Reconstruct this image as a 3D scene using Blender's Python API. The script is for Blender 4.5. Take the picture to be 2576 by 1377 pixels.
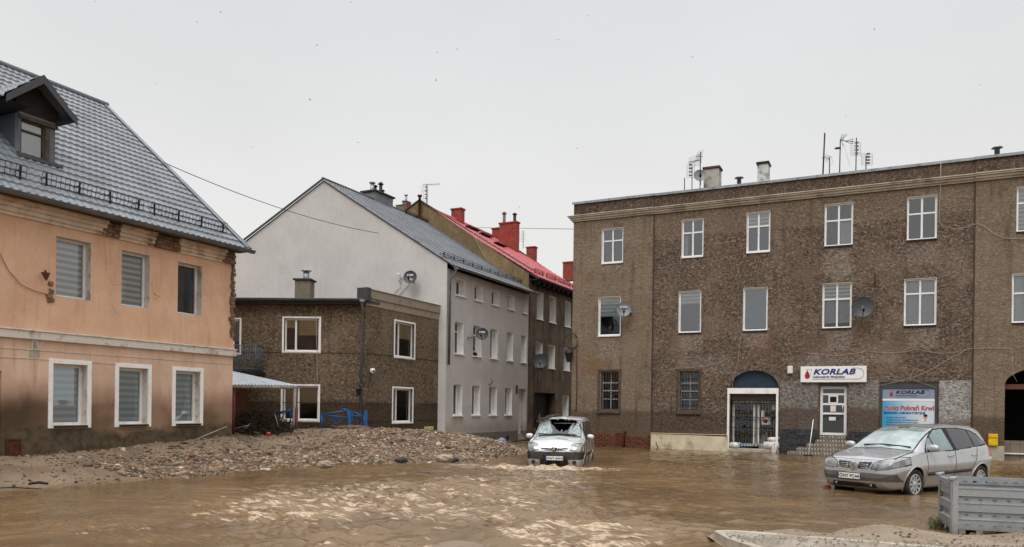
import bpy, bmesh, math, random
import numpy as np
from mathutils import Vector, Matrix
random.seed(7); rng = np.random.default_rng(7)
rad = math.radians
SC = bpy.context.scene; COL = SC.collection
for _o in list(bpy.data.objects): bpy.data.objects.remove(_o)

# ---------------------------------------------------------------- camera
EYE_H = 1.7; FPX = 1934.0; CU, CV = 1288.0, 1025.0; ROLL = 0.013
_c, _s = math.cos(ROLL), math.sin(ROLL)
cd = bpy.data.cameras.new('camera'); cam = bpy.data.objects.new('camera', cd); COL.objects.link(cam)
cd.sensor_fit = 'HORIZONTAL'; cd.sensor_width = 36.0; cd.lens = 36.0*FPX/2576.0
cd.shift_x = 0.0; cd.shift_y = (CV-688.5)/2576.0
cd.clip_start = 0.1; cd.clip_end = 3000
cam.matrix_world = Matrix(((_c, -_s, 0, 0), (0, 0, -1, 0), (_s, _c, 0, EYE_H), (0, 0, 0, 1)))
SC.camera = cam

# ---------------------------------------------------------------- sky, sun, exposure
SUN_EL, SUN_AZ = rad(52), rad(200)        # azimuth measured from +Y clockwise: behind the camera, a little left
W = bpy.data.worlds.new('World'); SC.world = W; W.use_nodes = True
wn = W.node_tree; wn.nodes.clear()
def wnode(t, **k):
    n = wn.nodes.new(t)
    for a, b in k.items(): setattr(n, a, b)
    return n
wo = wnode('ShaderNodeOutputWorld'); bg = wnode('ShaderNodeBackground'); bg.inputs['Strength'].default_value = 0.1
sky = wnode('ShaderNodeTexSky', sky_type='NISHITA', sun_disc=False, sun_elevation=SUN_EL, sun_rotation=SUN_AZ)
sky.air_density = 1.0; sky.dust_density = 4.0
tc = wnode('ShaderNodeTexCoord'); sp = wnode('ShaderNodeSeparateXYZ'); wn.links.new(tc.outputs['Generated'], sp.inputs[0])
cl = wnode('ShaderNodeTexNoise'); cl.inputs['Scale'].default_value = 2.2; cl.inputs['Detail'].default_value = 5
mpn = wnode('ShaderNodeMapping'); mpn.inputs['Scale'].default_value = (1, 1, 2.2)
wn.links.new(tc.outputs['Generated'], mpn.inputs[0]); wn.links.new(mpn.outputs[0], cl.inputs['Vector'])
cr = wnode('ShaderNodeValToRGB')
cr.color_ramp.elements[0].position = 0.0; cr.color_ramp.elements[0].color = (.86, .86, .835, 1)
cr.color_ramp.elements[1].position = 1.0; cr.color_ramp.elements[1].color = (1.0, 1.0, 1.02, 1)
e = cr.color_ramp.elements.new(.18); e.color = (.85, .85, .83, 1)
e = cr.color_ramp.elements.new(.50); e.color = (.755, .762, .775, 1)
e = cr.color_ramp.elements.new(.62); e.color = (.88, .88, .90, 1)
wn.links.new(sp.outputs['Z'], cr.inputs[0])
mr = wnode('ShaderNodeMapRange'); mr.inputs[3].default_value = 9.0; mr.inputs[4].default_value = 11.0
wn.links.new(cl.outputs['Fac'], mr.inputs[0])
zen = wnode('ShaderNodeMapRange', interpolation_type='SMOOTHSTEP')   # an overcast sky is brightest overhead
zen.inputs[1].default_value = .55; zen.inputs[2].default_value = 1.0; zen.inputs[3].default_value = 1.0; zen.inputs[4].default_value = 2.4
wn.links.new(sp.outputs['Z'], zen.inputs[0])
mm = wnode('ShaderNodeMath', operation='MULTIPLY'); wn.links.new(mr.outputs[0], mm.inputs[0]); wn.links.new(zen.outputs[0], mm.inputs[1])
vm = wnode('ShaderNodeVectorMath', operation='SCALE'); wn.links.new(cr.outputs[0], vm.inputs[0]); wn.links.new(mm.outputs[0], vm.inputs['Scale'])
mx = wnode('ShaderNodeMix', data_type='RGBA'); mx.inputs[0].default_value = 0.96
wn.links.new(sky.outputs[0], mx.inputs[6]); wn.links.new(vm.outputs[0], mx.inputs[7])
wn.links.new(mx.outputs[2], bg.inputs[0]); wn.links.new(bg.outputs[0], wo.inputs[0])
sl = bpy.data.lights.new('sun', 'SUN'); sl.energy = 1.3; sl.angle = rad(30); sl.color = (1.0, .97, .92)
sun = bpy.data.objects.new('sun', sl); COL.objects.link(sun)
_d = Vector((math.sin(SUN_AZ)*math.cos(SUN_EL), math.cos(SUN_AZ)*math.cos(SUN_EL), math.sin(SUN_EL)))
sun.rotation_euler = (-_d).to_track_quat('-Z', 'Y').to_euler(); sun.location = _d*60
SC.view_settings.view_transform = 'Standard'; SC.view_settings.look = 'None'
SC.view_settings.exposure = 0.0; SC.view_settings.gamma = 1.0; SC.view_settings.use_curve_mapping = False
SC.cycles.max_bounces = 8; SC.cycles.transparent_max_bounces = 16; SC.cycles.use_denoising = True
SC.cycles.sample_clamp_indirect = 6.0; SC.cycles.caustics_reflective = False; SC.cycles.caustics_refractive = False

# ---------------------------------------------------------------- helpers
def ray(u, v):
    a = (u-CU)/FPX; b = (CV-v)/FPX
    return (a*_c-b*_s, 1.0, a*_s+b*_c)
def P_at(u, v, Y):
    r = ray(u, v); return (r[0]*Y, Y, EYE_H+r[2]*Y)
def P_lvl(u, v, z=0.0):
    r = ray(u, v); t = (z-EYE_H)/r[2]; return (r[0]*t, t, z)
class Frame:
    """vertical wall frame: x along the wall, y into the building, z up"""
    def __init__(s, x, y, dx, dy):
        l = math.hypot(dx, dy); s.o = (x, y); s.d = (dx/l, dy/l); s.n = (-s.d[1], s.d[0])
        s.M = Matrix.Translation((x, y, 0)) @ Matrix.Rotation(math.atan2(dy, dx), 4, 'Z')
    def at(s, u, v, off=0.0):
        r = ray(u, v); ox = s.o[0]+s.n[0]*off; oy = s.o[1]+s.n[1]*off; dx, dy = s.d
        t = (ox*dy-oy*dx)/(r[0]*dy-r[1]*dx)
        return ((t*r[0]-ox)*dx+(t*r[1]-oy)*dy, EYE_H+t*r[2])
    def x(s, u, v=900, off=0.0): return s.at(u, v, off)[0]
    def z(s, u, v, off=0.0): return s.at(u, v, off)[1]
    def w(s, x, y, z): return tuple(s.M @ Vector((x, y, z)))
    def sub(s, x, y):
        p = s.w(x, y, 0); return Frame(p[0], p[1], *s.d)
def frame_at(x, y, ang):
    return Frame(x, y, math.cos(ang), math.sin(ang))
WORLD = Frame(0, 0, 1, 0)

class MB:
    def __init__(s): s.v = []; s.f = []; s.sm = []
    def add(s, vs, fs, smooth=False):
        o = len(s.v); s.v += [tuple(p) for p in vs]
        s.f += [tuple(i+o for i in f) for f in fs]; s.sm += [smooth]*len(fs); return s
    def quad(s, a, b, c, d): return s.add([a, b, c, d], [(0, 1, 2, 3)])
    def poly(s, pts): return s.add(pts, [tuple(range(len(pts)))])
    def box(s, x0, x1, y0, y1, z0, z1):
        return s.add([(x0,y0,z0),(x1,y0,z0),(x1,y1,z0),(x0,y1,z0),(x0,y0,z1),(x1,y0,z1),(x1,y1,z1),(x0,y1,z1)],
                     [(3,2,1,0),(4,5,6,7),(0,1,5,4),(1,2,6,5),(2,3,7,6),(3,0,4,7)])
    def obox(s, c, sx, sy, sz, rz=0.0, rx=0.0, ry=0.0):
        m = Matrix.Translation(c) @ Matrix.Rotation(rz, 4, 'Z') @ Matrix.Rotation(ry, 4, 'Y') @ Matrix.Rotation(rx, 4, 'X')
        o = len(s.v); s.box(-sx/2, sx/2, -sy/2, sy/2, -sz/2, sz/2)
        for i in range(o, len(s.v)): s.v[i] = tuple(m @ Vector(s.v[i]))
        return s
    def tube(s, pts, r, n=6, cap=True, smooth=True):
        pts = [Vector(p) for p in pts]; rs = r if isinstance(r, (list, tuple)) else [r]*len(pts)
        vs = []; fs = []
        t0 = (pts[1]-pts[0]).normalized(); up = Vector((0,0,1)) if abs(t0.z) < .9 else Vector((1,0,0))
        for i, p in enumerate(pts):
            t = (pts[min(i+1, len(pts)-1)]-pts[max(i-1, 0)])
            t = t.normalized() if t.length > 1e-9 else t0
            a = t.cross(up); a = a.normalized() if a.length > 1e-6 else t.orthogonal().normalized()
            b = t.cross(a).normalized()
            for k in range(n):
                th = 2*math.pi*k/n; vs.append(p+(a*math.cos(th)+b*math.sin(th))*rs[i])
        for i in range(len(pts)-1):
            for k in range(n):
                fs.append((i*n+k, i*n+(k+1)%n, (i+1)*n+(k+1)%n, (i+1)*n+k))
        if cap:
            fs.append(tuple(range(n))[::-1]); fs.append(tuple((len(pts)-1)*n+k for k in range(n)))
        return s.add(vs, fs, smooth)
    def lathe(s, prof, c=(0,0,0), n=16, M=None, smooth=True):
        """prof: (r, h) pairs round local z at c (or matrix M)"""
        M = M or Matrix.Translation(c); vs = []; fs = []
        for r, h in prof:
            for k in range(n):
                th = 2*math.pi*k/n; vs.append(M @ Vector((r*math.cos(th), r*math.sin(th), h)))
        for i in range(len(prof)-1):
            for k in range(n):
                fs.append((i*n+k, i*n+(k+1)%n, (i+1)*n+(k+1)%n, (i+1)*n+k))
        return s.add(vs, fs, smooth)
    def prism(s, pts, d):
        """pts: 3-D polygon, extruded by vector d"""
        n = len(pts); d = Vector(d); q = [Vector(p)+d for p in pts]
        fs = [tuple(range(n))[::-1], tuple(range(n, 2*n))]+[(i, (i+1) % n, n+(i+1) % n, n+i) for i in range(n)]
        return s.add([Vector(p) for p in pts]+q, fs)
    def grid(s, arr, smooth=True, flip=False):
        a = np.asarray(arr); m, n = a.shape[:2]; fs = []
        for i in range(m-1):
            for j in range(n-1):
                f = (i*n+j, i*n+j+1, (i+1)*n+j+1, (i+1)*n+j); fs.append(f[::-1] if flip else f)
        return s.add(a.reshape(-1, 3).tolist(), fs, smooth)
    def xf(s, M, start=0):
        for i in range(start, len(s.v)): s.v[i] = tuple(M @ Vector(s.v[i]))
        return s
    def build(s, name, mat, parent=None, fr=None, bevel=0):
        me = bpy.data.meshes.new(name); me.from_pydata(s.v, [], s.f)
        me.polygons.foreach_set('use_smooth', s.sm); me.update()
        o = bpy.data.objects.new(name, me); COL.objects.link(o)
        if mat is not None: me.materials.append(mat)
        place(o, (fr or WORLD).M, parent)
        if bevel:
            b = o.modifiers.new('bevel', 'BEVEL'); b.width = bevel; b.segments = 2; b.limit_method = 'ANGLE'
        return o
WM = {}
def place(o, M, parent=None):
    if parent is not None:
        o.parent = parent; o.matrix_parent_inverse = WM[parent.name].inverted()
    o.matrix_basis = M; WM[o.name] = M.copy()
    return o
def thing(name, label, cat, loc=(0,0,0), rz=0.0, group=None):
    o = bpy.data.objects.new(name, None); COL.objects.link(o); o.empty_display_size = .2
    place(o, Matrix.Translation(loc) @ Matrix.Rotation(rz, 4, 'Z')); return tag(o, label, cat, group)
def tag(o, label=None, cat=None, group=None, kind=None):
    if label: o['label'] = label
    if cat: o['category'] = cat
    if group: o['group'] = group
    if kind: o['kind'] = kind
    return o
def np_mesh(name, V, Fq, mat, parent=None, smooth=True, M=None, colors=None):
    V = np.asarray(V, dtype=np.float32); Fq = np.asarray(Fq, dtype=np.int32); k = Fq.shape[1]
    me = bpy.data.meshes.new(name); me.vertices.add(len(V)); me.vertices.foreach_set('co', V.ravel())
    me.loops.add(Fq.size); me.loops.foreach_set('vertex_index', Fq.ravel())
    me.polygons.add(len(Fq)); me.polygons.foreach_set('loop_start', np.arange(0, Fq.size, k, dtype=np.int32))
    me.polygons.foreach_set('use_smooth', np.full(len(Fq), smooth))
    me.update(calc_edges=True); me.validate()
    if colors is not None:
        at = me.color_attributes.new('tint', 'FLOAT_COLOR', 'POINT'); at.data.foreach_set('color', np.asarray(colors, dtype=np.float32).ravel())
    if mat: me.materials.append(mat)
    o = bpy.data.objects.new(name, me); COL.objects.link(o); place(o, M or Matrix.Identity(4), parent); return o
def text_mesh(name, body, size, mat, parent, M, bold=0.0, shear=0.0, ext=.004, ax='LEFT', space=1.0, sx=1.0):
    cu = bpy.data.curves.new(name, 'FONT'); cu.body = body; cu.size = size; cu.offset = bold; cu.shear = shear
    cu.extrude = ext; cu.align_x = ax; cu.space_character = space; cu.resolution_u = 3
    t = bpy.data.objects.new(name+'_tmp', cu); COL.objects.link(t)
    dg = bpy.context.evaluated_depsgraph_get(); me = bpy.data.meshes.new_from_object(t.evaluated_get(dg))
    bpy.data.objects.remove(t); me.name = name; me.materials.clear(); me.materials.append(mat)
    o = bpy.data.objects.new(name, me); COL.objects.link(o)
    return place(o, M @ Matrix.Diagonal((sx, 1, 1, 1)), parent)

# ---------------------------------------------------------------- materials
def C(r, g=None, b=None):
    if g is None: g = b = r
    f = lambda x: (x/255/12.92) if x/255 <= .04045 else ((x/255+.055)/1.055)**2.4
    return (f(r), f(g), f(b), 1.0)
class S:
    def __init__(s, name):
        s.m = bpy.data.materials.new(name); s.m.use_nodes = True; s.t = s.m.node_tree; s.t.nodes.clear()
        s.out = s.t.nodes.new('ShaderNodeOutputMaterial'); s._co = None
    def put(s, sock, val):
        if isinstance(val, bpy.types.NodeSocket): s.t.links.new(val, sock)
        elif val is not None: sock.default_value = val
    def n(s, typ, ins=None, **attrs):
        nd = s.t.nodes.new('ShaderNode'+typ)
        for k, v in attrs.items(): setattr(nd, k, v)
        for k, v in (ins or {}).items(): s.put(nd.inputs[k], v)
        return nd
    def co(s, kind='Object'):
        if s._co is None: s._co = s.n('TexCoord')
        return s._co.outputs[kind]
    def map(s, scale=(1,1,1), loc=(0,0,0), rot=(0,0,0), vec=None):
        return s.n('Mapping', {'Vector': vec or s.co(), 'Scale': scale, 'Location': loc, 'Rotation': rot}).outputs[0]
    def noise(s, scale, detail=4, rough=.55, vec=None, dist=0.0):
        return s.n('TexNoise', {'Vector': vec or s.co(), 'Scale': scale, 'Detail': detail, 'Roughness': rough, 'Distortion': dist}).outputs['Fac']
    def voro(s, scale, feature='F1', vec=None, out='Distance', rnd=1.0):
        return s.n('TexVoronoi', {'Vector': vec or s.co(), 'Scale': scale, 'Randomness': rnd}, feature=feature).outputs[out]
    def ss(s, val, a, b, lo=0.0, hi=1.0):
        return s.n('MapRange', {0: val, 1: a, 2: b, 3: lo, 4: hi}, interpolation_type='SMOOTHSTEP').outputs[0]
    def lin(s, val, a, b, lo=0.0, hi=1.0):
        return s.n('MapRange', {0: val, 1: a, 2: b, 3: lo, 4: hi}).outputs[0]
    def ma(s, op, a, b=None, c=None):
        return s.n('Math', {0: a, **({1: b} if b is not None else {}), **({2: c} if c is not None else {})}, operation=op).outputs[0]
    def mix(s, f, a, b, mode='MIX'):
        return s.n('Mix', {0: f, 6: a, 7: b}, data_type='RGBA', blend_type=mode).outputs[2]
    def xyz(s, vec=None):
        o = s.n('SeparateXYZ', {0: vec or s.co()}).outputs; return o[0], o[1], o[2]
    def bump(s, h, strength=.5, dist=.02, normal=None):
        return s.n('Bump', {'Height': h, 'Strength': strength, 'Distance': dist, 'Normal': normal}).outputs[0]
    def bsdf(s, col, rough=.8, metal=0.0, normal=None, spec=.5, ior=1.45, coat=0.0, coatr=.05, alpha=1.0):
        b = s.n('BsdfPrincipled', {'Base Color': col, 'Roughness': rough, 'Metallic': metal, 'Normal': normal,
                'Specular IOR Level': spec, 'IOR': ior, 'Coat Weight': coat, 'Coat Roughness': coatr})
        s.t.links.new(b.outputs[0], s.out.inputs[0]); return s.m
MAT = {}
def simple(name, col, rough=.7, metal=0.0, var=.18, scale=6.0, bumps=.15, coat=0.0, spec=.5, dirt=None, dirtscale=3.0, dirtamt=.5):
    """base colour with a noise variation, fine bump and optional dirt blotches"""
    s = S(name); n1 = s.noise(scale, 5)
    dk = tuple(c*(1-var) for c in col[:3])+(1,); lt = tuple(min(1, c*(1+var)) for c in col[:3])+(1,)
    c = s.mix(s.ss(n1, .3, .7), dk, lt)
    if dirt:
        c = s.mix(s.ma('MULTIPLY', s.ss(s.noise(dirtscale, 6, .65), .48, .68), dirtamt), c, dirt)
    nb = s.bump(s.noise(scale*9, 3), bumps, .01) if bumps else None
    MAT[name] = s.bsdf(c, rough, metal, nb, spec, coat=coat); return MAT[name]
# ---- wall materials
def m_orange():
    s = S('orange_plaster'); x, y, z = s.xyz()
    n1 = s.noise(1.1, 6, .6); n2 = s.noise(4.5, 6, .65); n3 = s.noise(.55, 3)
    strk = s.noise(3.0, 5, .6, vec=s.map((2.2, 2.2, .22)))
    up = s.mix(s.ss(n1, .35, .68), C(228,187,156), C(211,169,138))
    up = s.mix(s.ma('MULTIPLY', s.ss(n2, .5, .72), .5), up, C(226,190,164))
    up = s.mix(s.ma('MULTIPLY', s.ss(strk, .52, .75), .45), up, C(172,130,104))
    up = s.mix(s.ma('MULTIPLY', s.ss(s.noise(1.7, 7, .7, vec=s.map((1, 1, .7), (2.2, 0, .4))), .52, .7), .55), up, C(196,172,152))
    topd = s.ma('MULTIPLY', s.ss(s.ma('ADD', z, s.ma('MULTIPLY', n2, .8)), 5.9, 6.7), .6)
    up = s.mix(topd, up, C(160,116,88))
    # flaked corners where brown render shows
    hole = s.ss(s.noise(.9, 6, .6, vec=s.map((1, 1, 1), (3.7, 0, 1.2))), .655, .675)
    hole = s.ma('MULTIPLY', hole, s.ss(s.ma('ADD', x, s.ma('MULTIPLY', n2, .5)), 4.5, 4.75))
    up = s.mix(hole, up, C(140,112,80))
    lo = s.mix(s.ss(n1, .35, .65), C(222,190,165), C(204,170,146))
    lo = s.mix(s.ma('MULTIPLY', s.ss(n2, .45, .7), .6), lo, C(206,186,168))
    lo = s.mix(s.ma('MULTIPLY', s.ss(strk, .5, .72), .4), lo, C(150,114,92))
    zn = s.ma('ADD', z, s.ma('MULTIPLY', s.ma('SUBTRACT', s.noise(.8, 5, .55, vec=s.map((1.4,1.4,.5))), .5), .9))
    lo = s.mix(s.ss(zn, 2.35, 1.55), lo, C(150,120,98))
    lo = s.mix(s.ma('MULTIPLY', s.ss(zn, 1.75, 1.5), s.ss(n3, .42, .6)), lo, C(112,90,70))
    left = s.ss(s.ma('ADD', x, s.ma('MULTIPLY', n1, 1.5)), .9, -.4)
    lo = s.mix(s.ma('MULTIPLY', s.ss(zn, 1.9, 1.4), left), lo, C(84,66,50))
    lo = s.mix(s.ss(zn, 1.12, .96), lo, s.mix(s.ss(n2, .4, .65), C(96,82,62), C(70,58,44)))
    crack = s.ss(s.voro(1.6, 'DISTANCE_TO_EDGE', vec=s.n('VectorMath', {0: s.co(), 1: s.n('VectorMath', {0: s.n('TexNoise', {'Scale': 3.0, 'Detail': 4}).outputs['Color'], 'Scale': .7}, operation='SCALE').outputs[0]}, operation='ADD').outputs[0]), .012, .004)
    cm = s.ma('MULTIPLY', crack, s.ma('MULTIPLY', s.ss(n3, .57, .66), .4))
    col = s.mix(s.ss(z, 3.24, 3.26), lo, up)
    col = s.mix(cm, col, C(92,66,50))
    h = s.ma('ADD', s.ma('MULTIPLY', s.noise(26, 4), .35), s.ma('ADD', s.ma('MULTIPLY', n2, .9), s.ma('MULTIPLY', s.ma('ADD', hole, cm), -1.2)))
    MAT['orange'] = s.bsdf(col, s.lin(s.ss(zn, 1.3, .8), 0, 1, .9, .5), 0, s.bump(h, .5, .02), .35)
m_orange()
def roughcast(name, dark, mid, light, scale=16, flood=None, zones=(), wash=None, spots=None, bumpd=.05, olive=None, rects=()):
    """pebble-dash: lumpy bump, speckled colour, real bands of other render, flood tide mark"""
    s = S(name); x, y, z = s.xyz()
    n1 = s.noise(scale*.62, 3, .62, vec=s.map((1, 1, 1.35)), dist=1.1); n2 = s.noise(scale*2.6, 3, .6); big = s.noise(.5, 5, .6); mid_n = s.noise(2.6, 5, .6)
    strk = s.noise(1.6, 5, .6, vec=s.map((2.4, 2.4, .2))); worn = s.noise(.9, 7, .68, vec=s.map((1, 1, 1.3), (4.1, 0, 2.3)))
    hgt = s.ma('ADD', n1, s.ma('MULTIPLY', n2, .3))
    c = s.mix(s.ss(hgt, .5, .66), dark, mid); c = s.mix(s.ss(hgt, .66, .84), c, light)
    if olive is not None:
        col2, fn = olive; k = fn(s, x, z)
        c = s.mix(k, c, s.mix(.5, c, col2, 'MIX'))
    c = s.mix(s.ma('MULTIPLY', s.ss(big, .45, .7), .35), c, light); c = s.mix(s.ma('MULTIPLY', s.ss(worn, .56, .7), .45), c, C(150,138,124)); c = s.mix(s.ma('MULTIPLY', s.ss(worn, .42, .33), .4), c, dark)
    c = s.mix(s.ma('MULTIPLY', s.ss(strk, .52, .74), .5), c, dark)
    c = s.mix(s.ma('MULTIPLY', s.ss(mid_n, .55, .75), .3), c, dark)
    if flood:
        zf, fc, amt = flood
        zn = s.ma('ADD', z, s.ma('MULTIPLY', s.ma('SUBTRACT', s.noise(.7, 5, .6, vec=s.map((1.3,1.3,.4))), .5), .55))
        c = s.mix(s.ma('MULTIPLY', s.ss(zn, zf+.18, zf-.06), amt), c, fc)
    if spots:
        for (sx, sz, sr, sc) in spots:
            dd = s.ma('POWER', s.ma('ADD', s.ma('POWER', s.ma('SUBTRACT', x, sx), 2.0), s.ma('POWER', s.ma('SUBTRACT', z, sz), 2.0)), .5)
            k = s.ss(s.ma('ADD', dd, s.ma('MULTIPLY', s.ma('SUBTRACT', s.noise(3.2, 6, .7), .5), sr*5)), sr*1.5, sr*.2)
            c = s.mix(s.ma('MULTIPLY', k, .6), c, sc)
    if rects:
        en = s.ma('MULTIPLY', s.ma('SUBTRACT', s.noise(2.4, 7, .7), .5), 1.0); tot = None
        for (x0, x1, z0, z1, amt) in rects:      # patches of later, paler render under sills
            dx = s.ma('SUBTRACT', s.ma('ABSOLUTE', s.ma('SUBTRACT', x, (x0+x1)/2)), (x1-x0)/2); dz = s.ma('SUBTRACT', s.ma('ABSOLUTE', s.ma('SUBTRACT', z, (z0+z1)/2)), (z1-z0)/2)
            k = s.ma('MULTIPLY', s.ss(s.ma('ADD', s.ma('MAXIMUM', dx, dz), en), .1, -.22), amt); tot = k if tot is None else s.ma('MAXIMUM', tot, k)
        c = s.mix(tot, c, s.mix(s.ss(hgt, .5, .8), C(112,98,88), C(168,154,142)))
    MAT[name] = s.bsdf(c, .92, 0, s.bump(hgt, 1.0, bumpd*1.4), .25)
    return MAT[name]
rc_spots = [(-2.9, 7.55, .24, C(128,98,66)), (-2.7, 3.6, .45, C(132,98,64)), (4.6, 4.35, .5, C(122,92,80)), (9.2, 3.75, .55, C(140,120,104)),
            (1.2, 4.55, .5, C(128,108,96)), (9.7, 4.3, .45, C(112,94,80)), (6.2, 7.2, .5, C(120,100,86)), (6.6, 4.2, .6, C(116,96,84))]
def rc_olive(s, x, z):
    n = s.ma('MULTIPLY', s.noise(2.0, 4), .25)
    a = s.ss(x, .0, -.04); b = s.ss(x, 11.95, 11.99)
    zz = s.ma('ADD', z, n); top = s.ma('MULTIPLY', s.ss(zz, 9.1, 9.3), s.ss(z, 10.2, 10.1))
    return s.ma('MAXIMUM', s.ma('MAXIMUM', a, b), s.ma('MULTIPLY', top, .55))
roughcast('tenement_wall', C(66,55,46), C(107,91,79), C(158,140,123), 16, (1.55, C(72,58,46), .6), spots=rc_spots, olive=(C(150,134,113), rc_olive), rects=[(6.85,7.95,6.95,8.1,.7),(1.1,2.15,4.2,4.9,.7),(3.8,4.8,4.25,4.95,.55),(6.9,8.0,4.0,4.9,.55),(9.8,10.9,4.05,4.85,.6),(9.8,10.9,7.3,8.1,.4),(-2.5,-1.3,3.95,4.85,.5),(-2.45,-1.4,7.8,8.15,.7),(6.3,9.6,3.5,4.1,.45),(1.0,3.4,3.2,4.0,.35)])
roughcast('tenement_parapet', C(58,48,41), C(94,79,68), C(136,117,103), 17)
roughcast('annex_wall', C(66,55,43), C(112,97,79), C(152,135,113), 16, (1.75, C(54,42,30), .7))
roughcast('painted_roughcast', C(112,106,101), C(164,160,157), C(204,202,200), 15, (1.35, C(92,76,64), .6)); roughcast('grey_painted_roughcast', C(86,79,74), C(126,120,115), C(172,167,163), 15, (1.75, C(84,68,56), .75))
def m_greywall(name, a, b, stain, plinth=None):
    s = S(name); x, y, z = s.xyz(); n1 = s.noise(.8, 5, .6); n2 = s.noise(5, 5, .6); st = s.noise(2.2, 5, .65, vec=s.map((1.6, 1.6, .12)))
    c = s.mix(s.ss(n1, .3, .7), a, b); c = s.mix(s.ma('MULTIPLY', s.ss(n2, .52, .75), .35), c, stain)
    c = s.mix(s.ma('MULTIPLY', s.ss(st, .56, .78), .4), c, stain)
    if plinth:
        zn = s.ma('ADD', z, s.ma('MULTIPLY', s.ma('SUBTRACT', n2, .5), .25))
        c = s.mix(s.ma('MULTIPLY', s.ss(zn, 1.2, .6), .45), c, C(128,114,100))
        c = s.mix(s.ss(z, .46, .45), c, s.mix(s.ss(n2, .4, .6), C(122,117,113), C(104,98,92)))
        ch = s.ma('MULTIPLY', s.ss(s.noise(2.6, 5, .7), .645, .66), s.ss(z, 1.5, 1.1))
        c = s.mix(ch, c, C(52,44,38))
    MAT[name] = s.bsdf(c, .9, 0, s.bump(s.ma('ADD', s.noise(40, 3), s.ma('MULTIPLY', n2, .6)), .35, .012), .3); return MAT[name]
m_greywall('gable_render', C(202,199,197), C(191,188,186), C(166,162,160))
m_greywall('street_render', C(194,188,184), C(180,174,170), C(158,150,146), plinth=True)
def m_tan():
    s = S('tan_render'); x, y, z = s.xyz(); n1 = s.noise(.7, 6, .65); n2 = s.noise(3.5, 6, .65); st = s.noise(2, 5, .6, vec=s.map((1.4,1.4,.15)))
    c = s.mix(s.ss(n1, .35, .65), C(142,120,88), C(116,98,72)); c = s.mix(s.ma('MULTIPLY', s.ss(n2, .5, .7), .5), c, C(154,140,116))
    c = s.mix(s.ma('MULTIPLY', s.ss(st, .55, .75), .5), c, C(92,78,60))
    MAT['tan'] = s.bsdf(c, .92, 0, s.bump(n2, .4, .02), .25)
    s = S('sooty_render'); x, y, z = s.xyz(); n1 = s.noise(.8, 6, .65); st = s.noise(1.6, 6, .65, vec=s.map((1.7,1.7,.14)))
    c = s.mix(s.ss(n1, .35, .65), C(112,98,84), C(84,72,62)); c = s.mix(s.ss(st, .45, .68), c, C(52,45,39))
    c = s.mix(s.ma('MULTIPLY', s.ss(s.noise(3, 5), .55, .75), .5), c, C(140,120,98))
    MAT['sooty'] = s.bsdf(c, .92, 0, s.bump(s.noise(18, 4), .4, .02), .25)
m_tan()
# ---- roofs and metals
def m_roof(name, a, b, rough=.38, dirt=C(70,72,74), scale=1.4):
    s = S(name); n1 = s.noise(scale, 5, .6); st = s.noise(2.5, 5, .6, vec=s.map((2.5, .3, .3)))
    c = s.mix(s.ss(n1, .35, .65), a, b); c = s.mix(s.ma('MULTIPLY', s.ss(st, .5, .75), .3), c, dirt)
    MAT[name] = s.bsdf(c, s.lin(n1, .3, .7, rough-.06, rough+.1), 0.0, s.bump(s.noise(60, 2), .06, .004), .5, coat=.12, coatr=.25)
m_roof('slate_blue_sheet', C(118,124,129), C(102,108,112))
m_roof('charcoal_sheet', C(106,111,118), C(90,95,101), .33)
m_roof('red_sheet', C(208,94,98), C(188,76,82), .3, C(130,50,54))
simple('dark_trim', C(66,68,72), .4, 0, .1, 3, .05)
simple('gutter_metal', C(104,108,112), .4, .15, .15, 4, .05, dirt=C(60,58,54))
simple('balcony_steel', C(72,98,112), .5, .2, .15, 5, .05); simple('zinc', C(150,154,158), .35, .7, .12, 5, .05, dirt=C(90,88,84))
simple('black_iron', C(30,30,32), .5, .3, .2, 8, .1)
simple('rusty_iron', C(92,48,32), .85, .2, .35, 9, .4, dirt=C(50,30,24), dirtscale=6)
simple('dark_board', C(34,30,29), .8, 0, .35, 5, .4)
simple('slate_flank', C(62,66,78), .55, 0, .12, 3, .1)
simple('grey_flank', C(98,100,106), .55, 0, .12, 3, .1)
simple('old_wood', C(84,70,58), .85, 0, .35, 7, .5, dirt=C(44,36,30), dirtscale=8)
simple('red_chimney', C(140,62,52), .85, 0, .2, 5, .3, dirt=C(86,44,38))
simple('grey_chimney', C(116,120,124), .8, 0, .2, 3, .3, dirt=C(70,72,74))
simple('stained_chimney', C(178,174,164), .9, 0, .18, 2.5, .4, dirt=C(84,78,66), dirtscale=2.6, dirtamt=.85)
simple('white_chimney', C(206,206,202), .9, 0, .12, 2.5, .4, dirt=C(70,70,68), dirtscale=3.2, dirtamt=.9)
simple('old_chimney', C(122,112,98), .9, 0, .25, 3, .4, dirt=C(74,66,54))
simple('chimney_cap', C(84,60,54), .85, 0, .25, 5, .4)
simple('dark_cap', C(60,60,62), .8, 0, .2, 5, .3)
simple('white_trim', C(240,238,235), .75, 0, .04, 3, .2, dirt=C(186,176,162), dirtscale=3.5, dirtamt=.3)
simple('worn_trim', C(214,206,196), .85, 0, .08, 3, .3, dirt=C(128,108,90), dirtscale=3, dirtamt=.7)
simple('stone_cornice', C(190,180,163), .9, 0, .12, 2.2, .4, dirt=C(120,108,92), dirtscale=1.8, dirtamt=.6)
simple('orange_cornice', C(212,192,174), .9, 0, .12, 2.4, .5, dirt=C(140,110,88), dirtscale=2.2, dirtamt=.7)
simple('bare_brickwork', C(126,102,82), .95, 0, .4, 8, .9, dirt=C(60,46,36), dirtscale=5)
simple('pvc', C(236,236,236), .35, 0, .03, 2, 0, dirt=C(196,190,182), dirtscale=3, dirtamt=.3)
simple('brown_pvc', C(74,58,48), .5, 0, .15, 4, .05)
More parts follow.
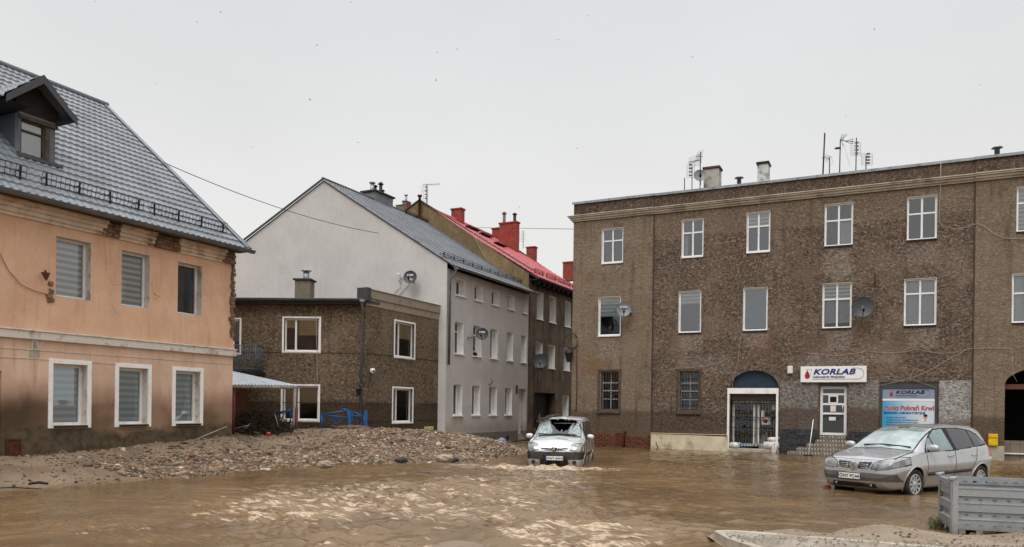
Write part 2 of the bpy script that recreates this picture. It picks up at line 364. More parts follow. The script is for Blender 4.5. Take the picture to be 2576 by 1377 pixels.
simple('black_sill', C(38,33,31), .4, 0, .15, 5, .05)
simple('concrete', C(172,164,148), .9, 0, .12, 2.5, .5, dirt=C(120,108,90), dirtscale=2.4, dirtamt=.6)
simple('cream_plinth', C(206,196,170), .9, 0, .1, 2.2, .5, dirt=C(140,122,92), dirtscale=1.9, dirtamt=.75)
simple('parapet_stone', C(150,138,122), .9, 0, .15, 2.5, .5, dirt=C(98,86,72), dirtscale=2.5, dirtamt=.7)
simple('blue_paint', C(22,92,150), .45, .1, .15, 6, .1, dirt=C(60,70,70), dirtscale=7)
simple('maroon_paint', C(96,32,34), .55, 0, .25, 6, .2, dirt=C(60,36,30))
simple('navy_paint', C(28,48,68), .5, 0, .15, 5, .1, dirt=C(20,34,52))
simple('white_plastic', C(226,225,220), .4, 0, .04, 4, 0)
simple('yellow_paint', C(226,180,20), .5, 0, .08, 4, .05, dirt=C(150,120,30), dirtscale=6)
simple('pale_yellow', C(206,196,112), .7, 0, .1, 8, .1)
simple('dish_dark', C(58,60,64), .45, .1, .1, 3, 0)
simple('dish_grey', C(120,124,128), .45, .1, .08, 3, 0)
simple('cable_black', C(44,42,42), .6, 0, .1, 8, 0)
simple('cable_grey', C(120,112,104), .7, 0, .1, 8, 0)
simple('cable_pale', C(176,164,150), .7, 0, .1, 8, 0)
simple('blind_beige', C(196,170,130), .9, 0, .08, 4, .1)
simple('curtain_white', C(206,208,214), .9, 0, .08, 3, .1)
simple('blind_blue', C(138,150,170), .9, 0, .06, 2, 0)
simple('blind_dusk', C(82,86,96), .9, 0, .06, 2, 0)
simple('dark_room', C(22,20,19), .9, 0, .2, 2, 0)  # near-black stands in for the shade inside rooms and recesses
simple('paper', C(222,220,214), .8, 0, .05, 6, 0)
simple('sandbag', C(214,212,206), .85, 0, .08, 7, .4, dirt=C(140,120,98), dirtscale=4, dirtamt=.8)
simple('driftwood', C(112,82,60), .9, 0, .35, 9, .6, dirt=C(60,44,34), dirtscale=6)
simple('wet_wood', C(96,56,38), .55, 0, .35, 5, .4, dirt=C(48,28,20), dirtscale=5)
simple('reed', C(66,54,38), .85, 0, .4, 9, .3)
simple('dark_mud', C(62,52,42), .7, 0, .3, 4, .6)
simple('plank_grey', C(150,144,134), .85, 0, .2, 6, .4, dirt=C(80,72,62))
simple('skin', C(206,156,130), .6, 0, .06, 8, 0)
simple('dark_cloth', C(34,36,42), .9, 0, .2, 8, .2)
simple('hair', C(44,34,28), .7, 0, .2, 12, .2)
def m_zebra():
    s = S('day_night_blind'); x, y, z = s.xyz()
    k = s.ss(s.ma('PINGPONG', z, .075), .034, .044)
    c = s.mix(k, C(246,246,245), C(186,189,190)); c = s.mix(s.ma('MULTIPLY', s.ss(s.noise(60, 2), .4, .6), .2), c, C(226,226,226))
    MAT['zebra'] = s.bsdf(c, .85, 0, None, .2)
    s = S('teal_blind'); x, y, z = s.xyz(); k = s.ss(s.ma('PINGPONG', z, .08), .03, .05)
    MAT['zebra_teal'] = s.bsdf(s.mix(k, C(230,242,244), C(196,210,214)), .85, 0, None, .2)
    s = S('patterned_curtain'); n = s.noise(26, 4, vec=s.map((1, 1, 1.6)))
    MAT['lace'] = s.bsdf(s.mix(s.ss(n, .42, .62), C(196,198,206), C(150,152,166)), .9, 0, None, .2)
m_zebra()
def m_glass(name, tint=(.75,.79,.79,1), refl=1.7, rough=.015, add=.02):
    s = S(name); fr = s.n('Fresnel', {'IOR': 1.5}).outputs[0]
    f = s.n('Math', {0: fr, 1: refl, 2: add}, operation='MULTIPLY_ADD', use_clamp=True).outputs[0]
    t = s.n('BsdfTransparent', {0: tint}); g = s.n('BsdfGlossy', {0: (.95,.97,1,1), 'Roughness': rough,
        'Normal': s.bump(s.noise(1.6, 2), .04, .05)})
    m = s.n('MixShader', {0: f}); s.t.links.new(t.outputs[0], m.inputs[1]); s.t.links.new(g.outputs[0], m.inputs[2])
    s.t.links.new(m.outputs[0], s.out.inputs[0]); MAT[name] = s.m; return s.m
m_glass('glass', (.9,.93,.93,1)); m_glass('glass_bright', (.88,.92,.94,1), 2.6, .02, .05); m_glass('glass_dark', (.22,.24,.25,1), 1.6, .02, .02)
def m_bricks():
    s = S('red_bricks'); b = s.n('TexBrick', {'Vector': s.map((1,1,1), rot=(rad(90),0,0)), 'Color1': C(138,64,46), 'Color2': C(104,50,40), 'Mortar': C(96,80,68),
        'Scale': 1.0, 'Mortar Size': .014, 'Brick Width': .27, 'Row Height': .085, 'Mortar Smooth': .2, 'Bias': 0.0})
    n = s.noise(7, 5, .65); c = s.mix(s.ma('MULTIPLY', s.ss(n, .38, .62), .85), b.outputs['Color'], C(104,82,64))
    h = s.ma('ADD', s.ma('MULTIPLY', b.outputs['Fac'], -1.0), s.ma('MULTIPLY', n, 1.2))
    MAT['bricks'] = s.bsdf(c, .92, 0, s.bump(h, .9, .04), .25)
    s = S('stacked_slate'); b = s.n('TexBrick', {'Vector': s.map((1,1,1), rot=(rad(90),0,0)), 'Color1': C(72,74,80), 'Color2': C(46,46,50), 'Mortar': C(24,24,26),
        'Scale': 1.0, 'Mortar Size': .008, 'Brick Width': .36, 'Row Height': .06, 'Mortar Smooth': .1, 'Bias': -.1})
    n = s.noise(9, 5, .65); c = s.mix(s.ma('MULTIPLY', s.ss(n, .45, .7), .5), b.outputs['Color'], C(96,92,88))
    h = s.ma('ADD', s.ma('MULTIPLY', b.outputs['Fac'], -.8), s.ma('MULTIPLY', n, 1.0))
    MAT['slate_stone'] = s.bsdf(c, .6, 0, s.bump(h, .9, .04), .4)
m_bricks()
def m_hazard():
    s = S('hazard_stripe'); x, y, z = s.xyz()
    k = s.ss(s.ma('PINGPONG', s.ma('ADD', x, s.ma('MULTIPLY', z, .9)), .055), .026, .03)
    c = s.mix(k, C(206,204,196), C(36,34,32)); c = s.mix(s.ma('MULTIPLY', s.ss(s.noise(6, 4), .52, .6), .85), c, C(112,100,88))
    MAT['hazard'] = s.bsdf(c, .7)
    s = S('step_tile'); b = s.n('TexBrick', {'Vector': s.map((1,1,1), rot=(rad(90),0,0)), 'Color1': C(136,126,114), 'Color2': C(120,110,98), 'Mortar': C(70,62,54),
        'Scale': 1.0, 'Mortar Size': .008, 'Brick Width': .3, 'Row Height': .6, 'Mortar Smooth': .1}, offset=0.0)
    MAT['step_tile'] = s.bsdf(s.mix(s.ma('MULTIPLY', s.noise(5, 5), .5), b.outputs['Color'], C(96,82,66)), .6, 0, s.bump(s.noise(30, 3), .2, .01))
m_hazard()
def m_galv():
    s = S('galvanised'); v = s.voro(70, out='Color'); g = s.n('RGBToBW', {0: v}).outputs[0]; n = s.noise(3, 5, .6)
    c = s.mix(g, C(146,150,152), C(168,172,174)); c = s.mix(s.ma('MULTIPLY', s.ss(n, .5, .72), .6), c, C(120,120,116))
    x, y, z = s.xyz(); c = s.mix(s.ma('MULTIPLY', s.ss(s.ma('ADD', z, s.ma('MULTIPLY', n, .3)), .38, .1), .5), c, C(120,108,88))
    MAT['galv'] = s.bsdf(c, s.lin(g, 0, 1, .42, .6), .45, s.bump(s.ma('ADD', g, s.noise(40, 3)), .12, .01), .5)
m_galv()
# ---------------------------------------------------------------- building helpers
def wall_mb(mb, x0, x1, z0, z1, holes, depth=.35, y=0.0):
    """front face at y with real openings; arch holes are (x0,x1,z0,zspring,ztop)"""
    H = [(h[0], h[1], h[2], h[4] if len(h) > 4 else h[3]) for h in holes]
    xs = sorted({x0, x1, *[a for h in H for a in h[:2] if x0 < a < x1]}); zs = sorted({z0, z1, *[a for h in H for a in h[2:] if z0 < a < z1]})
    inside = lambda cx, cz: any(h[0] < cx < h[1] and h[2] < cz < h[3] for h in H)
    idx = {}; V = []; Fc = []
    def vid(i, k):
        if (i, k) not in idx: idx[(i, k)] = len(V); V.append((xs[i], y, zs[k]))
        return idx[(i, k)]
    for i in range(len(xs)-1):
        for k in range(len(zs)-1):
            if not inside((xs[i]+xs[i+1])/2, (zs[k]+zs[k+1])/2):
                Fc.append((vid(i,k), vid(i+1,k), vid(i+1,k+1), vid(i,k+1)))
    mb.add(V, Fc)
    for h in holes:
        a, b, c = h[0], h[1], max(h[2], z0); d = h[3]; yd = y+depth
        mb.quad((a,y,c),(a,y,d),(a,yd,d),(a,yd,c)); mb.quad((b,y,d),(b,y,c),(b,yd,c),(b,yd,d))
        if h[2] > z0: mb.quad((b,y,c),(a,y,c),(a,yd,c),(b,yd,c))
        if len(h) > 4:
            zt = h[4]; n = 20; cx = (a+b)/2; rx = (b-a)/2; rz = zt-d
            arc = [(cx-rx*math.cos(math.pi*i/n), d+rz*math.sin(math.pi*i/n)) for i in range(n+1)]
            for i in range(n):
                (p, q), (r, t) = arc[i], arc[i+1]
                mb.quad((p,y,q),(r,y,t),(r,y,zt),(p,y,zt)) if zt-q > 1e-6 or zt-t > 1e-6 else None
                mb.quad((p,y,q),(p,yd,q),(r,yd,t),(r,y,t))
        else: mb.quad((a,y,d),(b,y,d),(b,yd,d),(a,yd,d))
    return mb
def opening(fr, u0, u1, v0, v1, z0=None, z1=None, uv=None, off=0.0):
    """opening from the photo's left edge (u0, v0..v1) and right edge u1, on the wall plane"""
    vm = (v0+v1)/2; x0 = fr.x(u0, vm, off); x1 = fr.x(u1, vm, off)
    return (x0, x1, fr.z(u0, v1, off) if z0 is None else z0, fr.z(u0, v0, off) if z1 is None else z1)
def ring(mb, x0, x1, z0, z1, w, y0, y1, wb=None, wt=None):
    wb = w if wb is None else wb; wt = w if wt is None else wt
    mb.box(x0, x0+w, y0, y1, z0, z1); mb.box(x1-w, x1, y0, y1, z0, z1)
    mb.box(x0+w, x1-w, y0, y1, z1-wt, z1)
    if wb > 0: mb.box(x0+w, x1-w, y0, y1, z0, z0+wb)
def window(parent, fr, op, y=.1, fw=.06, mull=(), trans=(), frame='pvc', glass='glass', blind_or_dark=None, curtain=None, sill=None,
           surround=None, lining=None, sash=True, label=None, name='window'):
    x0, x1, z0, z1 = op[:4]; mb = MB(); ring(mb, x0+.004, x1-.004, z0+.004, z1-.004, fw, y, y+.07)
    ix0, ix1, iz0, iz1 = x0+fw+.004, x1-fw-.004, z0+fw+.004, z1-fw-.004; w = ix1-ix0; h = iz1-iz0
    for m in mull:
        f, a, b = (m, 0, 1) if not isinstance(m, tuple) else m
        mb.box(ix0+w*f-fw*.55, ix0+w*f+fw*.55, y-.012, y+.06, iz0+h*a, iz0+h*b)
    for t in trans: mb.box(ix0, ix1, y-.009, y+.058, iz0+h*t-fw*.5, iz0+h*t+fw*.5)
    o = mb.build(name, MAT[frame], parent, fr)
    if label: o['label'] = label
    MB().quad((ix0-.01,y+.035,iz0-.01),(ix1+.01,y+.035,iz0-.01),(ix1+.01,y+.035,iz1+.01),(ix0-.01,y+.035,iz1+.01)).build('pane', MAT[glass], o, fr)
    for bl in ([] if blind_or_dark is None else blind_or_dark if isinstance(blind_or_dark, list) else [blind_or_dark]):
        m, a, b = bl[:3]; xa, xb = (bl[3], bl[4]) if len(bl) > 3 else (0, 1)
        MB().box(ix0+w*xa, ix0+w*xb, y+.075, y+.085, iz0+h*a, iz0+h*b).build('blind', MAT[m], o, fr)  # dark_room sheets paint the shade of an unlit room; the others are blinds
    if curtain:
        m, a, b = curtain[:3]; n = 44; q = curtain[3] if len(curtain) > 3 else (0, 1)
        arr = np.array([[(ix0+w*(q[0]+(q[1]-q[0])*i/n), y+.15+.025*math.sin(i*1.9)+.012*math.sin(i*.7+1), iz0+h*zz) for i in range(n+1)] for zz in (a, b)])
        MB().grid(arr).build('curtain', MAT[m], o, fr)
    if sill:
        m, pr, th = sill[:3]; ex = sill[3] if len(sill) > 3 else .03
        MB().box(x0-ex, x1+ex, -pr, y-.002, z0-th, z0+.006).build('sill', MAT[m], o, fr)
    if surround:
        m, sw, pr = surround[:3]; g = MB()
        ring(g, x0-sw, x1+sw, z0-(surround[3] if len(surround) > 3 else sw), z1+sw, sw, -pr, .02, wb=(surround[3] if len(surround) > 3 else sw))
        g.build('surround', MAT[m], o, fr, bevel=.006)
    if lining:
        g = MB(); ring(g, x0-.001, x1+.001, z0-.001, z1+.001, .008, -.003, y-.001); g.build('reveal', MAT[lining], o, fr)
    return o
def tile_roof(name, mat, parent, fr, x0, x1, e, r, period=.185, amp=.02, course=.35, step=.03, shear=0.0, ns=6):
    e = np.array(e); r = np.array(r); L = np.linalg.norm(r-e); d = (r-e)/L; nv = np.array([-d[1], d[0]])
    nc = int(math.ceil(L/course)); xs = np.arange(x0, x1+1e-6, period/ns); ts = []; of = []
    for i in range(nc):
        a, b = i*course, min((i+1)*course, L)
        for fct in (0.0, .12, .55, 1.0): ts.append(a+(b-a)*fct); of.append(step*(1-fct) if fct else step*.82)
    ts = np.array(ts); of = np.array(of)
    wv = np.cos(2*np.pi*xs/period); wv = amp*(np.sign(wv)*np.abs(wv)**.8)
    T, X = np.meshgrid(ts, xs, indexing='ij'); O = of[:, None]+wv[None, :]*(0.75+.25*(of[:, None]/step))
    Y = e[0]+d[0]*T+nv[0]*O; Z = e[1]+d[1]*T+nv[1]*O; V = np.stack([X+shear*Y, Y, Z], -1).reshape(-1, 3)
    m, n = len(ts), len(xs); i, j = np.meshgrid(np.arange(m-1), np.arange(n-1), indexing='ij')
    a = (i*n+j).ravel(); Fq = np.stack([a, a+1, a+n+1, a+n], -1)
    o = np_mesh(name, V, Fq, mat, parent, True, fr.M)
    return o
def slab(mb, x0, x1, e, r, th, shear=0.0):
    (y0, z0), (y1, z1) = e, r; l = math.hypot(y1-y0, z1-z0); n = ((z1-z0)/l*th, -(y1-y0)/l*th)
    f = lambda x, y, z: (x+shear*y, y, z)
    return mb.prism([f(x0,y0,z0), f(x0,y1,z1), f(x0,y1+n[0],z1+n[1]), f(x0,y0+n[0],z0+n[1])], (x1-x0, 0, 0))
def on_roof(fr, u, v, e, r):
    """point where the pixel's ray meets the roof plane through eave e and ridge r (local y,z)"""
    n = np.array([-(r[1]-e[1]), r[0]-e[0]]); Mi = fr.M.inverted(); o = Mi @ Vector((0, 0, EYE_H)); d = Mi.to_3x3() @ Vector(ray(u, v))
    t = (n[0]*(e[0]-o.y)+n[1]*(e[1]-o.z))/(n[0]*d.y+n[1]*d.z); return o+d*t
def on_x(fr, u, v, X):
    Mi = fr.M.inverted(); o = Mi @ Vector((0, 0, EYE_H)); d = Mi.to_3x3() @ Vector(ray(u, v)); return o+d*((X-o.x)/d.x)
def snow_guard(parent, fr, e, r, xa, xb, up=.55, h=.2, mat='black_iron', shear=0.0, rb=.006):
    L = math.hypot(r[0]-e[0], r[1]-e[1]); dy, dz = (r[0]-e[0])/L, (r[1]-e[1])/L
    y, z = e[0]+dy*up, e[1]+dz*up+.05; mb = MB(); f = lambda x, yy, zz: (x+shear*yy, yy, zz)
    ty = -.05
    for k in (0.0, .45, 1.0): mb.tube([f(xa, y+ty*k, z+h*k), f(xb, y+ty*k, z+h*k)], rb, 4)
    n = max(2, int((xb-xa)/.11))
    for i in range(n+1):
        x = xa+(xb-xa)*i/n; mb.tube([f(x, y, z-.01), f(x, y+ty, z+h)], rb*.8, 4)
    m = max(2, int((xb-xa)/.85)+1)
    for i in range(m):
        x = xa+.12+(xb-xa-.24)*i/(m-1); mb.box(x-.018+shear*y, x+.018+shear*y, y-.01, y+.02, z-.06, z+h*.95)
        mb.tube([f(x, y, z+h*.7), f(x, y+dy*.3, z+dz*.3-.03)], .012, 4)
    return mb.build('snow_guard', MAT[mat], parent, fr)
def gutter(parent, fr, x0, x1, y, z, r=.07, shear=0.0, drop=0.0, mat='gutter_metal'):
    mb = MB(); n = 8
    arr = np.array([[(x+shear*y, y-r*math.cos(math.pi*k/n), z-drop*(x-x0)-r*math.sin(math.pi*k/n)) for k in range(n+1)] for x in (x0, x1)])
    mb.grid(arr); arr2 = arr.copy(); arr2[:, :, 1] += (y-arr[:, :, 1])*.12; arr2[:, :, 2] += .006; mb.grid(arr2, flip=True)
    mb.tube([(x0+shear*y, y-r, z), (x1+shear*y, y-r, z-drop*(x1-x0))], .012, 6)
    for x in np.arange(x0+.3, x1, .9): mb.tube([(x, y-r*1.05, z-drop*(x-x0)), (x, y, z-drop*(x-x0)-r*1.1), (x, y+r*1.1, z-drop*(x-x0)-.01)], .012, 4)
    for x, s in ((x0, 1), (x1, -1)):
        mb.poly([(x+shear*y, y-r*math.cos(math.pi*k/n), z-drop*(x-x0)-r*math.sin(math.pi*k/n)) for k in range(n+1)])
    return mb.build('gutter', MAT[mat], parent, fr)
def chimney(parent, fr, x0, x1, y0, y1, z0, z1, mat, cap='dark_cap', ct=.1, cw=.05, pots=(), name='chimney'):
    o = MB().box(x0, x1, y0, y1, z0, z1).build(name, MAT[mat], parent, fr, bevel=.015)
    MB().box(x0-cw, x1+cw, y0-cw, y1+cw, z1+.001, z1+ct).build('cap', MAT[cap], o, fr, bevel=.015)
    for (fx, fy, r, h, m) in pots:
        cx = x0+(x1-x0)*fx; cy = y0+(y1-y0)*fy
        MB().lathe([(r, 0), (r, h*.7), (r*.7, h*.72), (r*.7, h*.8), (r*1.7, h*.8), (r*1.6, h*.86), (r*.6, h), (0, h)], (cx, cy, z1+ct), 10).build('chimney_pot', MAT[m], o, fr)
    return o
ANG = math.atan(952/1934.0); SD = (math.sin(ANG), math.cos(ANG)); PD = (SD[1], -SD[0])
FA = Frame((175-CU)/FPX*18.2, 18.2, *SD)           # street front of the orange house
FR = Frame(6.08, 33.4, *PD)                        # front of the brown tenement
FG = Frame((1152-CU)/FPX*35.2, 35.2, *SD)          # street front of the grey house and its neighbour
_b0 = Frame(FG.o[0]-.35*PD[0], FG.o[1]-.35*PD[1], *SD); _bx = _b0.x(918, 950)
FBS = _b0.sub(_bx, 0); FBF = Frame(FBS.o[0], FBS.o[1], 1.0, -.045)

# ---------------------------------------------------------------- orange house
def orange_house():
    t = thing('orange_house', 'peeling orange plaster house with grey-blue metal tile roof and dormer, muddy to its sills', 'house', FA.w(2, 0, 0))
    XL, XR, D = -6.6, FA.x(585, 960), 11.3
    e = (-.42, 6.25); rv = on_x(FA, 268, 266, XR+.22); r = (rv.y, rv.z)
    up = [opening(FA, 140, 229, 591.6, 744.7, 4.15, 5.555), opening(FA, 305, 377, 628.5, 767, 4.15, 5.555), opening(FA, 446.5, 508, 657, 788, 4.15, 5.555)]
    lo = [opening(FA, 132.4, 219, 918, 1072, 1.13, 2.58), opening(FA, 298, 371.5, 926, 1068, 1.13, 2.58), opening(FA, 440.7, 503, 935, 1065, 1.13, 2.58)]
    door = (FA.x(-75, 1000), FA.x(3, 1000), -.4, 2.35)
    extra_up = [(-3.9, -3.02, 4.15, 5.555)]
    mb = wall_mb(MB(), XL, XR, -.6, 6.47, up+lo+[door]+extra_up, .3)
    for x in (XL, XR):
        p = [(x,0,-.6),(x,D,-.6),(x,D,6.2),(x,r[0],r[1]-.12),(x,0,6.2)]; mb.poly(p if x == XR else p[::-1])
    mb.quad((XR,D,-.6),(XL,D,-.6),(XL,D,6.2),(XR,D,6.2))
    mb.build('wall', MAT['orange'], t, FA)
    for i, o in enumerate(up): window(t, FA, o, .2, .055, frame='pvc', blind_or_dark=('zebra', 0, 1) if i < 2 else ('blind_dusk', 0, 1), lining='worn_trim', glass='glass',
                                      label=None if i < 2 else 'window with a plain grey-brown screen')
    window(t, FA, extra_up[0], .2, .055, blind_or_dark=('zebra', 0, 1), lining='worn_trim')
    for o in lo: window(t, FA, o, .2, .07, blind_or_dark=('zebra_teal', 0, 1), lining='worn_trim', sill=('black_sill', .09, .05, -.02), surround=('white_trim', .105, .022, .06), glass='glass_bright')
    dd = MB(); ring(dd, door[0], door[1], -.4, 2.35, .09, .1, .22, wb=0); dd.box(door[0]+.09, door[1]-.09, .14, .19, -.4, 2.26); dd.build('door', MAT['brown_pvc'], t, FA)
    # string course, scored line, cornice with broken lengths
    mb = MB(); mb.box(XL, XR+.07, -.075, .0, 3.09, 3.27); mb.box(XL, XR+.09, -.095, -.0, 3.271, 3.31); mb.build('string_course', MAT['worn_trim'], t, FA, bevel=.012)
    mb = MB()
    for z, a, b in ((2.86, XL, XR), (2.66, XL, lo[0][0]-.11), (2.66, lo[0][1]+.11, lo[1][0]-.11)): mb.box(a, b, -.012, .0, z-.008, z+.008)
    mb.build('scored_line', MAT['orange_cornice'], t, FA)
    mb = MB(); bk = MB(); cuts = [(XL, FA.x(262, 590)), (FA.x(296, 600), FA.x(385, 610)), (FA.x(444, 630), FA.x(562, 640))]
    for a, b in cuts:
        for z0, z1, y in ((5.78, 5.86, .045), (5.861, 5.96, .085), (5.961, 6.06, .13)): mb.box(a, b, -y, .0, z0, z1)
        mb.box(a, b, -.2, .0, 6.061, 6.15)
    mb.build('cornice', MAT['orange_cornice'], t, FA, bevel=.008)
    rr = random.Random(3)
    xx = XL
    while xx < XR-.1:
        w = rr.uniform(.14, .3); h = rr.uniform(.06, .1)
        if not any(a-.05 < xx < b-w for a, b in cuts):
            for k in range(4): bk.obox((xx+w/2, -.03, 5.84+k*.085), w*.95, .08+rr.uniform(0, .1), .075, rr.uniform(-.05, .05))
        xx += w
        if xx >= XR-.1 or any(a < xx < b for a, b in cuts):
            if bk.v: bk.build('broken_cornice', MAT['bare_brickwork'], t, FA); bk = MB()
    for k in range(18): bk.obox((XR-.02+rr.uniform(-.08, .0), .02, 5.75-k*.12), rr.uniform(.08, .2), .14, .1, rr.uniform(-.3, .3))
    bk.build('corner_bricks', MAT['bare_brickwork'], t, FA)
    # roof
    ro = tile_roof('roof', MAT['slate_blue_sheet'], t, FA, XL-.2, XR+.2, e, r, step=.032, amp=.014)
    mb = MB(); slab(mb, XL-.2, XR+.2, (e[0], e[1]-.035), (r[0], r[1]-.035), .05)
    slab(mb, XR+.2, XL-.2, (2*r[0]-e[0], e[1]-.02), (r[0], r[1]-.02), -.05); mb.build('roof_deck', MAT['dark_board'], ro, FA)
    mb = MB(); slab(mb, XR+.2, XR+.26, (e[0]-.02, e[1]+.06), (r[0]+.03, r[1]+.07), .17)
    mb.tube([(XL, r[0], r[1]+.03), (XR+.26, r[0], r[1]+.03)], .085, 8); slab(mb, XR+.08, XR+.2, (e[0], e[1]+.062), (r[0], r[1]+.062), .02)
    mb.build('ridge_cap', MAT['slate_blue_sheet'], ro, FA)
    MB().box(XL, XR+.15, -.37, -.003, 6.16, 6.2).build('eaves_board', MAT['old_wood'], t, FA)
    gutter(t, FA, XL-.2, XR+.3, -.47, 6.22, .085)
    for ua, ub in ((-80, 75), (115, 370), (390, 580)):
        pa = on_roof(FA, ua, 430, e, r); 
        xa = FA.x(ua, 480, -.1); xb = FA.x(ub, 520, -.1); snow_guard(t, FA, e, r, xa, xb, .62, .27, rb=.0085)
    # ventilation grille, rusty hatch, bracket
    o = opening(FA, 78, 94.5, 856, 880); g = MB(); ring(g, o[0], o[1], o[2], o[3], .02, -.02, .0)
    for k in range(1, 5): g.box(o[0]+(o[1]-o[0])*k/5-.006, o[0]+(o[1]-o[0])*k/5+.006, -.016, 0, o[2], o[3])
    for k in range(1, 7): g.box(o[0], o[1], -.014, 0, o[2]+(o[3]-o[2])*k/7-.006, o[2]+(o[3]-o[2])*k/7+.006)
    v = g.build('ventilation_grille', MAT['worn_trim'], t, FA)
    MB().box(o[0]-.04, o[1]+.05, -.005, 0, o[2]-.2, o[2]-.002).build('cement_patch', MAT['concrete'], t, FA)
    MB().box(o[0]+.004, o[1]-.004, -.008, .0, o[2]+.004, o[3]-.004).build('grille_backing', MAT['dark_room'], v, FA)
    o = opening(FA, 14, 51, 1105, 1150); g = MB(); g.box(o[0], o[1], -.03, 0, o[2], o[3]); ring(g, o[0], o[1], o[2], o[3], .03, -.045, -.0305)
    for k in range(9): g.lathe([(.012, 0), (0, .012)], n=6, M=Matrix.Translation((o[0]+.05+k*(o[1]-o[0]-.1)/8, -.03, o[3]-.07)) @ Matrix.Rotation(rad(90), 4, 'X'))
    g.build('rusty_hatch', MAT['rusty_iron'], t, FA)
    x, z = FA.at(105, 692); g = MB(); g.tube([(x+.09, .02, z+.12), (x+.02, -.14, z+.04)], .02, 6); g.prism([(x-.1, -.12, z+.04), (x+.1, -.12, z+.05), (x+.02, -.12, z-.14)], (0, -.04, 0)); g.build('wall_bracket', MAT['rusty_iron'], t, FA)
    x, z = FA.at(126, 735); g = MB(); rr = random.Random(9)
    for k in range(14): g.obox((x+rr.uniform(-.06, .06), -.005, z+rr.uniform(-.22, .22)), rr.uniform(.06, .13), .035, rr.uniform(.05, .1), rr.uniform(-.3, .3), 0, rr.uniform(-.5, .5))
    g.build('bare_patch', MAT['bare_brickwork'], t, FA)
    g = MB(); pts = [FA.at(u, v) for u, v in ((-5, 634), (20, 682), (50, 716), (80, 731), (116, 741))]; g.tube([(a, -.03, b) for a, b in pts], .009, 5)
    tag(g.build('cable', MAT['cable_grey'], None, FA), 'slack grey cable drooping across the orange upper wall at the photo edge', 'cable')
    # dormer
    s0 = on_roof(FA, 49, 392.5, e, r); s1 = on_roof(FA, 142, 418, e, r); yd = (s0.y+s1.y)/2; zs = (s0.z+s1.z)/2
    sl = (r[1]-e[1])/(r[0]-e[0]); yroof = lambda z: e[0]+(z-e[1])/sl
    xl = FA.x(48.7, 340, yd); xr = FA.x(138.5, 360, yd); zt = FA.z(138.5, 311, yd); yo = yd-.38
    ax, az = FA.at(106.6, 194, yo); lx, lz = FA.at(15.5, 242, yo); rx, rz = FA.at(193.6, 304, yo)
    ez = (lz+rz)/2; hw = (rx-lx)/2; ax = (lx+rx)/2
    dm = MB(); wx0, wx1 = FA.x(49.5, 340, yd)+.02, FA.x(113.5, 350, yd); wz1 = zt-.16
    wall_mb(dm, xl, xr, zs, zt, [(wx0, wx1, zs+.06, wz1)], .06, yd)
    dm.quad((xl, yd, zs), (xl, yd, zt), (xl, yroof(zt), zt), (xl, yroof(zt), zt)) if False else None
    d = dm.build('dormer', MAT['grey_flank'], t, FA)
    fl = MB(); fl.poly([(xl-.001,yd,zs-.02),(xl-.001,yd,zt),(xl-.001,yroof(zt),zt)]); fl.poly([(xr+.001,yd,zs),(xr+.001,yroof(zt),zt),(xr+.001,yd,zt)]); fl.build('dormer_flank', MAT['slate_flank'], d, FA)
    g = MB(); g.box(xl-.012, xl-.002, yd+.0, yd+.16, zs+.1, zt); g.build('corner_board', MAT['grey_flank'], d, FA)
    g = MB(); g.poly([(xl,yd+.01,zt),(xr,yd+.01,zt),(xr+.1,yd+.01,ez+.18),(ax,yd+.01,az-.1),(xl-.1,yd+.01,ez+.18)])
    # soffits
    g.quad((rx,yo,rz-.04),(rx,yd+.3,rz-.04),(xr,yd+.3,zt+.02),(xr,yo,zt+.02)); g.quad((lx,yo,ez-.04),(xl,yo,zt+.02),(xl,yroof(zt),zt+.02),(lx,yroof(ez)+.0,ez-.04))
    g.build('dormer_gable', MAT['dark_board'], d, FA)
    rf = MB()
    for sx, ex_ in ((-1, ax-hw), (1, ax+hw)):
        n1, n2 = 40, 28; A0 = np.array((ax, yo, az)); A1 = np.array((ax, yroof(az), az)); E0 = np.array((ex_, yo, ez)); E1 = np.array((ex_, yroof(ez), ez))
        nr = np.array((sx*(az-ez), 0, hw)); nr = nr/np.linalg.norm(nr); arr = np.zeros((n1+1, n2*2+1, 3))
        for i in range(n1+1):
            for j in range(n2*2+1):
                a, b = i/n1, j/(n2*2); p = (A0*(1-a)+E0*a)*(1-b)+(A1*(1-a)+E1*a)*b
                arr[i, j] = p+nr*(.03+.018*math.cos(p[1]*2*math.pi/.185)+.03*((a*hw*1.25/.35) % 1.0))
        rf.grid(arr, flip=(sx > 0))
        rf.quad(tuple(A0), tuple(A1), tuple(E1), tuple(E0))
    rf.build('dormer_roof', MAT['slate_blue_sheet'], d, FA)
    bg_ = MB()
    for ex_ in (ax-hw, ax+hw):
        bg_.prism([(ax, yo-.03, az+.06), (ex_, yo-.03, ez+.04), (ex_, yo-.03, ez-.13), (ax, yo-.03, az-.15)], (0, .025, 0))
    bg_.build('barge_board', MAT['dark_trim'], d, FA)
    g = MB(); g.box(xl-.04, xr+.03, yd-.07, yd, wz1+.005, wz1+.09); g.box(wx1+.005, wx1+.1, yd-.02, yd, zs, wz1); g.build('window_head', MAT['old_wood'], d, FA)
    g = MB(); g.box(xl-.06, xr+.14, yd-.12, yd, zs-.05, zs+.03); g.build('dormer_sill', MAT['dark_trim'], d, FA)
    window(d, FA.sub(0, yd), (wx0, wx1, zs+.06, wz1), .03, .035, trans=(.72,), frame='old_wood', glass='glass_bright', blind_or_dark=('paper', 0, 1), name='dormer_window')
    return t, e, r
OH = orange_house()

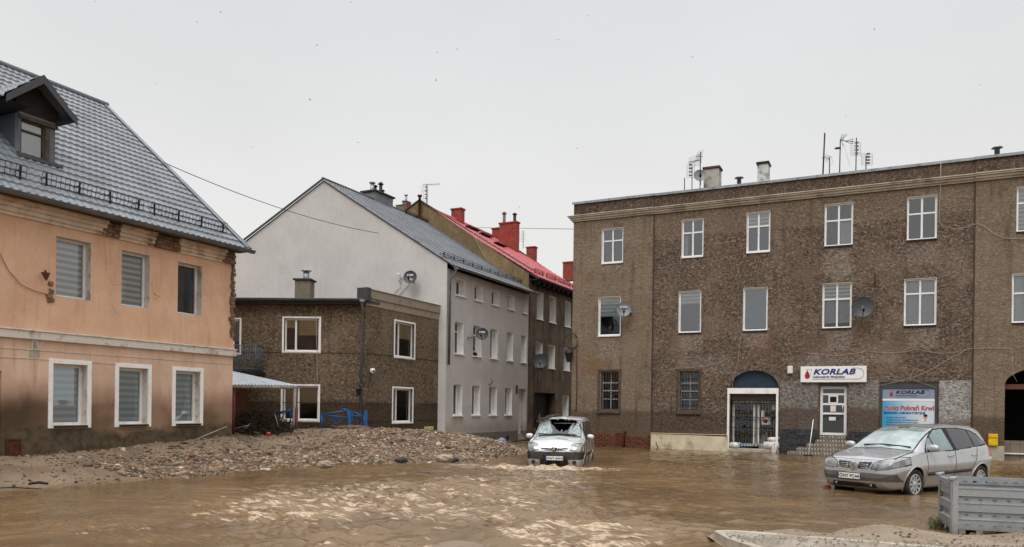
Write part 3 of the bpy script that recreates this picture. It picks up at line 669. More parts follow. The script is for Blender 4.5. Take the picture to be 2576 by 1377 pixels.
# ---------------------------------------------------------------- brown annex between the orange and the grey house
def annex():
    t = thing('brown_annex', 'low two-storey brown roughcast house with white-framed windows behind the gravel heap', 'house', FBS.o+(0,))
    zg = 5.66; WL = FBF.x(560, 950); SL = FBS.x(1112, 950)
    f = []
    up = opening(FBF, 714.5, 803, 801, 884); lw = opening(FBF, 711, 800.5, 971, 1057); bd = (FBF.x(572, 840), FBF.x(603.5, 840), FBF.z(600, 889), FBF.z(600, 804))
    mb = wall_mb(MB(), WL, 0, -.6, zg, [up, lw, bd], .2); mb.build('front_wall', MAT['annex_wall'], t, FBF)
    su = opening(FBS, 993.5, 1042, 808, 897); sl_ = opening(FBS, 988.5, 1037, 977, 1063)
    ptl, ptr = FBS.at(933, 729), FBS.at(1119, 775); pz = (ptl[1]+ptr[1])/2
    mb = wall_mb(MB(), 0, SL, -.6, pz-.62, [su, sl_], .2); mb.build('side_wall', MAT['annex_wall'], t, FBS)
    window(t, FBF, up, .1, .06, mull=(.3,), surround=('white_trim', .07, .02), blind_or_dark=[('blind_beige', .5, 1, .36, 1), ('blind_beige', .74, 1, 0, .26)], sill=('white_trim', .04, .03))
    window(t, FBF, lw, .1, .06, mull=(.42,), surround=('white_trim', .07, .02), blind_or_dark=[('blind_beige', .5, 1, .46, 1), ('blind_beige', .3, 1, 0, .38)], sill=('white_trim', .04, .03))
    window(t, FBF, bd, .1, .06, surround=('white_trim', .06, .02), blind_or_dark=('blind_blue', .35, 1), label='tall balcony window half hidden by the orange corner')
    window(t, FBS, su, .1, .06, mull=(.25,), surround=('white_trim', .07, .02), blind_or_dark=('blind_beige', .55, 1, .3, 1), sill=('white_trim', .05, .04))
    window(t, FBS, sl_, .1, .06, mull=(.22,), surround=('white_trim', .07, .02), sill=('white_trim', .05, .04))
    g = MB()
    for v in (889, 1015): z = FBF.z(900, v); g.box(WL, -.06, -.012, 0, z-.014, z+.014)
    g.build('front_seam', MAT['dark_mud'], t, FBF)  # dark strip paints the shadow line of the scored render
    g = MB()
    for u, v in ((925, 889), (925, 1015), (925, 1060)):
        z = FBS.z(u, v)
        for a, b in ((.05, su[0]-.08), (su[1]+.08, SL)): MB().box(a, b, -.012, 0, z-.014, z+.014).build('side_seam', MAT['dark_mud'], t, FBS)  # shadow of the scored line, painted as a dark strip
    g = MB(); g.box(0, SL+.1, -.06, .25, pz-.33, pz); g.box(0, SL+.05, -.02, .25, pz-.62, pz-.331); g.box(0, SL+.13, -.09, .28, pz+.001, pz+.035); g.build('parapet', MAT['parapet_stone'], t, FBS, bevel=.01)
    MB().box(-.1, .14, -.14, .35, zg+.05, pz+.05).build('parapet_end', MAT['dark_trim'], t, FBS)
    # low roof sheet behind the gutter
    a, b = FBF.w(WL-.2, -.3, 0), FBF.w(-.05, -.3, 0); gz = zg+.08
    c_, d_ = FBS.w(SL, .2, 0), FBS.w(SL+1.5, 7.5, 0)
    mb = MB(); top = [(a[0],a[1],gz),(b[0],b[1],gz),(c_[0],c_[1],gz+.1),(d_[0],d_[1],gz+.1),(a[0]-1.5,a[1]+7,gz+.1)]; mb.prism(top, (0, 0, -.1)); mb.build('roof', MAT['dark_trim'], t)
    gutter(t, FBF, WL-.2, -.02, -.36, zg+.08, .07)
    MB().box(WL, -.0, -.3, -.02, zg-.12, zg-.02).build('eaves_board', MAT['dark_board'], t, FBF)
    MB().quad((WL,1.1,-.5),(-1.1,1.1,-.5),(-1.1,1.1,zg-.1),(WL,1.1,zg-.1)).build('dark_interior', MAT['dark_room'], t, FBF)  # near-black sheets paint the hollow rooms behind the windows as unlit
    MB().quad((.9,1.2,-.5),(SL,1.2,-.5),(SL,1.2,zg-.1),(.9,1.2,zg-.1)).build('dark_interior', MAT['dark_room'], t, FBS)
    # downpipe
    x0 = FBF.x(911, 900, -.12); zt = zg+.02
    g = MB(); g.tube([(x0+.02, -.34, zt), (x0+.02, -.34, zt-.12), (x0-.01, -.1, zt-.4), (x0-.03, -.1, .35)], .05, 8); g.lathe([(.11, 0), (.11, .1), (.06, .02), (.05, -.08)], (x0+.02, -.34, zt-.06), 8)
    for z in (zt-1.6, zt-3.2): g.lathe([(.066, -.02), (.066, .02)], (x0-.02, -.1, z), 8)
    g.build('downpipe', MAT['gutter_metal'], t, FBF)
    # chimney
    y = 1.8; xa = FBF.x(741, 740, y); xb = FBF.x(780, 740, y); zc = FBF.z(760, 705, y)
    chimney(t, FBF, xa, xb, y, y+.6, zg, zc, 'old_chimney', 'dark_cap', .07, .07, [(.62, .4, .13, .42, 'zinc')])
    # balcony on the left
    g = MB(); xa, xb = FBF.x(570, 900, -.8), FBF.x(643, 900, -.8); zb = FBF.z(600, 933, -.8); zt = FBF.z(600, 869, -.8)
    o = MB().box(xa-.5, xb+.06, -.85, 0, zb-.14, zb).build('balcony', MAT['dark_board'], t, FBF)
    for z in (zb+.08, zb+.45, zt): g.tube([(xa, -.8, z), (xb, -.8, z)], .018, 5); g.tube([(xb, -.8, z), (xb, 0, z)], .018, 5)
    for k in range(12): x = xa+(xb-xa)*k/11; g.tube([(x, -.8, zb), (x, -.8, zt)], .012 if k not in (0, 11) else .022, 5)
    for k in range(1, 6): g.tube([(xb, -.8*k/6, zb), (xb, -.8*k/6, zt)], .012, 5)
    g.build('balcony_railing', MAT['balcony_steel'], o, FBF)
    x = FBF.x(797, 800, -.03); g = MB(); z1 = zg
    for q in ([(x-.05, -.05, zg), (x, -.05, zg-1.2), (x+.03, -.05, FBF.z(797, 889)), (x+.06, -.05, FBF.z(800, 960)), (x-.03, -.05, FBF.z(795, 965)-.05)],): g.tube(q, .011, 4)
    tag(g.build('cable', MAT['cable_pale'], None, FBF), 'pale cable hanging from the annex gutter past its front windows', 'cable')
    return t
AX = annex()
tl = thing('wall_lantern', 'small black lantern fixed beside the annex downpipe', 'lantern', FBF.w(FBF.x(990*.0+905, 985), -.2, FBF.z(905, 985)))
def small_lantern(root, s=1.0, mat='black_iron'):
    M = Matrix.Translation(WM[root.name].translation)
    b = MB(); b.lathe([(.05*s, -.16*s), (.1*s, .08*s), (.1*s, .1*s), (0.03*s, .2*s), (.02*s, .24*s), (0, .25*s)], n=6, smooth=False); b.tube([(0, 0, .18*s), (0, .18*s, .26*s)], .015*s, 5)
    me = b.xf(M); me.build('lantern_body', MAT[mat], root)
    return root
small_lantern(tl)
x, z = FBS.at(937, 933, -.1)
cmr = thing('security_camera', 'white dome camera on the annex side wall near the corner', 'camera', FBS.w(x, -.1, z)); p = FBS.w(x, -.1, z)
MB().lathe([(0, .1), (.09, .08), (.11, 0), (.1, -.05), (.06, -.1), (0, -.12)], p, 12).build('housing', MAT['white_plastic'], cmr)
MB().lathe([(.045, 0), (.035, .03), (0, .04)], n=10, M=Matrix.Translation((p[0]+.06, p[1]-.075, p[2]-.02)) @ Matrix.Rotation(rad(70), 4, 'X')).build('lens', MAT['black_iron'], cmr)
g = MB(); g.tube([FBS.w(x-.02, -.03, z-.1), FBS.w(x-.05, -.03, z-.35), FBS.w(x-.16, -.03, z-.62)], .012, 4); g.build('lead', MAT['cable_black'], cmr)
x, z = FBS.at(1079, 1079, -.02)
yp = thing('yellow_plate', 'faded yellow plate low on the annex side wall above the gravel', 'sign', FBS.w(x, -.02, z))
MB().box(x-.35, x+.35, -.025, -.003, z-.1, z+.1).build('plate', MAT['pale_yellow'], yp, FBS)
g = MB()
for k in range(9): g.box(x-.27+k*.062, x-.225+k*.062, -.03, -.0255, z-.035, z+.04)
g.build('worn_mark', MAT['concrete'], yp, FBS)

# ---------------------------------------------------------------- grey house
GSH = -.218
def grey_house():
    t = thing('grey_house', 'tall grey rendered house with blank gable and dark tiled roof on the narrow street', 'house', FG.w(0, 0, 0))
    X0 = FG.x(1122, 900); X1 = 7.5; ze = 7.85; YR = 5.94; ZR = 12.15
    att = [opening(FG, a, b, 0, 0, z, z1) if 0 else (FG.x(a, (c+d)/2), FG.x(b, (c+d)/2), FG.z(a, d), FG.z(a, c)) for a, b, c, d, z, z1 in
           ((1147.2, 1170.5, 702.2, 745, 0, 0), (1193.5, 1214, 714.8, 755, 0, 0), (1236.4, 1256, 727.4, 764.4, 0, 0), (1277, 1293.8, 740, 775.6, 0, 0), (1314.8, 1330, 749.8, 786.2, 0, 0))]
    att = [(a, min(b, 7.3), 6.79, 7.52) for a, b, _, _ in att]
    mid = [(FG.x(a, 860), min(FG.x(b, 860), 7.3), 4.12, 5.59) for a, b in ((1143.4, 1166), (1189.6, 1211), (1233, 1252), (1274.6, 1291), (1310.8, 1326.7))]
    grd = [(FG.x(a, 1005), FG.x(b, 1005), 1.3, 2.72) for a, b in ((1140, 1162.5), (1187, 1207.6), (1230.5, 1250), (1270, 1287.8))]
    door = (FG.x(1303.8, 1040), min(FG.x(1326.7, 1040), 7.28), -.5, FG.z(1303.8, 978.4))
    mb = wall_mb(MB(), X0, X1, -.6, ze, att+mid+grd+[door], .34); mb.build('wall', MAT['street_render'], t, FG)
    dt = lambda yy: (X0+GSH*yy, yy)
    gp = [(X0, 0.0, -.6), (X0, 0.0, ze+.24), (X0+GSH*YR, YR, ZR-.07), (X0+GSH*2*YR, 2*YR, ze+.2), (X0+GSH*2*YR, 2*YR, -.6)]
    mb = MB(); mb.poly(gp); ln = X1-X0; mb.quad(gp[4], gp[3], (gp[3][0]+ln, gp[3][1], ze), (gp[3][0]+ln, gp[3][1], -.6)); mb.build('gable_wall', MAT['gable_render'], t, FG)
    for i, o in enumerate(att): window(t, FG, o, .3, .05, lining='white_trim', sill=('white_trim', .06, .05), glass='glass_dark', blind_or_dark=('dark_room', 0, 1))
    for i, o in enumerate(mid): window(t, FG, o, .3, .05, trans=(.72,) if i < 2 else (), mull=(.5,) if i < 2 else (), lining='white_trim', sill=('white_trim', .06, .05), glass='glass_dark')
    for o in grd: window(t, FG, o, .3, .05, lining='white_trim', sill=('white_trim', .06, .05), glass='glass_dark', blind_or_dark=('dark_room', 0, 1))
    d = MB(); ring(d, door[0], door[1], -.4, door[3], .07, .28, .36, wb=0); d.box(door[0]+.07, door[1]-.07, .3, .34, .25, door[3]-.07); d.build('door', MAT['white_trim'], t, FG)
    s = MB(); s.box(door[0]-.0, door[1], .0, .3, -.4, .1); s.box(door[0], door[1], .12, .3, .101, .25); s.build('door_step', MAT['concrete'], t, FG)
    e = (-.36, ze+.1); r = (YR, ZR)
    ro = tile_roof('roof', MAT['charcoal_sheet'], t, FG, X0-.05, X1-.02, e, r, .2, .022, .35, .03, GSH, 5)
    mb = MB(); slab(mb, X0-.0, X1-.02, (e[0], e[1]-.03), (r[0], r[1]-.03), .06, GSH); slab(mb, X1-.02, X0-.0, (2*YR+.36, e[1]-.03), (r[0], r[1]-.03), -.06, GSH); mb.build('roof_deck', MAT['dark_trim'], ro, FG)
    mb = MB(); slab(mb, X0-.1, X0-.05, (e[0], e[1]+.05), (r[0]+.03, r[1]+.06), .06, GSH); mb.build('right_verge'.replace('right_', ''), MAT['zinc'], ro, FG); mb = MB(); slab(mb, X0-.05, X0-.12, (2*YR+.36, e[1]+.05), (r[0]-.03, r[1]+.06), -.07, GSH)
    mb.tube([(X0-.1+GSH*YR, YR, ZR+.03), (X1+GSH*YR, YR, ZR+.03)], .07, 6); mb.build('verge_trim', MAT['dark_trim'], ro, FG)
    gutter(t, FG, X0-.05, X1+.1, -.42, ze+.06, .075)
    snow_guard(t, FG, e, r, X0+.1, X1-.3, .75, .2, shear=GSH, rb=.009)
    for i in range(1):
        pa, pb = on_roof(FG, 1015, 536, e, r), on_roof(FG, 1078, 563, e, r); snow_guard(t, FG, (pa.y-.6, pa.z-.6*.68), r, pa.x-GSH*pa.y, pb.x-GSH*pb.y, .6, .16, shear=GSH, rb=.012)
    xp = FG.x(1131, 800, -.12); g = MB()
    g.tube([(X0+.06, -.42, ze+.0), (X0+.06, -.42, ze-.15), (xp, -.12, ze-.5), (xp, -.12, 3.55)], .055, 8); g.lathe([(.1, 0), (.1, .1), (.06, -.05)], (X0+.06, -.42, ze-.08), 8); g.build('downpipe', MAT['gutter_metal'], t, FG)
    # stained patch under the first ground-floor window
    a, b = FG.x(1135, 1060), FG.x(1165, 1060); MB().box(a, b, -.006, 0, -.4, 1.24).build('stained_patch', MAT['concrete'], t, FG)
    # chimneys
    y = YR+.1; xa, xb = FG.x(935, 510, y), FG.x(981, 510, y); zb = ZR-.6; zt = FG.z(958, 492, y)
    chimney(t, FG, xa, xb, y-.2, y+.6, zb, zt, 'grey_chimney', 'dark_cap', .09, .09, [(.12, .4, .1, .5, 'zinc'), (.35, .5, .08, .42, 'black_iron'), (.58, .4, .09, .65, 'black_iron'), (.75, .5, .08, .34, 'black_iron')])
    xa, xb = FG.x(917.5, 500, y), FG.x(924, 500, y); zt = FG.z(920, 483, y)
    MB().lathe([(.1, -1.2), (.1, zt-ZR-.35), (.07, zt-ZR-.34), (.07, zt-ZR-.2), (.13, zt-ZR-.19), (.12, zt-ZR-.12), (.05, zt-ZR)], ((xa+xb)/2, y+.3, ZR), 10).build('flue', MAT['dark_cap'], t, FG)
    # house number plate, loose hook, little grilles
    x, z = FG.at(1299.5, 980); MB().box(x-.1, x+.12, -.02, 0, z-.22, z+.22).build('number_plate', MAT['dark_cap'], t, FG)
    x, z = FG.at(1276, 1104); g = MB(); g.box(x-.1, x+.14, -.012, 0, .02, .24); g.build('cellar_vent', MAT['dark_room'], t, FG)
    x, z = FG.at(1234, 962); g = MB(); g.tube([(x-.22, -.02, z-.12), (x, -.03, z-.08), (x+.05, -.1, z+.02), (x+.04, -.02, z+.14)], .018, 5); g.build('wall_hook', MAT['rusty_iron'], t, FG)
    return t, e, r, X0
GH = grey_house()

# ---------------------------------------------------------------- red-roofed neighbour
def red_house():
    t = thing('red_roofed_house', 'sooty house with ochre gable, bright red metal roof and red chimneys beyond the grey one', 'house', FG.w(7.6, 0, 0))
    X0, X1, ze = 7.53, 17.0, 8.75; YR = 6.27; ZR = 13.1
    win = [(FG.x(a, 780), FG.x(b, 780), 6.68, 8.2) for a, b in ((1349, 1366.6), (1382, 1398.6), (1421, 1435.7))]+[(15.2, 16.0, 6.68, 8.2)]
    mid = [(FG.x(a, 900), FG.x(b, 900), 4.0, 5.35) for a, b in ((1347.6, 1364), (1378.8, 1395.8), (1417.7, 1433.3))]+[(15.2, 16.0, 4.0, 5.35)]
    grd = [(FG.x(1415, 1020), FG.x(1430, 1020), FG.z(1415, 1049.6), FG.z(1415, 995.8))]
    pas = (FG.x(1343.5, 1050)+.02, FG.x(1396, 1050), -.5, FG.z(1370, 988.8))
    mb = wall_mb(MB(), X0, X1, -.6, ze, win+mid+grd+[pas], .5); mb.build('wall', MAT['sooty'], t, FG)
    mb = MB()
    for x, rev in ((X0+.01, False), (X1, True)):
        p = [(x,.03,-.6),(x,.03,ze+.25),(x+GSH*YR,YR,ZR+.25),(x+GSH*2*YR,2*YR,ze+.25),(x+GSH*2*YR,2*YR,-.6)]; mb.poly(p[::-1] if rev else p)
    mb.quad((X1+GSH*2*YR,2*YR,-.6),(X0+GSH*2*YR,2*YR,-.6),(X0+GSH*2*YR,2*YR,ze),(X1+GSH*2*YR,2*YR,ze)); mb.build('gable_wall', MAT['tan'], t, FG)
    for o in win+mid+grd: window(t, FG, o, .34, .05, lining='white_trim', sill=('white_trim', .05, .05), glass='glass_dark', blind_or_dark=('dark_room', 0, 1))
    g = MB(); g.box(pas[0], pas[1], .45, .5, -.5, pas[3]); 
    for k in range(7): x = pas[0]+(pas[1]-pas[0])*k/6; g.box(x-.012, x+.012, .435, .4499, -.5, pas[3])
    g.build('passage_gate', MAT['dark_board'], t, FG)
    e = (-.42, ze+.08); r = (YR, ZR)
    ro = tile_roof('roof', MAT['red_sheet'], t, FG, X0+.1, X1, e, r, .2, .02, .35, .028, GSH, 5)
    mb = MB(); slab(mb, X0+.1, X1, (e[0], e[1]-.03), (r[0], r[1]-.03), .06, GSH); slab(mb, X1, X0+.1, (2*YR+.4, e[1]-.03), (r[0], r[1]-.03), -.06, GSH); mb.build('roof_deck', MAT['dark_trim'], ro, FG)
    mb = MB(); slab(mb, X0-.06, X0+.12, (e[0]+.25, e[1]+.42), (r[0], r[1]+.3), .06, GSH); slab(mb, X0+.12, X0-.06, (2*YR+.2, e[1]+.35), (r[0], r[1]+.3), -.06, GSH); mb.build('gable_coping', MAT['dark_trim'], t, FG)
    mb = MB(); mb.tube([(X0+.2+GSH*YR, YR, ZR+.04), (X1+GSH*YR, YR, ZR+.04)], .1, 6); mb.build('ridge_cap', MAT['red_sheet'], ro, FG)
    gutter(t, FG, X0+.1, X1, -.48, ze+.05, .08, mat='dark_trim')
    mb = MB(); mb.box(X0+.1, X1, -.38, -.02, ze-.1, ze-.02)
    for k in range(14): x = X0+.4+k*.7; mb.box(x, x+.12, -.4, -.02, ze-.28, ze-.101)
    mb.build('eaves', MAT['dark_board'], t, FG)
    for a, b in ((1348, 1372), (1378, 1404), (1408, 1440), (1443, 1470)): snow_guard(t, FG, e, r, FG.x(a, 700, 0)+.15, FG.x(b, 710, 0)+.15, .7, .22, 'maroon_paint', GSH, .014)
    ch = [(1135, 1160, 523, .0, .55, 'red_chimney', ()), (1237.7, 1254, 573, .1, .6, 'red_chimney', ()), (1324, 1345, 620, .1, .6, 'red_chimney', ()), (1416, 1440, 658, .1, .6, 'red_chimney', ())]
    def red_stack(a, b, vt, xp, zb, th=.45, pots=()):
        q0, q1 = on_x(FG, b, vt, xp), on_x(FG, a, vt, xp); chimney(t, FG, xp, xp+th, q0.y, q1.y, zb, q0.z-.08, 'red_chimney', 'red_chimney', .1, .05, pots)
    for a, b, vt, dy, w, m, pots in ch: red_stack(a, b, vt, FG.x((a+b)/2, vt+20, YR), ZR-.9)
    pb = on_roof(FG, 1282, 625, e, r); red_stack(1256, 1300, 557, pb.x, pb.z-1.2, .42, [(.5, .8, .1, .75, 'old_chimney'), (.5, .2, .1, .6, 'black_iron')])
    # dark roof ladder near the gable
    pa, pc = on_roof(FG, 1225, 598, e, r), on_roof(FG, 1262, 622, e, r); g = MB()
    for q in (pa, pc): g.box(q.x-.9, q.x+.5, q.y-.2, q.y+.1, q.z+.08, q.z+.14)
    p2 = on_roof(FG, 1190, 580, e, r); g.box(p2.x-.8, p2.x+.7, p2.y-.2, p2.y+.1, p2.z+.08, p2.z+.14); g.build('roof_step', MAT['black_iron'], t, FG)
    # old two-part chimney and flue standing on the gable side
    q0, q1 = on_x(FG, 1017, 516, 6.9), on_x(FG, 996, 516, 6.9); chimney(t, FG, 6.9, 7.4, q0.y, q1.y, ZR-3.2, q0.z, 'old_chimney', 'old_chimney', .06, .03)
    q2, q3 = on_x(FG, 1022, 507, 6.95), on_x(FG, 1012, 507, 6.95); chimney(t, FG, 6.95, 7.4, q2.y, q3.y, ZR-3.2, q2.z, 'old_chimney', 'old_chimney', .07, .03, [(.4, .5, .07, .42, 'zinc')])
    MB().box(6.96, 7.42, q2.y-.02, q2.y-.004, ZR-3.2, q2.z).build('painted_chimney_side', MAT['red_chimney'], t, FG)
    q = FG.w(X0+.01, 0, 0); ftg = Frame(q[0], q[1], .97, -.24); (xa, za), (xb, zb) = ftg.at(1054, 490, -.2), ftg.at(1057, 562, -.2)
    MB().lathe([(.075, zb-.3), (.075, za-.12), (.14, za-.11), (.13, za-.03), (0, za)], ((xa+xb)/2, -.2, 0), 8).build('flue', MAT['rusty_iron'], t, ftg)
    return t, e, r
RH = red_house()
simple('dull_frame', C(176,178,182), .7, 0, .12, 5, .1, dirt=C(90,84,78), dirtscale=5, dirtamt=.7); simple('dull_lining', C(126,112,88), .9, 0, .2, 4, .2, dirt=C(74,64,52))
# ---------------------------------------------------------------- brown tenement
def tenement():
    t = thing('brown_tenement', 'long three-storey brown roughcast tenement with stone cornice and flooded shop fronts', 'building', FR.w(4, 0, 0))
    XA, XB, XC, XE, D = -3.74, 0.0, 11.97, 19.5, 11.0; ZW = 10.2; PR = .05
    FP = FR.sub(0, -PR)
    def row(items, z0, z1, fr=FR): return [(fr.x(a, 800), fr.x(b, 800), z0, z1) for a, b in items]
    s2 = row([(1712.4, 1767), (1875.5, 1934.7), (2071.4, 2142.8), (2278.6, 2354)], 8.2, 9.83)
    s2 = [(a, b, 8.2, z) for (a, b, _, _), z in zip(s2, (9.8, 9.83, 9.86, 9.83))]
    s2l = row([(1511.3, 1565)], 8.19, 9.72, FP); s2r = row([(2554, 2621)], 8.2, 9.8, FP)
    s1 = row([(1707, 1763.3), (1869, 1930.6), (2068.5, 2142), (2273.7, 2355.3)], 4.97, 6.74); s1l = row([(1505, 1561.4)], 4.95, 6.68, FP); s1r = row([(2545, 2616)], 4.95, 6.7, FP)
    g1 = opening(FP, 1510.9, 1556, 934.8, 1031, None, None); g2 = opening(FR, 1709, 1757.5, 935, 1033, None, None)
    shop = (FR.x(1836, 1050), FR.x(1957.8, 1050), -.6, FR.z(1836, 975), FR.z(1896, 932.4))
    lab = (FR.x(2060.6, 1030), FR.x(2131, 1030), .74, FR.z(2062, 963))
    pst = (FR.x(2212.7, 1000), FR.x(2359.6, 1000), .85, FR.z(2212.7, 962))
    gx = FP.x(2527.6, 1000); gate = (gx, gx+2.9, -.6, FP.z(2527.6, 968), FP.z(2590, 922))
    extraL = []
    mb = wall_mb(MB(), XB, XC, -.6, ZW, s2+s1+[g2, shop, lab, pst], .3)
    wall_mb(mb, XA, XB, -.6, ZW, s2l+s1l+[g1], .3, -PR); wall_mb(mb, XC, XE, -.6, ZW, s2r+s1r+[gate, (17.2, 18.2, 8.2, 9.8), (17.2, 18.2, 4.95, 6.7)], .3, -PR)
    for x in (XB, XC): mb.quad((x,-PR,-.6),(x,0,-.6),(x,0,ZW),(x,-PR,ZW))
    mb.quad((XA,D,-.6),(XA,-PR,-.6),(XA,-PR,ZW),(XA,D,ZW)); mb.quad((XE,-PR,-.6),(XE,D,-.6),(XE,D,ZW),(XE,-PR,ZW)); mb.quad((XE,D,-.6),(XA,D,-.6),(XA,D,ZW),(XE,D,ZW))
    mb.build('wall', MAT['tenement_wall'], t, FR)
    # joints between the bays
    g = MB()
    for x in (XB-.012, XC+.012): g.box(x-.022, x+.022, -PR-.006, -PR+.02, .7, ZW-.05)
    g.build('bay_joint', MAT['dark_mud'], t, FR)
    # cornice and parapet
    g = MB(); zc0, zc1 = 10.16, 10.42
    for a, b, p in ((XA-.1, XB, PR), (XB, XC, 0), (XC, XE, PR)):
        for z0, z1, o in ((zc0, zc0+.07, .07), (zc0+.071, zc0+.16, .13), (zc0+.161, zc0+.22, .2), (zc0+.221, zc1, .24)): g.box(a-(.0 if a > XA else o-.1), b, -p-o, .3, z0, z1)
    g.build('cornice', MAT['stone_cornice'], t, FR, bevel=.012)
    g = MB(); pz = 11.0
    for a, b, p in ((XA, XB-.01, PR), (XB-.01, XC, 0), (XC, XE, PR)): g.box(a, b, -p, .3, zc1+.0, pz)
    g.box(XA, XA+.3, .3, D, zc1, pz); g.box(XE-.3, XE, .3, D, zc1, pz); g.box(XA, XE, D-.3, D, zc1, pz)
    g.build('parapet', MAT['tenement_parapet'], t, FR)
    g = MB()
    for a, b, p in ((XA-.06, XB+.02, PR), (XB+.02, XC-.02, 0), (XC-.02, XE, PR)): g.box(a, b, -p-.07, .36, pz+.002, pz+.05); g.box(a, b, -p-.072, -p-.06, pz-.05, pz+.052)
    g.build('parapet_flashing', MAT['zinc'], t, FR)
    MB().box(XA+.1, XE-.1, .2, D-.1, ZW+.05, ZW+.18).build('roof', MAT['dark_trim'], t, FR)
    # windows, upper floors
    kw = dict(y=.1, fw=.06, lining='pvc')
    sl = ('black_sill', .05, .04, .0)
    cross = dict(mull=(.5,), trans=(.66,))
    window(t, FP, s2l[0], glass='glass_bright', blind_or_dark=('blind_dusk', 0, 1), sill=('pvc', .05, .05, .0), **cross, **kw)
    for i, o in enumerate(s2):
        cu = {2: ('curtain_white', 0, .62, (.5, 1)), 0: ('curtain_white', .0, .62, (.0, .2))}.get(i)
        bl = {1: [('blind_dusk', 0, .64), ('zebra', .66, 1)], 0: ('blind_dusk', .7, 1)}.get(i)
        window(t, FR, o, glass='glass_bright', curtain=cu, blind_or_dark=bl, sill=sl if i > 1 else ('pvc', .05, .05, .0), **(cross if i < 2 else dict(mull=(.5,), trans=(.62,))), **kw)
    for o in s2r+[(17.2, 18.2, 8.2, 9.8)]: window(t, FP, o, glass='glass_bright', trans=(.66,), mull=(.5,), blind_or_dark=('zebra', 0, 1), sill=sl, **kw)
    window(t, FP, s1l[0], glass='glass', blind_or_dark=('zebra_teal', .5, 1), sill=('pvc', .05, .05, .0), **kw)
    window(t, FR, s1[0], glass='glass_bright', blind_or_dark=[('zebra', .72, 1), ('blind_dusk', 0, .72)], sill=sl, **kw)
    window(t, FR, s1[1], glass='glass_bright', blind_or_dark=('blind_blue', .03, 1), sill=sl, **kw)
    window(t, FR, s1[2], glass='glass', blind_or_dark=('zebra', .66, 1), curtain=('lace', .1, .66), mull=(.5,), trans=(.66,), sill=sl, **kw)
    window(t, FR, s1[3], glass='glass_bright', curtain=('lace', 0, 1), mull=(.5,), trans=(.7,), sill=sl, **kw)
    for o in s1r+[(17.2, 18.2, 4.95, 6.7)]: window(t, FP, o, glass='glass_bright', curtain=('curtain_white', 0, 1), mull=(.5,), trans=(.62,), sill=sl, **kw)
    # barred ground-floor windows
    for fr, o in ((FP, g1), (FR, g2)):
        w = window(t, fr, o, .2, .05, mull=(.5,), trans=(.27, .5, .72), frame='dull_frame', glass='glass_dark', blind_or_dark=('dark_room', 0, 1), lining='dull_lining', name='barred_window')
        g = MB(); n = 7
        for k in range(n): x = o[0]+.05+(o[1]-o[0]-.1)*k/(n-1); g.tube([(x, .1, o[2]+.1), (x, .1, o[3]-.02)], .01, 4)
        for k in range(5): z = o[2]+.22+(o[3]-o[2]-.45)*k/4.3; g.box(o[0], o[1], .09, .115, z-.014, z+.014)
        g.build('window_bars', MAT['black_iron'], w, fr)
        g = MB(); ring(g, o[0]-.14, o[1]+.1, o[2]-.14, o[3]+.1, .1, -.04, .02); g.box(o[0]-.14, o[1]+.1, -.08, -.0405, o[2]-.16, o[2]-.1); g.build('surround', MAT['old_wood'], w, fr, bevel=.01)
        MB().box(o[0]+.002, o[1]-.002, .0, .19, o[2]-.0, o[2]+.06).build('sill', MAT['navy_paint'], w, fr)
    # plinths: bare brick, cream concrete, stacked slate
    zb = FP.z(1560, 1089); rr = random.Random(5); g = MB(); zr = -.5; row_h = .085; i = 0
    while zr < zb-.02:
        x = XA+.02+(.13 if i % 2 else 0)
        while x < XB-.06:
            w = min(.25, XB-.03-x); top = zb-.05-.12*abs(math.sin(x*2.3))*rr.random()
            if zr+row_h < top+.06: g.obox((x+w/2, -PR-.02+rr.uniform(-.012, .012), zr+.035), w-.015, .07, .072, rr.uniform(-.02, .02))
            x += .27
        zr += row_h; i += 1
    g.box(XA+.01, XB-.02, -PR-.012, -PR+.02, -.6, zb-.12); g.build('brick_plinth', MAT['bricks'], t, FR)
    xs = shop[0]-.06; zp = FR.z(1636, 1090)
    g = MB(); g.prism([(XB, -.14, -.6), (XB, -.14, zp), (xs, -.14, zp-.06), (xs, -.14, -.6)], (0, .14, 0)); g.box(XB, xs, -.17, -.0, zp-.0, zp+.02); g.build('cream_plinth', MAT['cream_plinth'], t, FR, bevel=.01)
    zs = FR.z(1990, 1083); rr = random.Random(8)
    for a, b in ((shop[1]+.06, lab[0]-.06), (lab[1]+.06, pst[0]), (pst[0], XC-.02)):
        zq = -.5; g = MB()
        while zq < zs:
            x = a; h = rr.uniform(.045, .075)
            if not (a == pst[0] and zq > .8):
                while x < b-.02:
                    w = min(rr.uniform(.2, .45), b-x); g.box(x, x+w-.006, -.03-rr.uniform(0, .03), 0, zq, zq+h-.006); x += w
            zq += h
        g.build('slate_plinth', MAT['slate_stone'], t, FR)
    z0, z1 = zs, FR.z(1990, 959)
    for a, b in ((shop[1]+.07, lab[0]-.05), (lab[1]+.05, pst[0]-.04), (pst[1]+.04, XC-.03)): MB().box(a, b, -.008, 0, z0, z1).build('painted_band', MAT['painted_roughcast' if a > 9 else 'grey_painted_roughcast'], t, FR)
    # shop doorway with arch
    p = FR.at(1831, 977); q = FR.at(1959, 977); zh = FR.z(1836, 991); zi = .12
    fx0, fx1 = p[0], q[0]
    g = MB(); g.box(fx0, fx0+.085, -.1, .06, -.5, p[1]); g.box(fx1-.085, fx1, -.1, .06, -.5, p[1]); g.box(fx0+.085, fx1-.085, -.1, .06, zh, p[1]); g.build('shop_portal', MAT['white_trim'], t, FR, bevel=.008)
    n = 20; cx = (shop[0]+shop[1])/2; rx = (shop[1]-shop[0])/2; rz = shop[4]-shop[3]
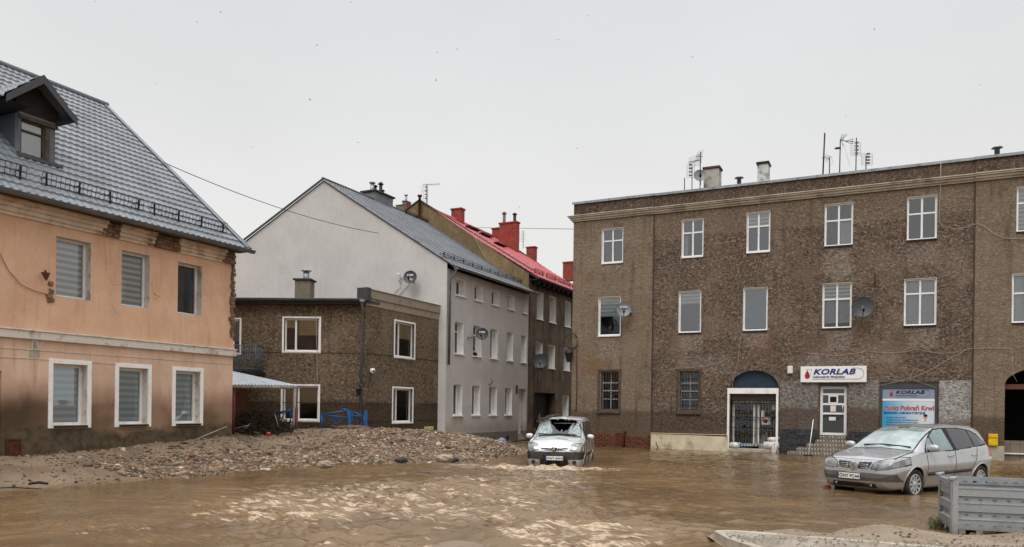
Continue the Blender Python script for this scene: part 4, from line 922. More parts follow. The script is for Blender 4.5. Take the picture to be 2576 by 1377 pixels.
    g = MB(); g.poly([(cx-rx*math.cos(math.pi*i/n), .2, shop[3]+rz*math.sin(math.pi*i/n)) for i in range(n+1)]+[(shop[1], .2, zh), (shop[0], .2, zh)]); g.build('arch_panel', MAT['navy_paint'], t, FR)
    g = MB(); x0, x1 = shop[0]+.02, shop[1]-.02; g.box(x0, x1, .12, .3, zh-.26, zh-.01)
    for k in range(5): g.box(x0, x1, .11, .1199, zh-.25+k*.05, zh-.22+k*.05)
    g.build('shutter_box', MAT['brown_pvc'], t, FR)
    zt = zh-.27; g = MB(); ring(g, x0, x1, zi+.1, zt, .09, .42, .5); xm = x0+(x1-x0)*.52; g.box(xm-.12, xm-.03, .42, .5, zi+.1, zt); g.box(xm+.03, xm+.12, .42, .5, zi+.1, zt); sd = g.build('shop_door', MAT['white_trim'], t, FR)
    MB().quad((x0+.09,.46,zi+.15),(x1-.09,.46,zi+.15),(x1-.09,.46,zt),(x0+.09,.46,zt)).build('pane', MAT['glass'], sd, FR)
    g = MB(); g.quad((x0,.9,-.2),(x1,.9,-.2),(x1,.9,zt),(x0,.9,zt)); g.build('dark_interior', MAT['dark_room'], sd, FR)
    g = MB(); nb = 17
    for k in range(nb): x = x0+.05+(x1-x0-.1)*k/(nb-1); g.box(x-.009, x+.009, .3, .318, zi, zt)
    for z in (zi+.15, zi+.85, zi+1.3, zt-.12): g.box(x0, x1, .295, .325, z-.012, z+.012)
    for zc in (zi+.5, zi+1.15, zi+1.8):
        for k in range(0, nb-1, 2):
            xa = x0+.05+(x1-x0-.1)*k/(nb-1); xb = x0+.05+(x1-x0-.1)*(k+2)/(nb-1); xq = (xa+xb)/2
            if zc < zt-.2: g.tube([(xa, .29, zc), (xq, .29, zc+.15), (xb, .29, zc)], .009, 4)
    g.build('security_grille', MAT['black_iron'], sd, FR)
    g = MB(); z2 = zi+1.6
    for q_ in ((xm+.2, xm+.32, z2-.45, z2-.02), (xm+.62, xm+1.0, z2+.02, z2+.32), (xm+.22, xm+.55, zi+1.0, zi+1.32)): MB().box(q_[0], q_[1], .41, .415, q_[2], q_[3]).build('notice', MAT['paper'], sd, FR)
    g = MB(); g.lathe([(.09, 0), (.085, .003), (0, .003)], n=12, M=Matrix.Translation((xm+.38, .408, zi+1.14)) @ Matrix.Rotation(rad(90), 4, 'X')); g.build('sticker', MAT['red_chimney'], sd, FR)
    g = MB(); g.box(shop[0]-.05, shop[1]+.05, -.12, .9, -.6, zi); g.build('threshold', MAT['concrete'], t, FR, bevel=.02)
    # laboratory door and its steps
    a, b, z0, z1 = lab; g = MB(); ring(g, a+.02, b-.02, z0+.02, z1-.14, .1, .2, .28)
    h = z1-.14-z0; zz = [z0+.12, z0+.12+h*.37, z0+h*.545, z0+h*.74]
    g.box(a+.12, b-.12, .205, .275, z0+h*.43, z0+h*.47); g.box(a+.12, b-.12, .205, .275, z0+h*.62, z0+h*.66); g.box(a+.12, b-.12, .205, .275, z0+h*.82, z0+h*.86)
    w = b-a-.24; g.box(a+.12+w*.26, a+.12+w*.72, .198, .27, z0+h*.66, z0+h*.82); 
    ld = g.build('lab_door', MAT['pvc'], t, FR)
    MB().quad((a+.1,.24,z0+.1),(b-.1,.24,z0+.1),(b-.1,.24,z1-.2),(a+.1,.24,z1-.2)).build('pane', MAT['glass_dark'], ld, FR)
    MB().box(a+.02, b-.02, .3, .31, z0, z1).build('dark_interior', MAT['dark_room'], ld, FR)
    MB().box(a+.12+w*.36, a+.12+w*.62, .19, .1975, z0+h*.49, z0+h*.61).build('notice', MAT['paper'], ld, FR); MB().box(a+.12+w*.3, a+.12+w*.62, .19, .195, z0+h*.31, z0+h*.38).build('notice', MAT['paper'], ld, FR)
    g = MB(); g.box(a+.12+w*.34, a+.12+w*.64, .19, .1975, z0+h*.68, z0+h*.79); g.build('small_pane', MAT['dark_room'], ld, FR)
    g = MB(); g.tube([(b-.15, .2, z0+h*.49), (b-.17, .13, z0+h*.5), (b-.17, .13, z0+h*.6), (b-.15, .2, z0+h*.61)], .018, 6); g.build('handle', MAT['pvc'], ld, FR)
    MB().box(a+.0, b-.0, .1, .3, z1-.14, z1-.002).build('door_head', MAT['dark_trim'], t, FR)
    st = thing('entrance_steps', 'tiled entrance steps with worn hazard tape below the laboratory door', 'steps', FR.w((a+b)/2, -.6, 0))
    tops = [z0, z0-.155, z0-.31, z0-.465, z0-.62, z0-.775]; ls = [2062, 2051, 2028, 2004, 1981, 1960]; rs = [2127, 2134, 2135, 2136, 2137, 2138]
    body = MB(); tape = MB()
    for k in range(6):
        d = .12+.27*k; fr = FR.sub(0, -d); xa = FR.x(ls[k], 1100, -d); xb = FR.x(rs[k], 1100, -d)+.1*(k > 0)
        body.box(xa, xb, -d, (.3 if k == 0 else -d+.27), -.6, tops[k]-.004*k)
        if k: body.box(xa, FR.x(ls[k-1], 1100, -d+.27), -d+.27, 0, -.6, tops[k]-.004*k)
        tape.box(xa+.01, xb-.01, -d-.004, -d-.0005, tops[k]-.055, tops[k]-.01)
    so = body.build('stair_block', MAT['step_tile'], st, FR); tape.build('hazard_tape', MAT['hazard'], st, FR)
    pa = FR.at(2046, 1056, -1.0); pb = FR.at(2034, 1146, -1.5)
    br = thing('broom', 'pale long-handled broom leaning across the laboratory steps', 'broom', FR.w(pb[0], -1.5, pb[1]))
    g = MB(); g.tube([(pb[0], -1.5, pb[1]), (pa[0], -1.0, pa[1])], .018, 6); g.build('handle', MAT['white_plastic'], br, FR)
    g = MB(); g.box(pb[0]-.16, pb[0]+.16, -1.54, -1.46, pb[1]-.1, pb[1]+.02); g.build('brush_head', MAT['black_iron'], br, FR)
    # window poster
    a, b, z0, z1 = pst; g = MB(); ring(g, a+.01, b-.01, z0, z1, .09, .04, .12, wt=.24); pf = g.build('poster_window', MAT['dark_trim'], t, FR)
    MB().box(a+.09, b-.09, .1, .115, z0, z1-.24).build('backing', MAT['dark_room'], pf, FR)
    # gateway on the right
    a, b, z0, zs_, zt2 = gate
    g = MB(); g.box(a, b, .2, .32, zs_-.16, zs_+.02); g.build('gate_beam', MAT['wet_wood'], t, FP)
    g = MB(); g.quad((a,.3,-.5),(a,4,-.5),(a,4,zt2),(a,.3,zt2)); g.quad((b,4,-.5),(b,.3,-.5),(b,.3,zt2),(b,4,zt2)); g.quad((a,4,-.5),(b,4,-.5),(b,4,zt2),(a,4,zt2)); g.quad((a,.3,zt2),(a,4,zt2),(b,4,zt2),(b,.3,zt2)); g.build('passage', MAT['dark_room'], t, FP)
    g = MB(); zl = FP.z(2560, 1110); g.box(a+.0, b, .3, .5, -.5, zl); g.build('passage_step', MAT['step_tile'], t, FP)
    g = MB(); g.box(a+.0, b, .22, .2999, FP.z(2560, 1144), FP.z(2560, 1141.5)); g.build('white_rail', MAT['white_trim'], t, FP)
    g = MB(); g.box(FP.x(2466, 1100), a-.0, -.1, 0, -.6, FP.z(2490, 1122)); g.build('concrete_plinth', MAT['concrete'], t, FP, bevel=.01)
    # chimneys and roof vents
    y = 2.4
    for ua, ub, vt, m, cp in ((1770, 1815, 424, 'stained_chimney', 'chimney_cap'), (1905, 1939, 412, 'white_chimney', 'black_iron')):
        xa, xb = FR.x(ua, 440, y), FR.x(ub, 440, y)-.12; zt3 = FR.z((ua+ub)/2, vt, y); chimney(t, FR, xa, xb, y, y+.62, ZW, zt3, m, cp, .1, .05)
    for u, v, vb in ((1859.5, 445, 456), (2508.5, 369, 381)):
        x, z = FR.at(u, v, 1.2); MB().lathe([(.09, ZW), (.09, z-.06), (.2, z-.06), (.14, z-.01), (0, z)], (x, 1.2, 0), 10).build('roof_vent', MAT['zinc'], t, FR)
    # downpipe hopper and black post by the brick plinth, meter boxes
    xa, za = FP.at(1571, 1124); xb, zb2 = FP.at(1573, 1086)
    g = MB(); g.tube([(xa, -.14, -.4), (xa, -.14, zb2), (xa+.12, -.14, zb2+.02)], .05, 6); g.box(xa-.42, xa-.08, -.12, .0, .12, .62); g.build('drain_post', MAT['rusty_iron'], t, FR)
    return t, FP, dict(shop=shop, lab=lab, pst=pst, zi=zi)
TE, FRP, TD = tenement()
# ---- signs (writing as on the photograph)
for nm, c, r_ in (('ink_blue', C(22,32,120), .5), ('ink_black', C(22,22,28), .5), ('ink_grey', C(74,80,104), .6), ('ink_red', C(170,20,34), .45), ('ink_crimson', C(196,24,60), .5), ('ink_pale', C(150,150,156), .5), ('poster_blue', C(38,150,200), .5)):
    simple(nm, c, r_, 0, .04, 5, 0)
simple('sign_face', C(238,238,238), .35, 0, .02, 3, 0, dirt=C(214,212,208), dirtscale=2, dirtamt=.3)
def flat(fr, x, y, z):   # local text matrix: reading along the wall, facing outwards
    return fr.M @ Matrix.Translation((x, y, z)) @ Matrix.Rotation(rad(90), 4, 'X')
def drop_mb(mb, cx, y, cz, w, h):
    pts = []
    for k in range(24):
        th = 2*math.pi*k/24; rr = math.sin(th/2); x = math.sin(th)*rr**1.4*.5*1.15; z = math.cos(th)*.5
        pts.append((cx+x*w, y, cz+z*h))
    mb.prism(pts[::-1], (0, -.004, 0)); return mb
def logo(root, fr, x0, x1, z0, z1, y, ink, ext=.006):
    """blood-drop and test-tube mark, the name in slanted capitals, the line below and the rounded outline"""
    h = z1-z0; w = x1-x0
    M = lambda fx, fz, yy=y: flat(fr, x0+w*fx, yy, z0+h*fz)
    text_mesh('lettering', 'KORLAB', h*.47, MAT[ink], root, M(.195, .5), bold=h*.016, shear=.28, ext=ext, space=1.06, sx=1.42*w/h/4.2)
    text_mesh('lettering', 'Laboratoria Medyczne', h*.17, MAT['ink_grey'], root, M(.19, .29), bold=h*.004, shear=.28, ext=ext, sx=1.32*w/h/4.2)
    drop_mb(MB(), x0+w*.105, y, z0+h*.5, h*.36, h*.56).build('drop_mark', MAT['ink_red'], root, fr)
    g = MB(); yy = y-.003
    g.tube([(x0+w*.085, yy, z0+h*.82), (x0+w*.175, yy, z0+h*.82), (x0+w*.145, yy, z0+h*.32)], h*.008, 4)
    n = 14; cx = x0+w*.865; cz = z0+h*.54; rz = h*.34
    g.tube([(x0+w*.18, yy, cz-rz)]+[(cx+rz*math.sin(math.pi*k/n)*1.05, yy, cz-rz*math.cos(math.pi*k/n)) for k in range(n+1)]+[(x0+w*.79, yy, cz+rz)], h*.009, 4)
    g.build('outline_mark', MAT['ink_grey'], root, fr)
sa, sb = FR.at(2015, 923), FR.at(2180, 962)
sg = thing('shop_sign', 'white signboard with blue KORLAB lettering over the laboratory door', 'sign', FR.w((sa[0]+sb[0])/2, -.1, sb[1]))
MB().box(sa[0], sb[0], -.13, -.012, sb[1], sa[1]).build('signboard', MAT['sign_face'], sg, FR, bevel=.006)
logo(sg, FR, sa[0], sb[0], sb[1], sa[1], -.138, 'ink_blue')
a, b, z0, z1 = TD['pst']; a += .1; b -= .1; z1 -= .25
ps = thing('window_poster', 'blue and white KORLAB poster filling the shop window behind the silver car', 'poster', FR.w((a+b)/2, .08, z0))
w = b-a; zb_ = z1-w*.215
MB().box(a, b, .07, .095, zb_, z1).build('poster_header', MAT['blind_blue'], ps, FR)
MB().box(a, b, .062, .095, zb_-.075, zb_-.001).build('poster_rail', MAT['sign_face'], ps, FR)
def m_poster():
    s = S('poster_print'); x, y, z = s.xyz(); k = s.ss(s.ma('ADD', s.lin(x, a, b), s.ma('MULTIPLY', s.lin(z, z0, zb_), .25)), .15, .95)
    MAT['poster'] = s.bsdf(s.mix(k, C(52,160,204), C(206,216,226)), .45, 0, None, .4)
m_poster()
MB().box(a, b, .07, .095, z0, zb_-.076).build('poster_sheet', MAT['poster'], ps, FR)
logo(ps, FR, a+w*.08, a+w*.95, zb_+.0, z1, .066, 'ink_black', .002)
text_mesh('lettering', 'Punkt Pobrań Krwi', w*.135, MAT['ink_pale'], ps, flat(FR, a+w*.035, .067, zb_-.075-w*.2), bold=w*.009, ext=.0006, sx=.90)
text_mesh('lettering', 'Punkt Pobrań Krwi', w*.135, MAT['ink_crimson'], ps, flat(FR, a+w*.035, .065, zb_-.075-w*.2), bold=w*.001, ext=.001, sx=.90)
text_mesh('lettering', 'BADANIA LABORATORYJNE', w*.068, MAT['ink_blue'], ps, flat(FR, a+w*.03, .066, zb_-.075-w*.285), bold=w*.0025, ext=.001, sx=.93)
for i, tx in enumerate(('•  Szeroki zakres badań', '    podstawowych i specjalistycznych', '•  Badania również bez skierowania', '•  Karty Stałego Klienta', '•  Profesjonalna obsługa')):
    text_mesh('lettering', tx, w*.045, MAT['ink_grey'], ps, flat(FR, a+w*.035, .066, zb_-.075-w*(.375+.052*i)), bold=w*.001, ext=.001)
# printed figure on the poster: dark hair, face, pale coat
g = MB(); cx, cz = a+w*.83, zb_-.075-w*.385
def blob(g, cx, cz, rx, rz, y, n=18): g.prism([(cx+rx*math.cos(-2*math.pi*k/n), y, cz+rz*math.sin(-2*math.pi*k/n)) for k in range(n)], (0, -.001, 0))
blob(g, cx, cz-w*.13, w*.11, w*.13, .068); blob(g, cx-w*.08, cz-w*.15, w*.05, w*.06, .0685); blob(g, cx+w*.1, cz-w*.16, w*.045, w*.07, .0685); g.build('printed_coat', MAT['zebra_teal'], ps, FR)
g = MB(); blob(g, cx, cz+w*.035, w*.036, w*.05, .066); blob(g, cx, cz-w*.02, w*.022, w*.03, .0665); blob(g, cx-w*.1, cz-w*.165, w*.03, w*.02, .066); g.build('printed_face', MAT['skin'], ps, FR)
g = MB(); blob(g, cx-w*.002, cz+w*.072, w*.04, w*.03, .064); g.build('printed_hair', MAT['hair'], ps, FR)
# ---------------------------------------------------------------- ground, water, banks
def m_ground():
    s = S('street_mud'); n = s.noise(.8, 6, .6); c = s.mix(s.ss(n, .35, .65), C(112,94,74), C(86,70,54))
    MAT['street_mud'] = s.bsdf(c, .8, 0, s.bump(s.noise(6, 5), .4, .03))
    s = S('silt'); x, y, z = s.xyz(); n1 = s.noise(.9, 6, .6); n2 = s.noise(7, 6, .65); n3 = s.noise(38, 4, .7)
    c = s.mix(s.ss(n1, .35, .65), C(138,119,98), C(112,95,77)); c = s.mix(s.ma('MULTIPLY', s.ss(n2, .5, .7), .5), c, C(116,98,78))
    c = s.mix(s.ma('MULTIPLY', s.ss(n3, .58, .7), .5), c, C(88,74,60)); c = s.mix(s.ma('MULTIPLY', s.ss(n3, .36, .28), .35), c, C(196,180,160))
    wet = s.ss(s.ma('ADD', z, s.ma('MULTIPLY', n2, .05)), .1, .02); c = s.mix(s.ma('MULTIPLY', wet, .7), c, C(112,92,70))
    MAT['silt'] = s.bsdf(c, s.lin(wet, 0, 1, .85, .3), 0, s.bump(s.ma('ADD', n3, s.ma('MULTIPLY', n2, 1.5)), .6, .02))
    s = S('fine_sand'); x, y, z = s.xyz(); n1 = s.noise(1.5, 6, .6); n2 = s.noise(5, 6, .65, vec=s.map((.5, 2.6, 1))); n3 = s.noise(60, 3, .7)
    c = s.mix(s.ss(n1, .35, .65), C(152,136,117), C(134,118,100)); c = s.mix(s.ma('MULTIPLY', s.ss(n2, .57, .68), .75), c, C(96,78,62)); c = s.mix(s.ma('MULTIPLY', s.ss(n3, .6, .7), .6), c, C(84,72,60)); c = s.mix(s.ma('MULTIPLY', s.ss(n3, .36, .28), .5), c, C(196,182,164))
    wet = s.ss(z, .06, .0); c = s.mix(s.ma('MULTIPLY', wet, .6), c, C(128,104,78))
    MAT['fine_sand'] = s.bsdf(c, s.lin(wet, 0, 1, .8, .35), 0, s.bump(s.ma('ADD', n3, s.ma('MULTIPLY', n2, 1.6)), .7, .02))
    s = S('stone_tints'); at = s.n('Attribute', attribute_name='tint').outputs['Color']; n = s.noise(22, 4)
    MAT['stones'] = s.bsdf(s.mix(s.ma('MULTIPLY', s.ss(n, .42, .66), .35), at, C(92,78,64)), .75, 0, s.bump(n, .3, .01))
    s = S('exposed_concrete'); n = s.noise(14, 5, .7); n2 = s.noise(2, 5); v = s.voro(42)
    c = s.mix(s.ss(n2, .35, .65), C(158,148,134), C(132,122,108)); c = s.mix(s.ma('MULTIPLY', s.ss(n, .58, .66), .8), c, C(58,50,42)); c = s.mix(s.ma('MULTIPLY', s.ss(v, .25, .1), .35), c, C(186,178,166))
    MAT['exposed_concrete'] = s.bsdf(c, .8, 0, s.bump(n, .5, .02))
m_ground()
g = MB(); g.quad((-900,-900,-.62),(900,-900,-.62),(900,1500,-.62),(-900,1500,-.62)); tag(g.build('ground', MAT['street_mud']), kind='structure')

# ---- flood water: real waves, rougher in the current and round the van
def bump2(X, Y, cx, cy, rx, ry, ang=0.0):
    c, s_ = math.cos(ang), math.sin(ang); a = ((X-cx)*c+(Y-cy)*s_)/rx; b = (-(X-cx)*s_+(Y-cy)*c)/ry; return np.exp(-(a*a+b*b))
def rough_map(X, Y):
    A = .48+0*X
    A += .85*bump2(X, Y, -2.6, 13.4, 3.0, 3.0)+.6*bump2(X, Y, -1.6, 17.5, 2.2, 3.5)+.8*bump2(X, Y, .6, 10.6, 1.5, 1.9)+.5*bump2(X, Y, .4, 18.0, 1.6, 3.2)
    A += .25*bump2(X, Y, 5.6, 11.8, 2.2, 1.6)+.3*bump2(X, Y, -1, 9.3, 3, 1.2)
    A += .9*bump2(X, Y, .6, 21.6, 2.6, .55, .05)+.5*bump2(X, Y, 2.6, 21.2, 1.6, .5, -.1)
    A *= 1-.72*bump2(X, Y, -7.2, 14.0, 2.8, 3.2); A *= 1-.6*bump2(X, Y, -5.4, 18.6, 2.6, 2.2)
    A *= 1-.62*bump2(X, Y, 7.0, 18, 4.2, 6)
    return np.clip(A, .05, 1.6)
def wave_field(X, Y):
    r = np.random.default_rng(11); H = np.zeros_like(X); wx = X.copy(); wy = Y.copy()
    for lam, amp in ((5.0, .35), (2.2, .16), (1.1, .07)):
        for k in range(3):
            th = r.uniform(0, 2*np.pi); q = 2*np.pi/lam; ph = r.uniform(0, 6.28); d = np.sin(q*(X*np.cos(th)+Y*np.sin(th))+ph)*amp; t2 = r.uniform(0, 6.28); wx += d*np.cos(t2); wy += d*np.sin(t2)
    flow = -2.05    # towards the camera and to its left
    for i in range(96):
        lam = .13*(1.0/.13)**r.random()**1.15; th = flow+r.normal(0, .8); q = 2*np.pi/lam
        ph = r.uniform(0, 6.28); w = np.sin(q*(wx*np.cos(th)+wy*np.sin(th))+ph)
        env = .5+.5*np.sin(2*np.pi*(X*np.cos(ph)+Y*np.sin(ph))/(lam*5.5)+i)
        H += .0092*(lam**.85)*(w+.28*w*w-.14)*env
    return H
def water():
    ys = 4.0*(62/4.0)**np.linspace(0, 1, 760); an = np.linspace(-1.15, 1.15, 900)
    Yg, An = np.meshgrid(ys, an, indexing='ij'); Xg = An*(Yg+1.0)
    A = rough_map(Xg, Yg); H = wave_field(Xg, Yg)*A*1.15
    H += .05*bump2(Xg, Yg, .8, 21.75, 2.0, .22, .02)-.035*bump2(Xg, Yg, .7, 21.2, 2.0, .3, .02)
    r = np.hypot((Xg-.9)/1.9, (Yg-10.3)/2.4); H += .018*np.sin(9*r-1.2*np.arctan2(Yg-10.3, Xg-.9))*np.exp(-(r*1.0)**2)
    fade = np.clip((62-Yg)/10, 0, 1); H *= fade
    V = np.stack([Xg, Yg, H], -1).reshape(-1, 3); m, n = Xg.shape
    i, j = np.meshgrid(np.arange(m-1), np.arange(n-1), indexing='ij'); a = (i*n+j).ravel(); Fq = np.stack([a, a+1, a+n+1, a+n], -1)
    s = S('flood_water'); x, y, z = s.xyz()
    n1 = s.noise(.35, 5, .6); n2 = s.noise(1.3, 5, .6, vec=s.map((1, 1, 1), rot=(0, 0, rad(-28))))
    c = s.mix(s.ss(n1, .35, .65), C(118,95,65), C(92,73,49)); c = s.mix(s.ma('MULTIPLY', s.ss(n2, .5, .72), .4), c, C(130,103,74))
    def reg(cx, cy, rx, ry):   # soft patch where pale sheen and foamy glints are painted
        a_ = s.ma('POWER', s.ma('DIVIDE', s.ma('SUBTRACT', x, cx), rx), 2.0); b_ = s.ma('POWER', s.ma('DIVIDE', s.ma('SUBTRACT', y, cy), ry), 2.0)
        return s.ss(s.ma('ADD', a_, b_), 1.0, .15)
    regs = [reg(-2.4, 13.6, 4.6, 4.6), reg(.9, 10.4, 1.7, 1.9), reg(.1, 17.6, 2.6, 5.0), reg(1.1, 21.6, 2.8, .7), reg(-.9, 22.4, 1.4, .7), reg(-4.6, 10.6, 2.6, 1.6), reg(-1.0, 9.2, 2.2, 1.0), reg(5.4, 11.3, 1.6, 1.3)]
    wts = [.82, 1.0, .66, 1.15, .9, .45, .6, .35]; R_ = None
    for q, w in zip(regs, wts):
        q = s.ma('MULTIPLY', q, w); R_ = q if R_ is None else s.ma('MAXIMUM', R_, q)
    c = s.mix(s.ma('MULTIPLY', R_, .14), c, C(168,142,112))  # broad sky sheen on rough water, put in as a lighter colour
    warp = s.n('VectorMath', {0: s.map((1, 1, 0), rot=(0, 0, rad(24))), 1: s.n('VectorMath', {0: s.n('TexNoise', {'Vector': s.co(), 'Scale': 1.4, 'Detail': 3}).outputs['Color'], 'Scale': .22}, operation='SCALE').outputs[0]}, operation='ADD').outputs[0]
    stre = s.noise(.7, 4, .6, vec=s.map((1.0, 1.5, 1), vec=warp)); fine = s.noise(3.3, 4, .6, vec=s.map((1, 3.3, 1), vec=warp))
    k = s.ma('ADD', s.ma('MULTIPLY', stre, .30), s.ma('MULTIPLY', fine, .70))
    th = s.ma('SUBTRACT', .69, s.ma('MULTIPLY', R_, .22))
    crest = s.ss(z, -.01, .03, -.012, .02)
    foam_glint = s.ss(s.ma('SUBTRACT', s.ma('ADD', k, crest), th), -.01, .1)  # froth and sky glints painted together as cream streaks
    foam_glint = s.ma('MULTIPLY', foam_glint, s.lin(s.noise(14, 3, .6, vec=s.map((1, 2.5, 1), vec=warp)), .3, .65, .25, .85))
    c = s.mix(foam_glint, c, C(212,190,164))
    nb = s.bump(s.ma('ADD', s.noise(5, 4, .6, vec=s.map((1, 2.6, 1), rot=(0, 0, rad(20)))), s.ma('MULTIPLY', s.noise(16, 4, .65, vec=s.map((1, 2.2, 1), rot=(0, 0, rad(20)))), .5)), .2, .05)
    mt = s.bsdf(c, s.lin(foam_glint, 0, 1, .06, .5), 0, nb, .5, 1.33)
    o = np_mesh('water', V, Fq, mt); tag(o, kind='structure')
    # still flood water beyond the modelled square
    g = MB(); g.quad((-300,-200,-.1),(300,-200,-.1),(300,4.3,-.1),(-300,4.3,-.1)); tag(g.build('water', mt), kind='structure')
water()

# ---- height fields through measured points
def rbf(pts, smooth=1e-3):
    P = np.array(pts, dtype=float); XY = P[:, :2]; n = len(P)
    def U(d2): return np.where(d2 > 1e-12, d2*np.log(np.maximum(d2, 1e-12))*.5, 0.0)
    K = U(((XY[:, None]-XY[None])**2).sum(-1))+np.eye(n)*smooth; Pm = np.hstack([np.ones((n, 1)), XY])
    A = np.vstack([np.hstack([K, Pm]), np.hstack([Pm.T, np.zeros((3, 3))])]); b = np.concatenate([P[:, 2], np.zeros(3)]); w = np.linalg.solve(A, b)
    def f(X, Y):
        sh = X.shape; q = np.stack([X.ravel(), Y.ravel()], -1); out = np.zeros(len(q))
        for k in range(0, len(q), 20000):
            qq = q[k:k+20000]; out[k:k+20000] = U(((qq[:, None]-XY[None])**2).sum(-1)) @ w[:n]+w[n]+qq @ w[n+1:]
        return out.reshape(sh)
    return f
def hnoise(X, Y, seed, lams, amp):
    r = np.random.default_rng(seed); H = np.zeros_like(X)
    for lam in lams:
        for k in range(5):
            th = r.uniform(0, 6.28); H += amp*lam*np.sin(2*np.pi/lam*(X*np.cos(th)+Y*np.sin(th))+r.uniform(0, 6.28))
    return H
shore = [(-300,1268),(-120,1252),(-60,1244),(0,1237),(75,1233),(150,1228),(225,1222),(300,1215),(375,1208),(450,1201),(525,1194),(600,1187),(700,1177),(780,1173),(850,1170),(930,1168),(1000,1166),(1060,1165),(1120,1164),(1180,1162),(1230,1154),(1280,1147),(1325,1141)]
back = [(1330,1133),(1305,1127),(1270,1120),(1235,1115)]
bp = []
for i, (u, v) in enumerate(shore):
    p = P_lvl(u, v); bp.append((p[0], p[1], 0.0)); q = P_lvl(u+8, v+24); bp.append((q[0], q[1], -.2)); q = P_lvl(u+20, v+75); bp.append((q[0], q[1], -.42))
for u, v in back: p = P_lvl(u, v); bp.append((p[0], p[1], 0.0))
for u, v in ((1345,1126),(1310,1119),(1400,1135),(1280,1112)): p = P_lvl(u, v); bp.append((p[0], p[1], -.25))
for u, v, Y in ((600,1090,25.2),(660,1086,25.8),(700,1084,26.3),(760,1080,27),(850,1080,27.6),(960,1080,28.0),(1030,1083,28.4),(1080,1086,28.6),(1110,1089,28.6),(1160,1099,28.2),(1210,1112,27.6),(1260,1122,27.2),
                (520,1106,23.2),(640,1130,23.0),(760,1125,24.0),(900,1125,24.6),(1000,1125,25.2),(1100,1125,25.6),(1180,1132,25.6),(700,1150,22.0),(850,1145,22.6),(1000,1145,23.9)):
    bp.append(P_at(u, v, Y))
for x, z in ((-8, .4), (-5, .42), (-3, .44), (-1.57, .46), (-.27, .485), (1.13, .52), (2.0, .57), (2.87, .65), (3.9, .7), (4.9, .74)):
    bp.append(FA.w(x, 0, z)); bp.append(FA.w(x, 1.5, z))
for x, z in ((-.5, .55), (-2.5, .55), (-4.5, .6)): bp.append(FBF.w(x, -.1, z)); bp.append(FBF.w(x, 2, z))
for x, z in ((1, .55), (3, .5), (5, .42)): bp.append(FBS.w(x, -.1, z)); bp.append(FBS.w(x, 2, z))
for x, z in ((0, .36), (1.2, .16), (2.4, -.1), (4, -.35), (6, -.4)): bp.append(FG.w(x, -.15, z)); bp.append(FG.w(x, 1.5, z))
bank_h = rbf(bp, .02)
def bank_z(X, Y): 
    H = np.clip(bank_h(X, Y), -.55, 1.15); return H+hnoise(X, Y, 4, (1.3, .55, .25), .012)*np.clip((H+.05)*4, 0, 1)
gx, gy = np.meshgrid(np.arange(-21, 2.2, .11), np.arange(11.5, 39, .11), indexing='ij'); gz = bank_z(gx, gy)
# leave the bank out of the houses and out of the open water
def inside_house(X, Y):
    m = np.zeros(X.shape, bool)
    for fr, xa, xb in ((FA, -9, 5.0), (FG, -.9, 20)):
        lx = (X-fr.o[0])*fr.d[0]+(Y-fr.o[1])*fr.d[1]; ly = (X-fr.o[0])*fr.n[0]+(Y-fr.o[1])*fr.n[1]; m |= (lx > xa) & (lx < xb) & (ly > .25)
    return m
def grid_mesh(name, X, Y, Z, keep, mat):
    m, n = X.shape; i, j = np.meshgrid(np.arange(m-1), np.arange(n-1), indexing='ij'); i = i.ravel(); j = j.ravel(); kp = keep[:-1, :-1].ravel(); a = (i*n+j)[kp]
    Fq = np.stack([a, a+n, a+n+1, a+1], -1); V = np.stack([X, Y, Z], -1).reshape(-1, 3); used = np.unique(Fq); mp = np.full(len(V), -1); mp[used] = np.arange(len(used))
    return np_mesh(name, V[used], mp[Fq], mat)
o = grid_mesh('gravel_bank', gx, gy, gz, (gz > -.5) & ~inside_house(gx, gy), MAT['silt']); tag(o, kind='structure')

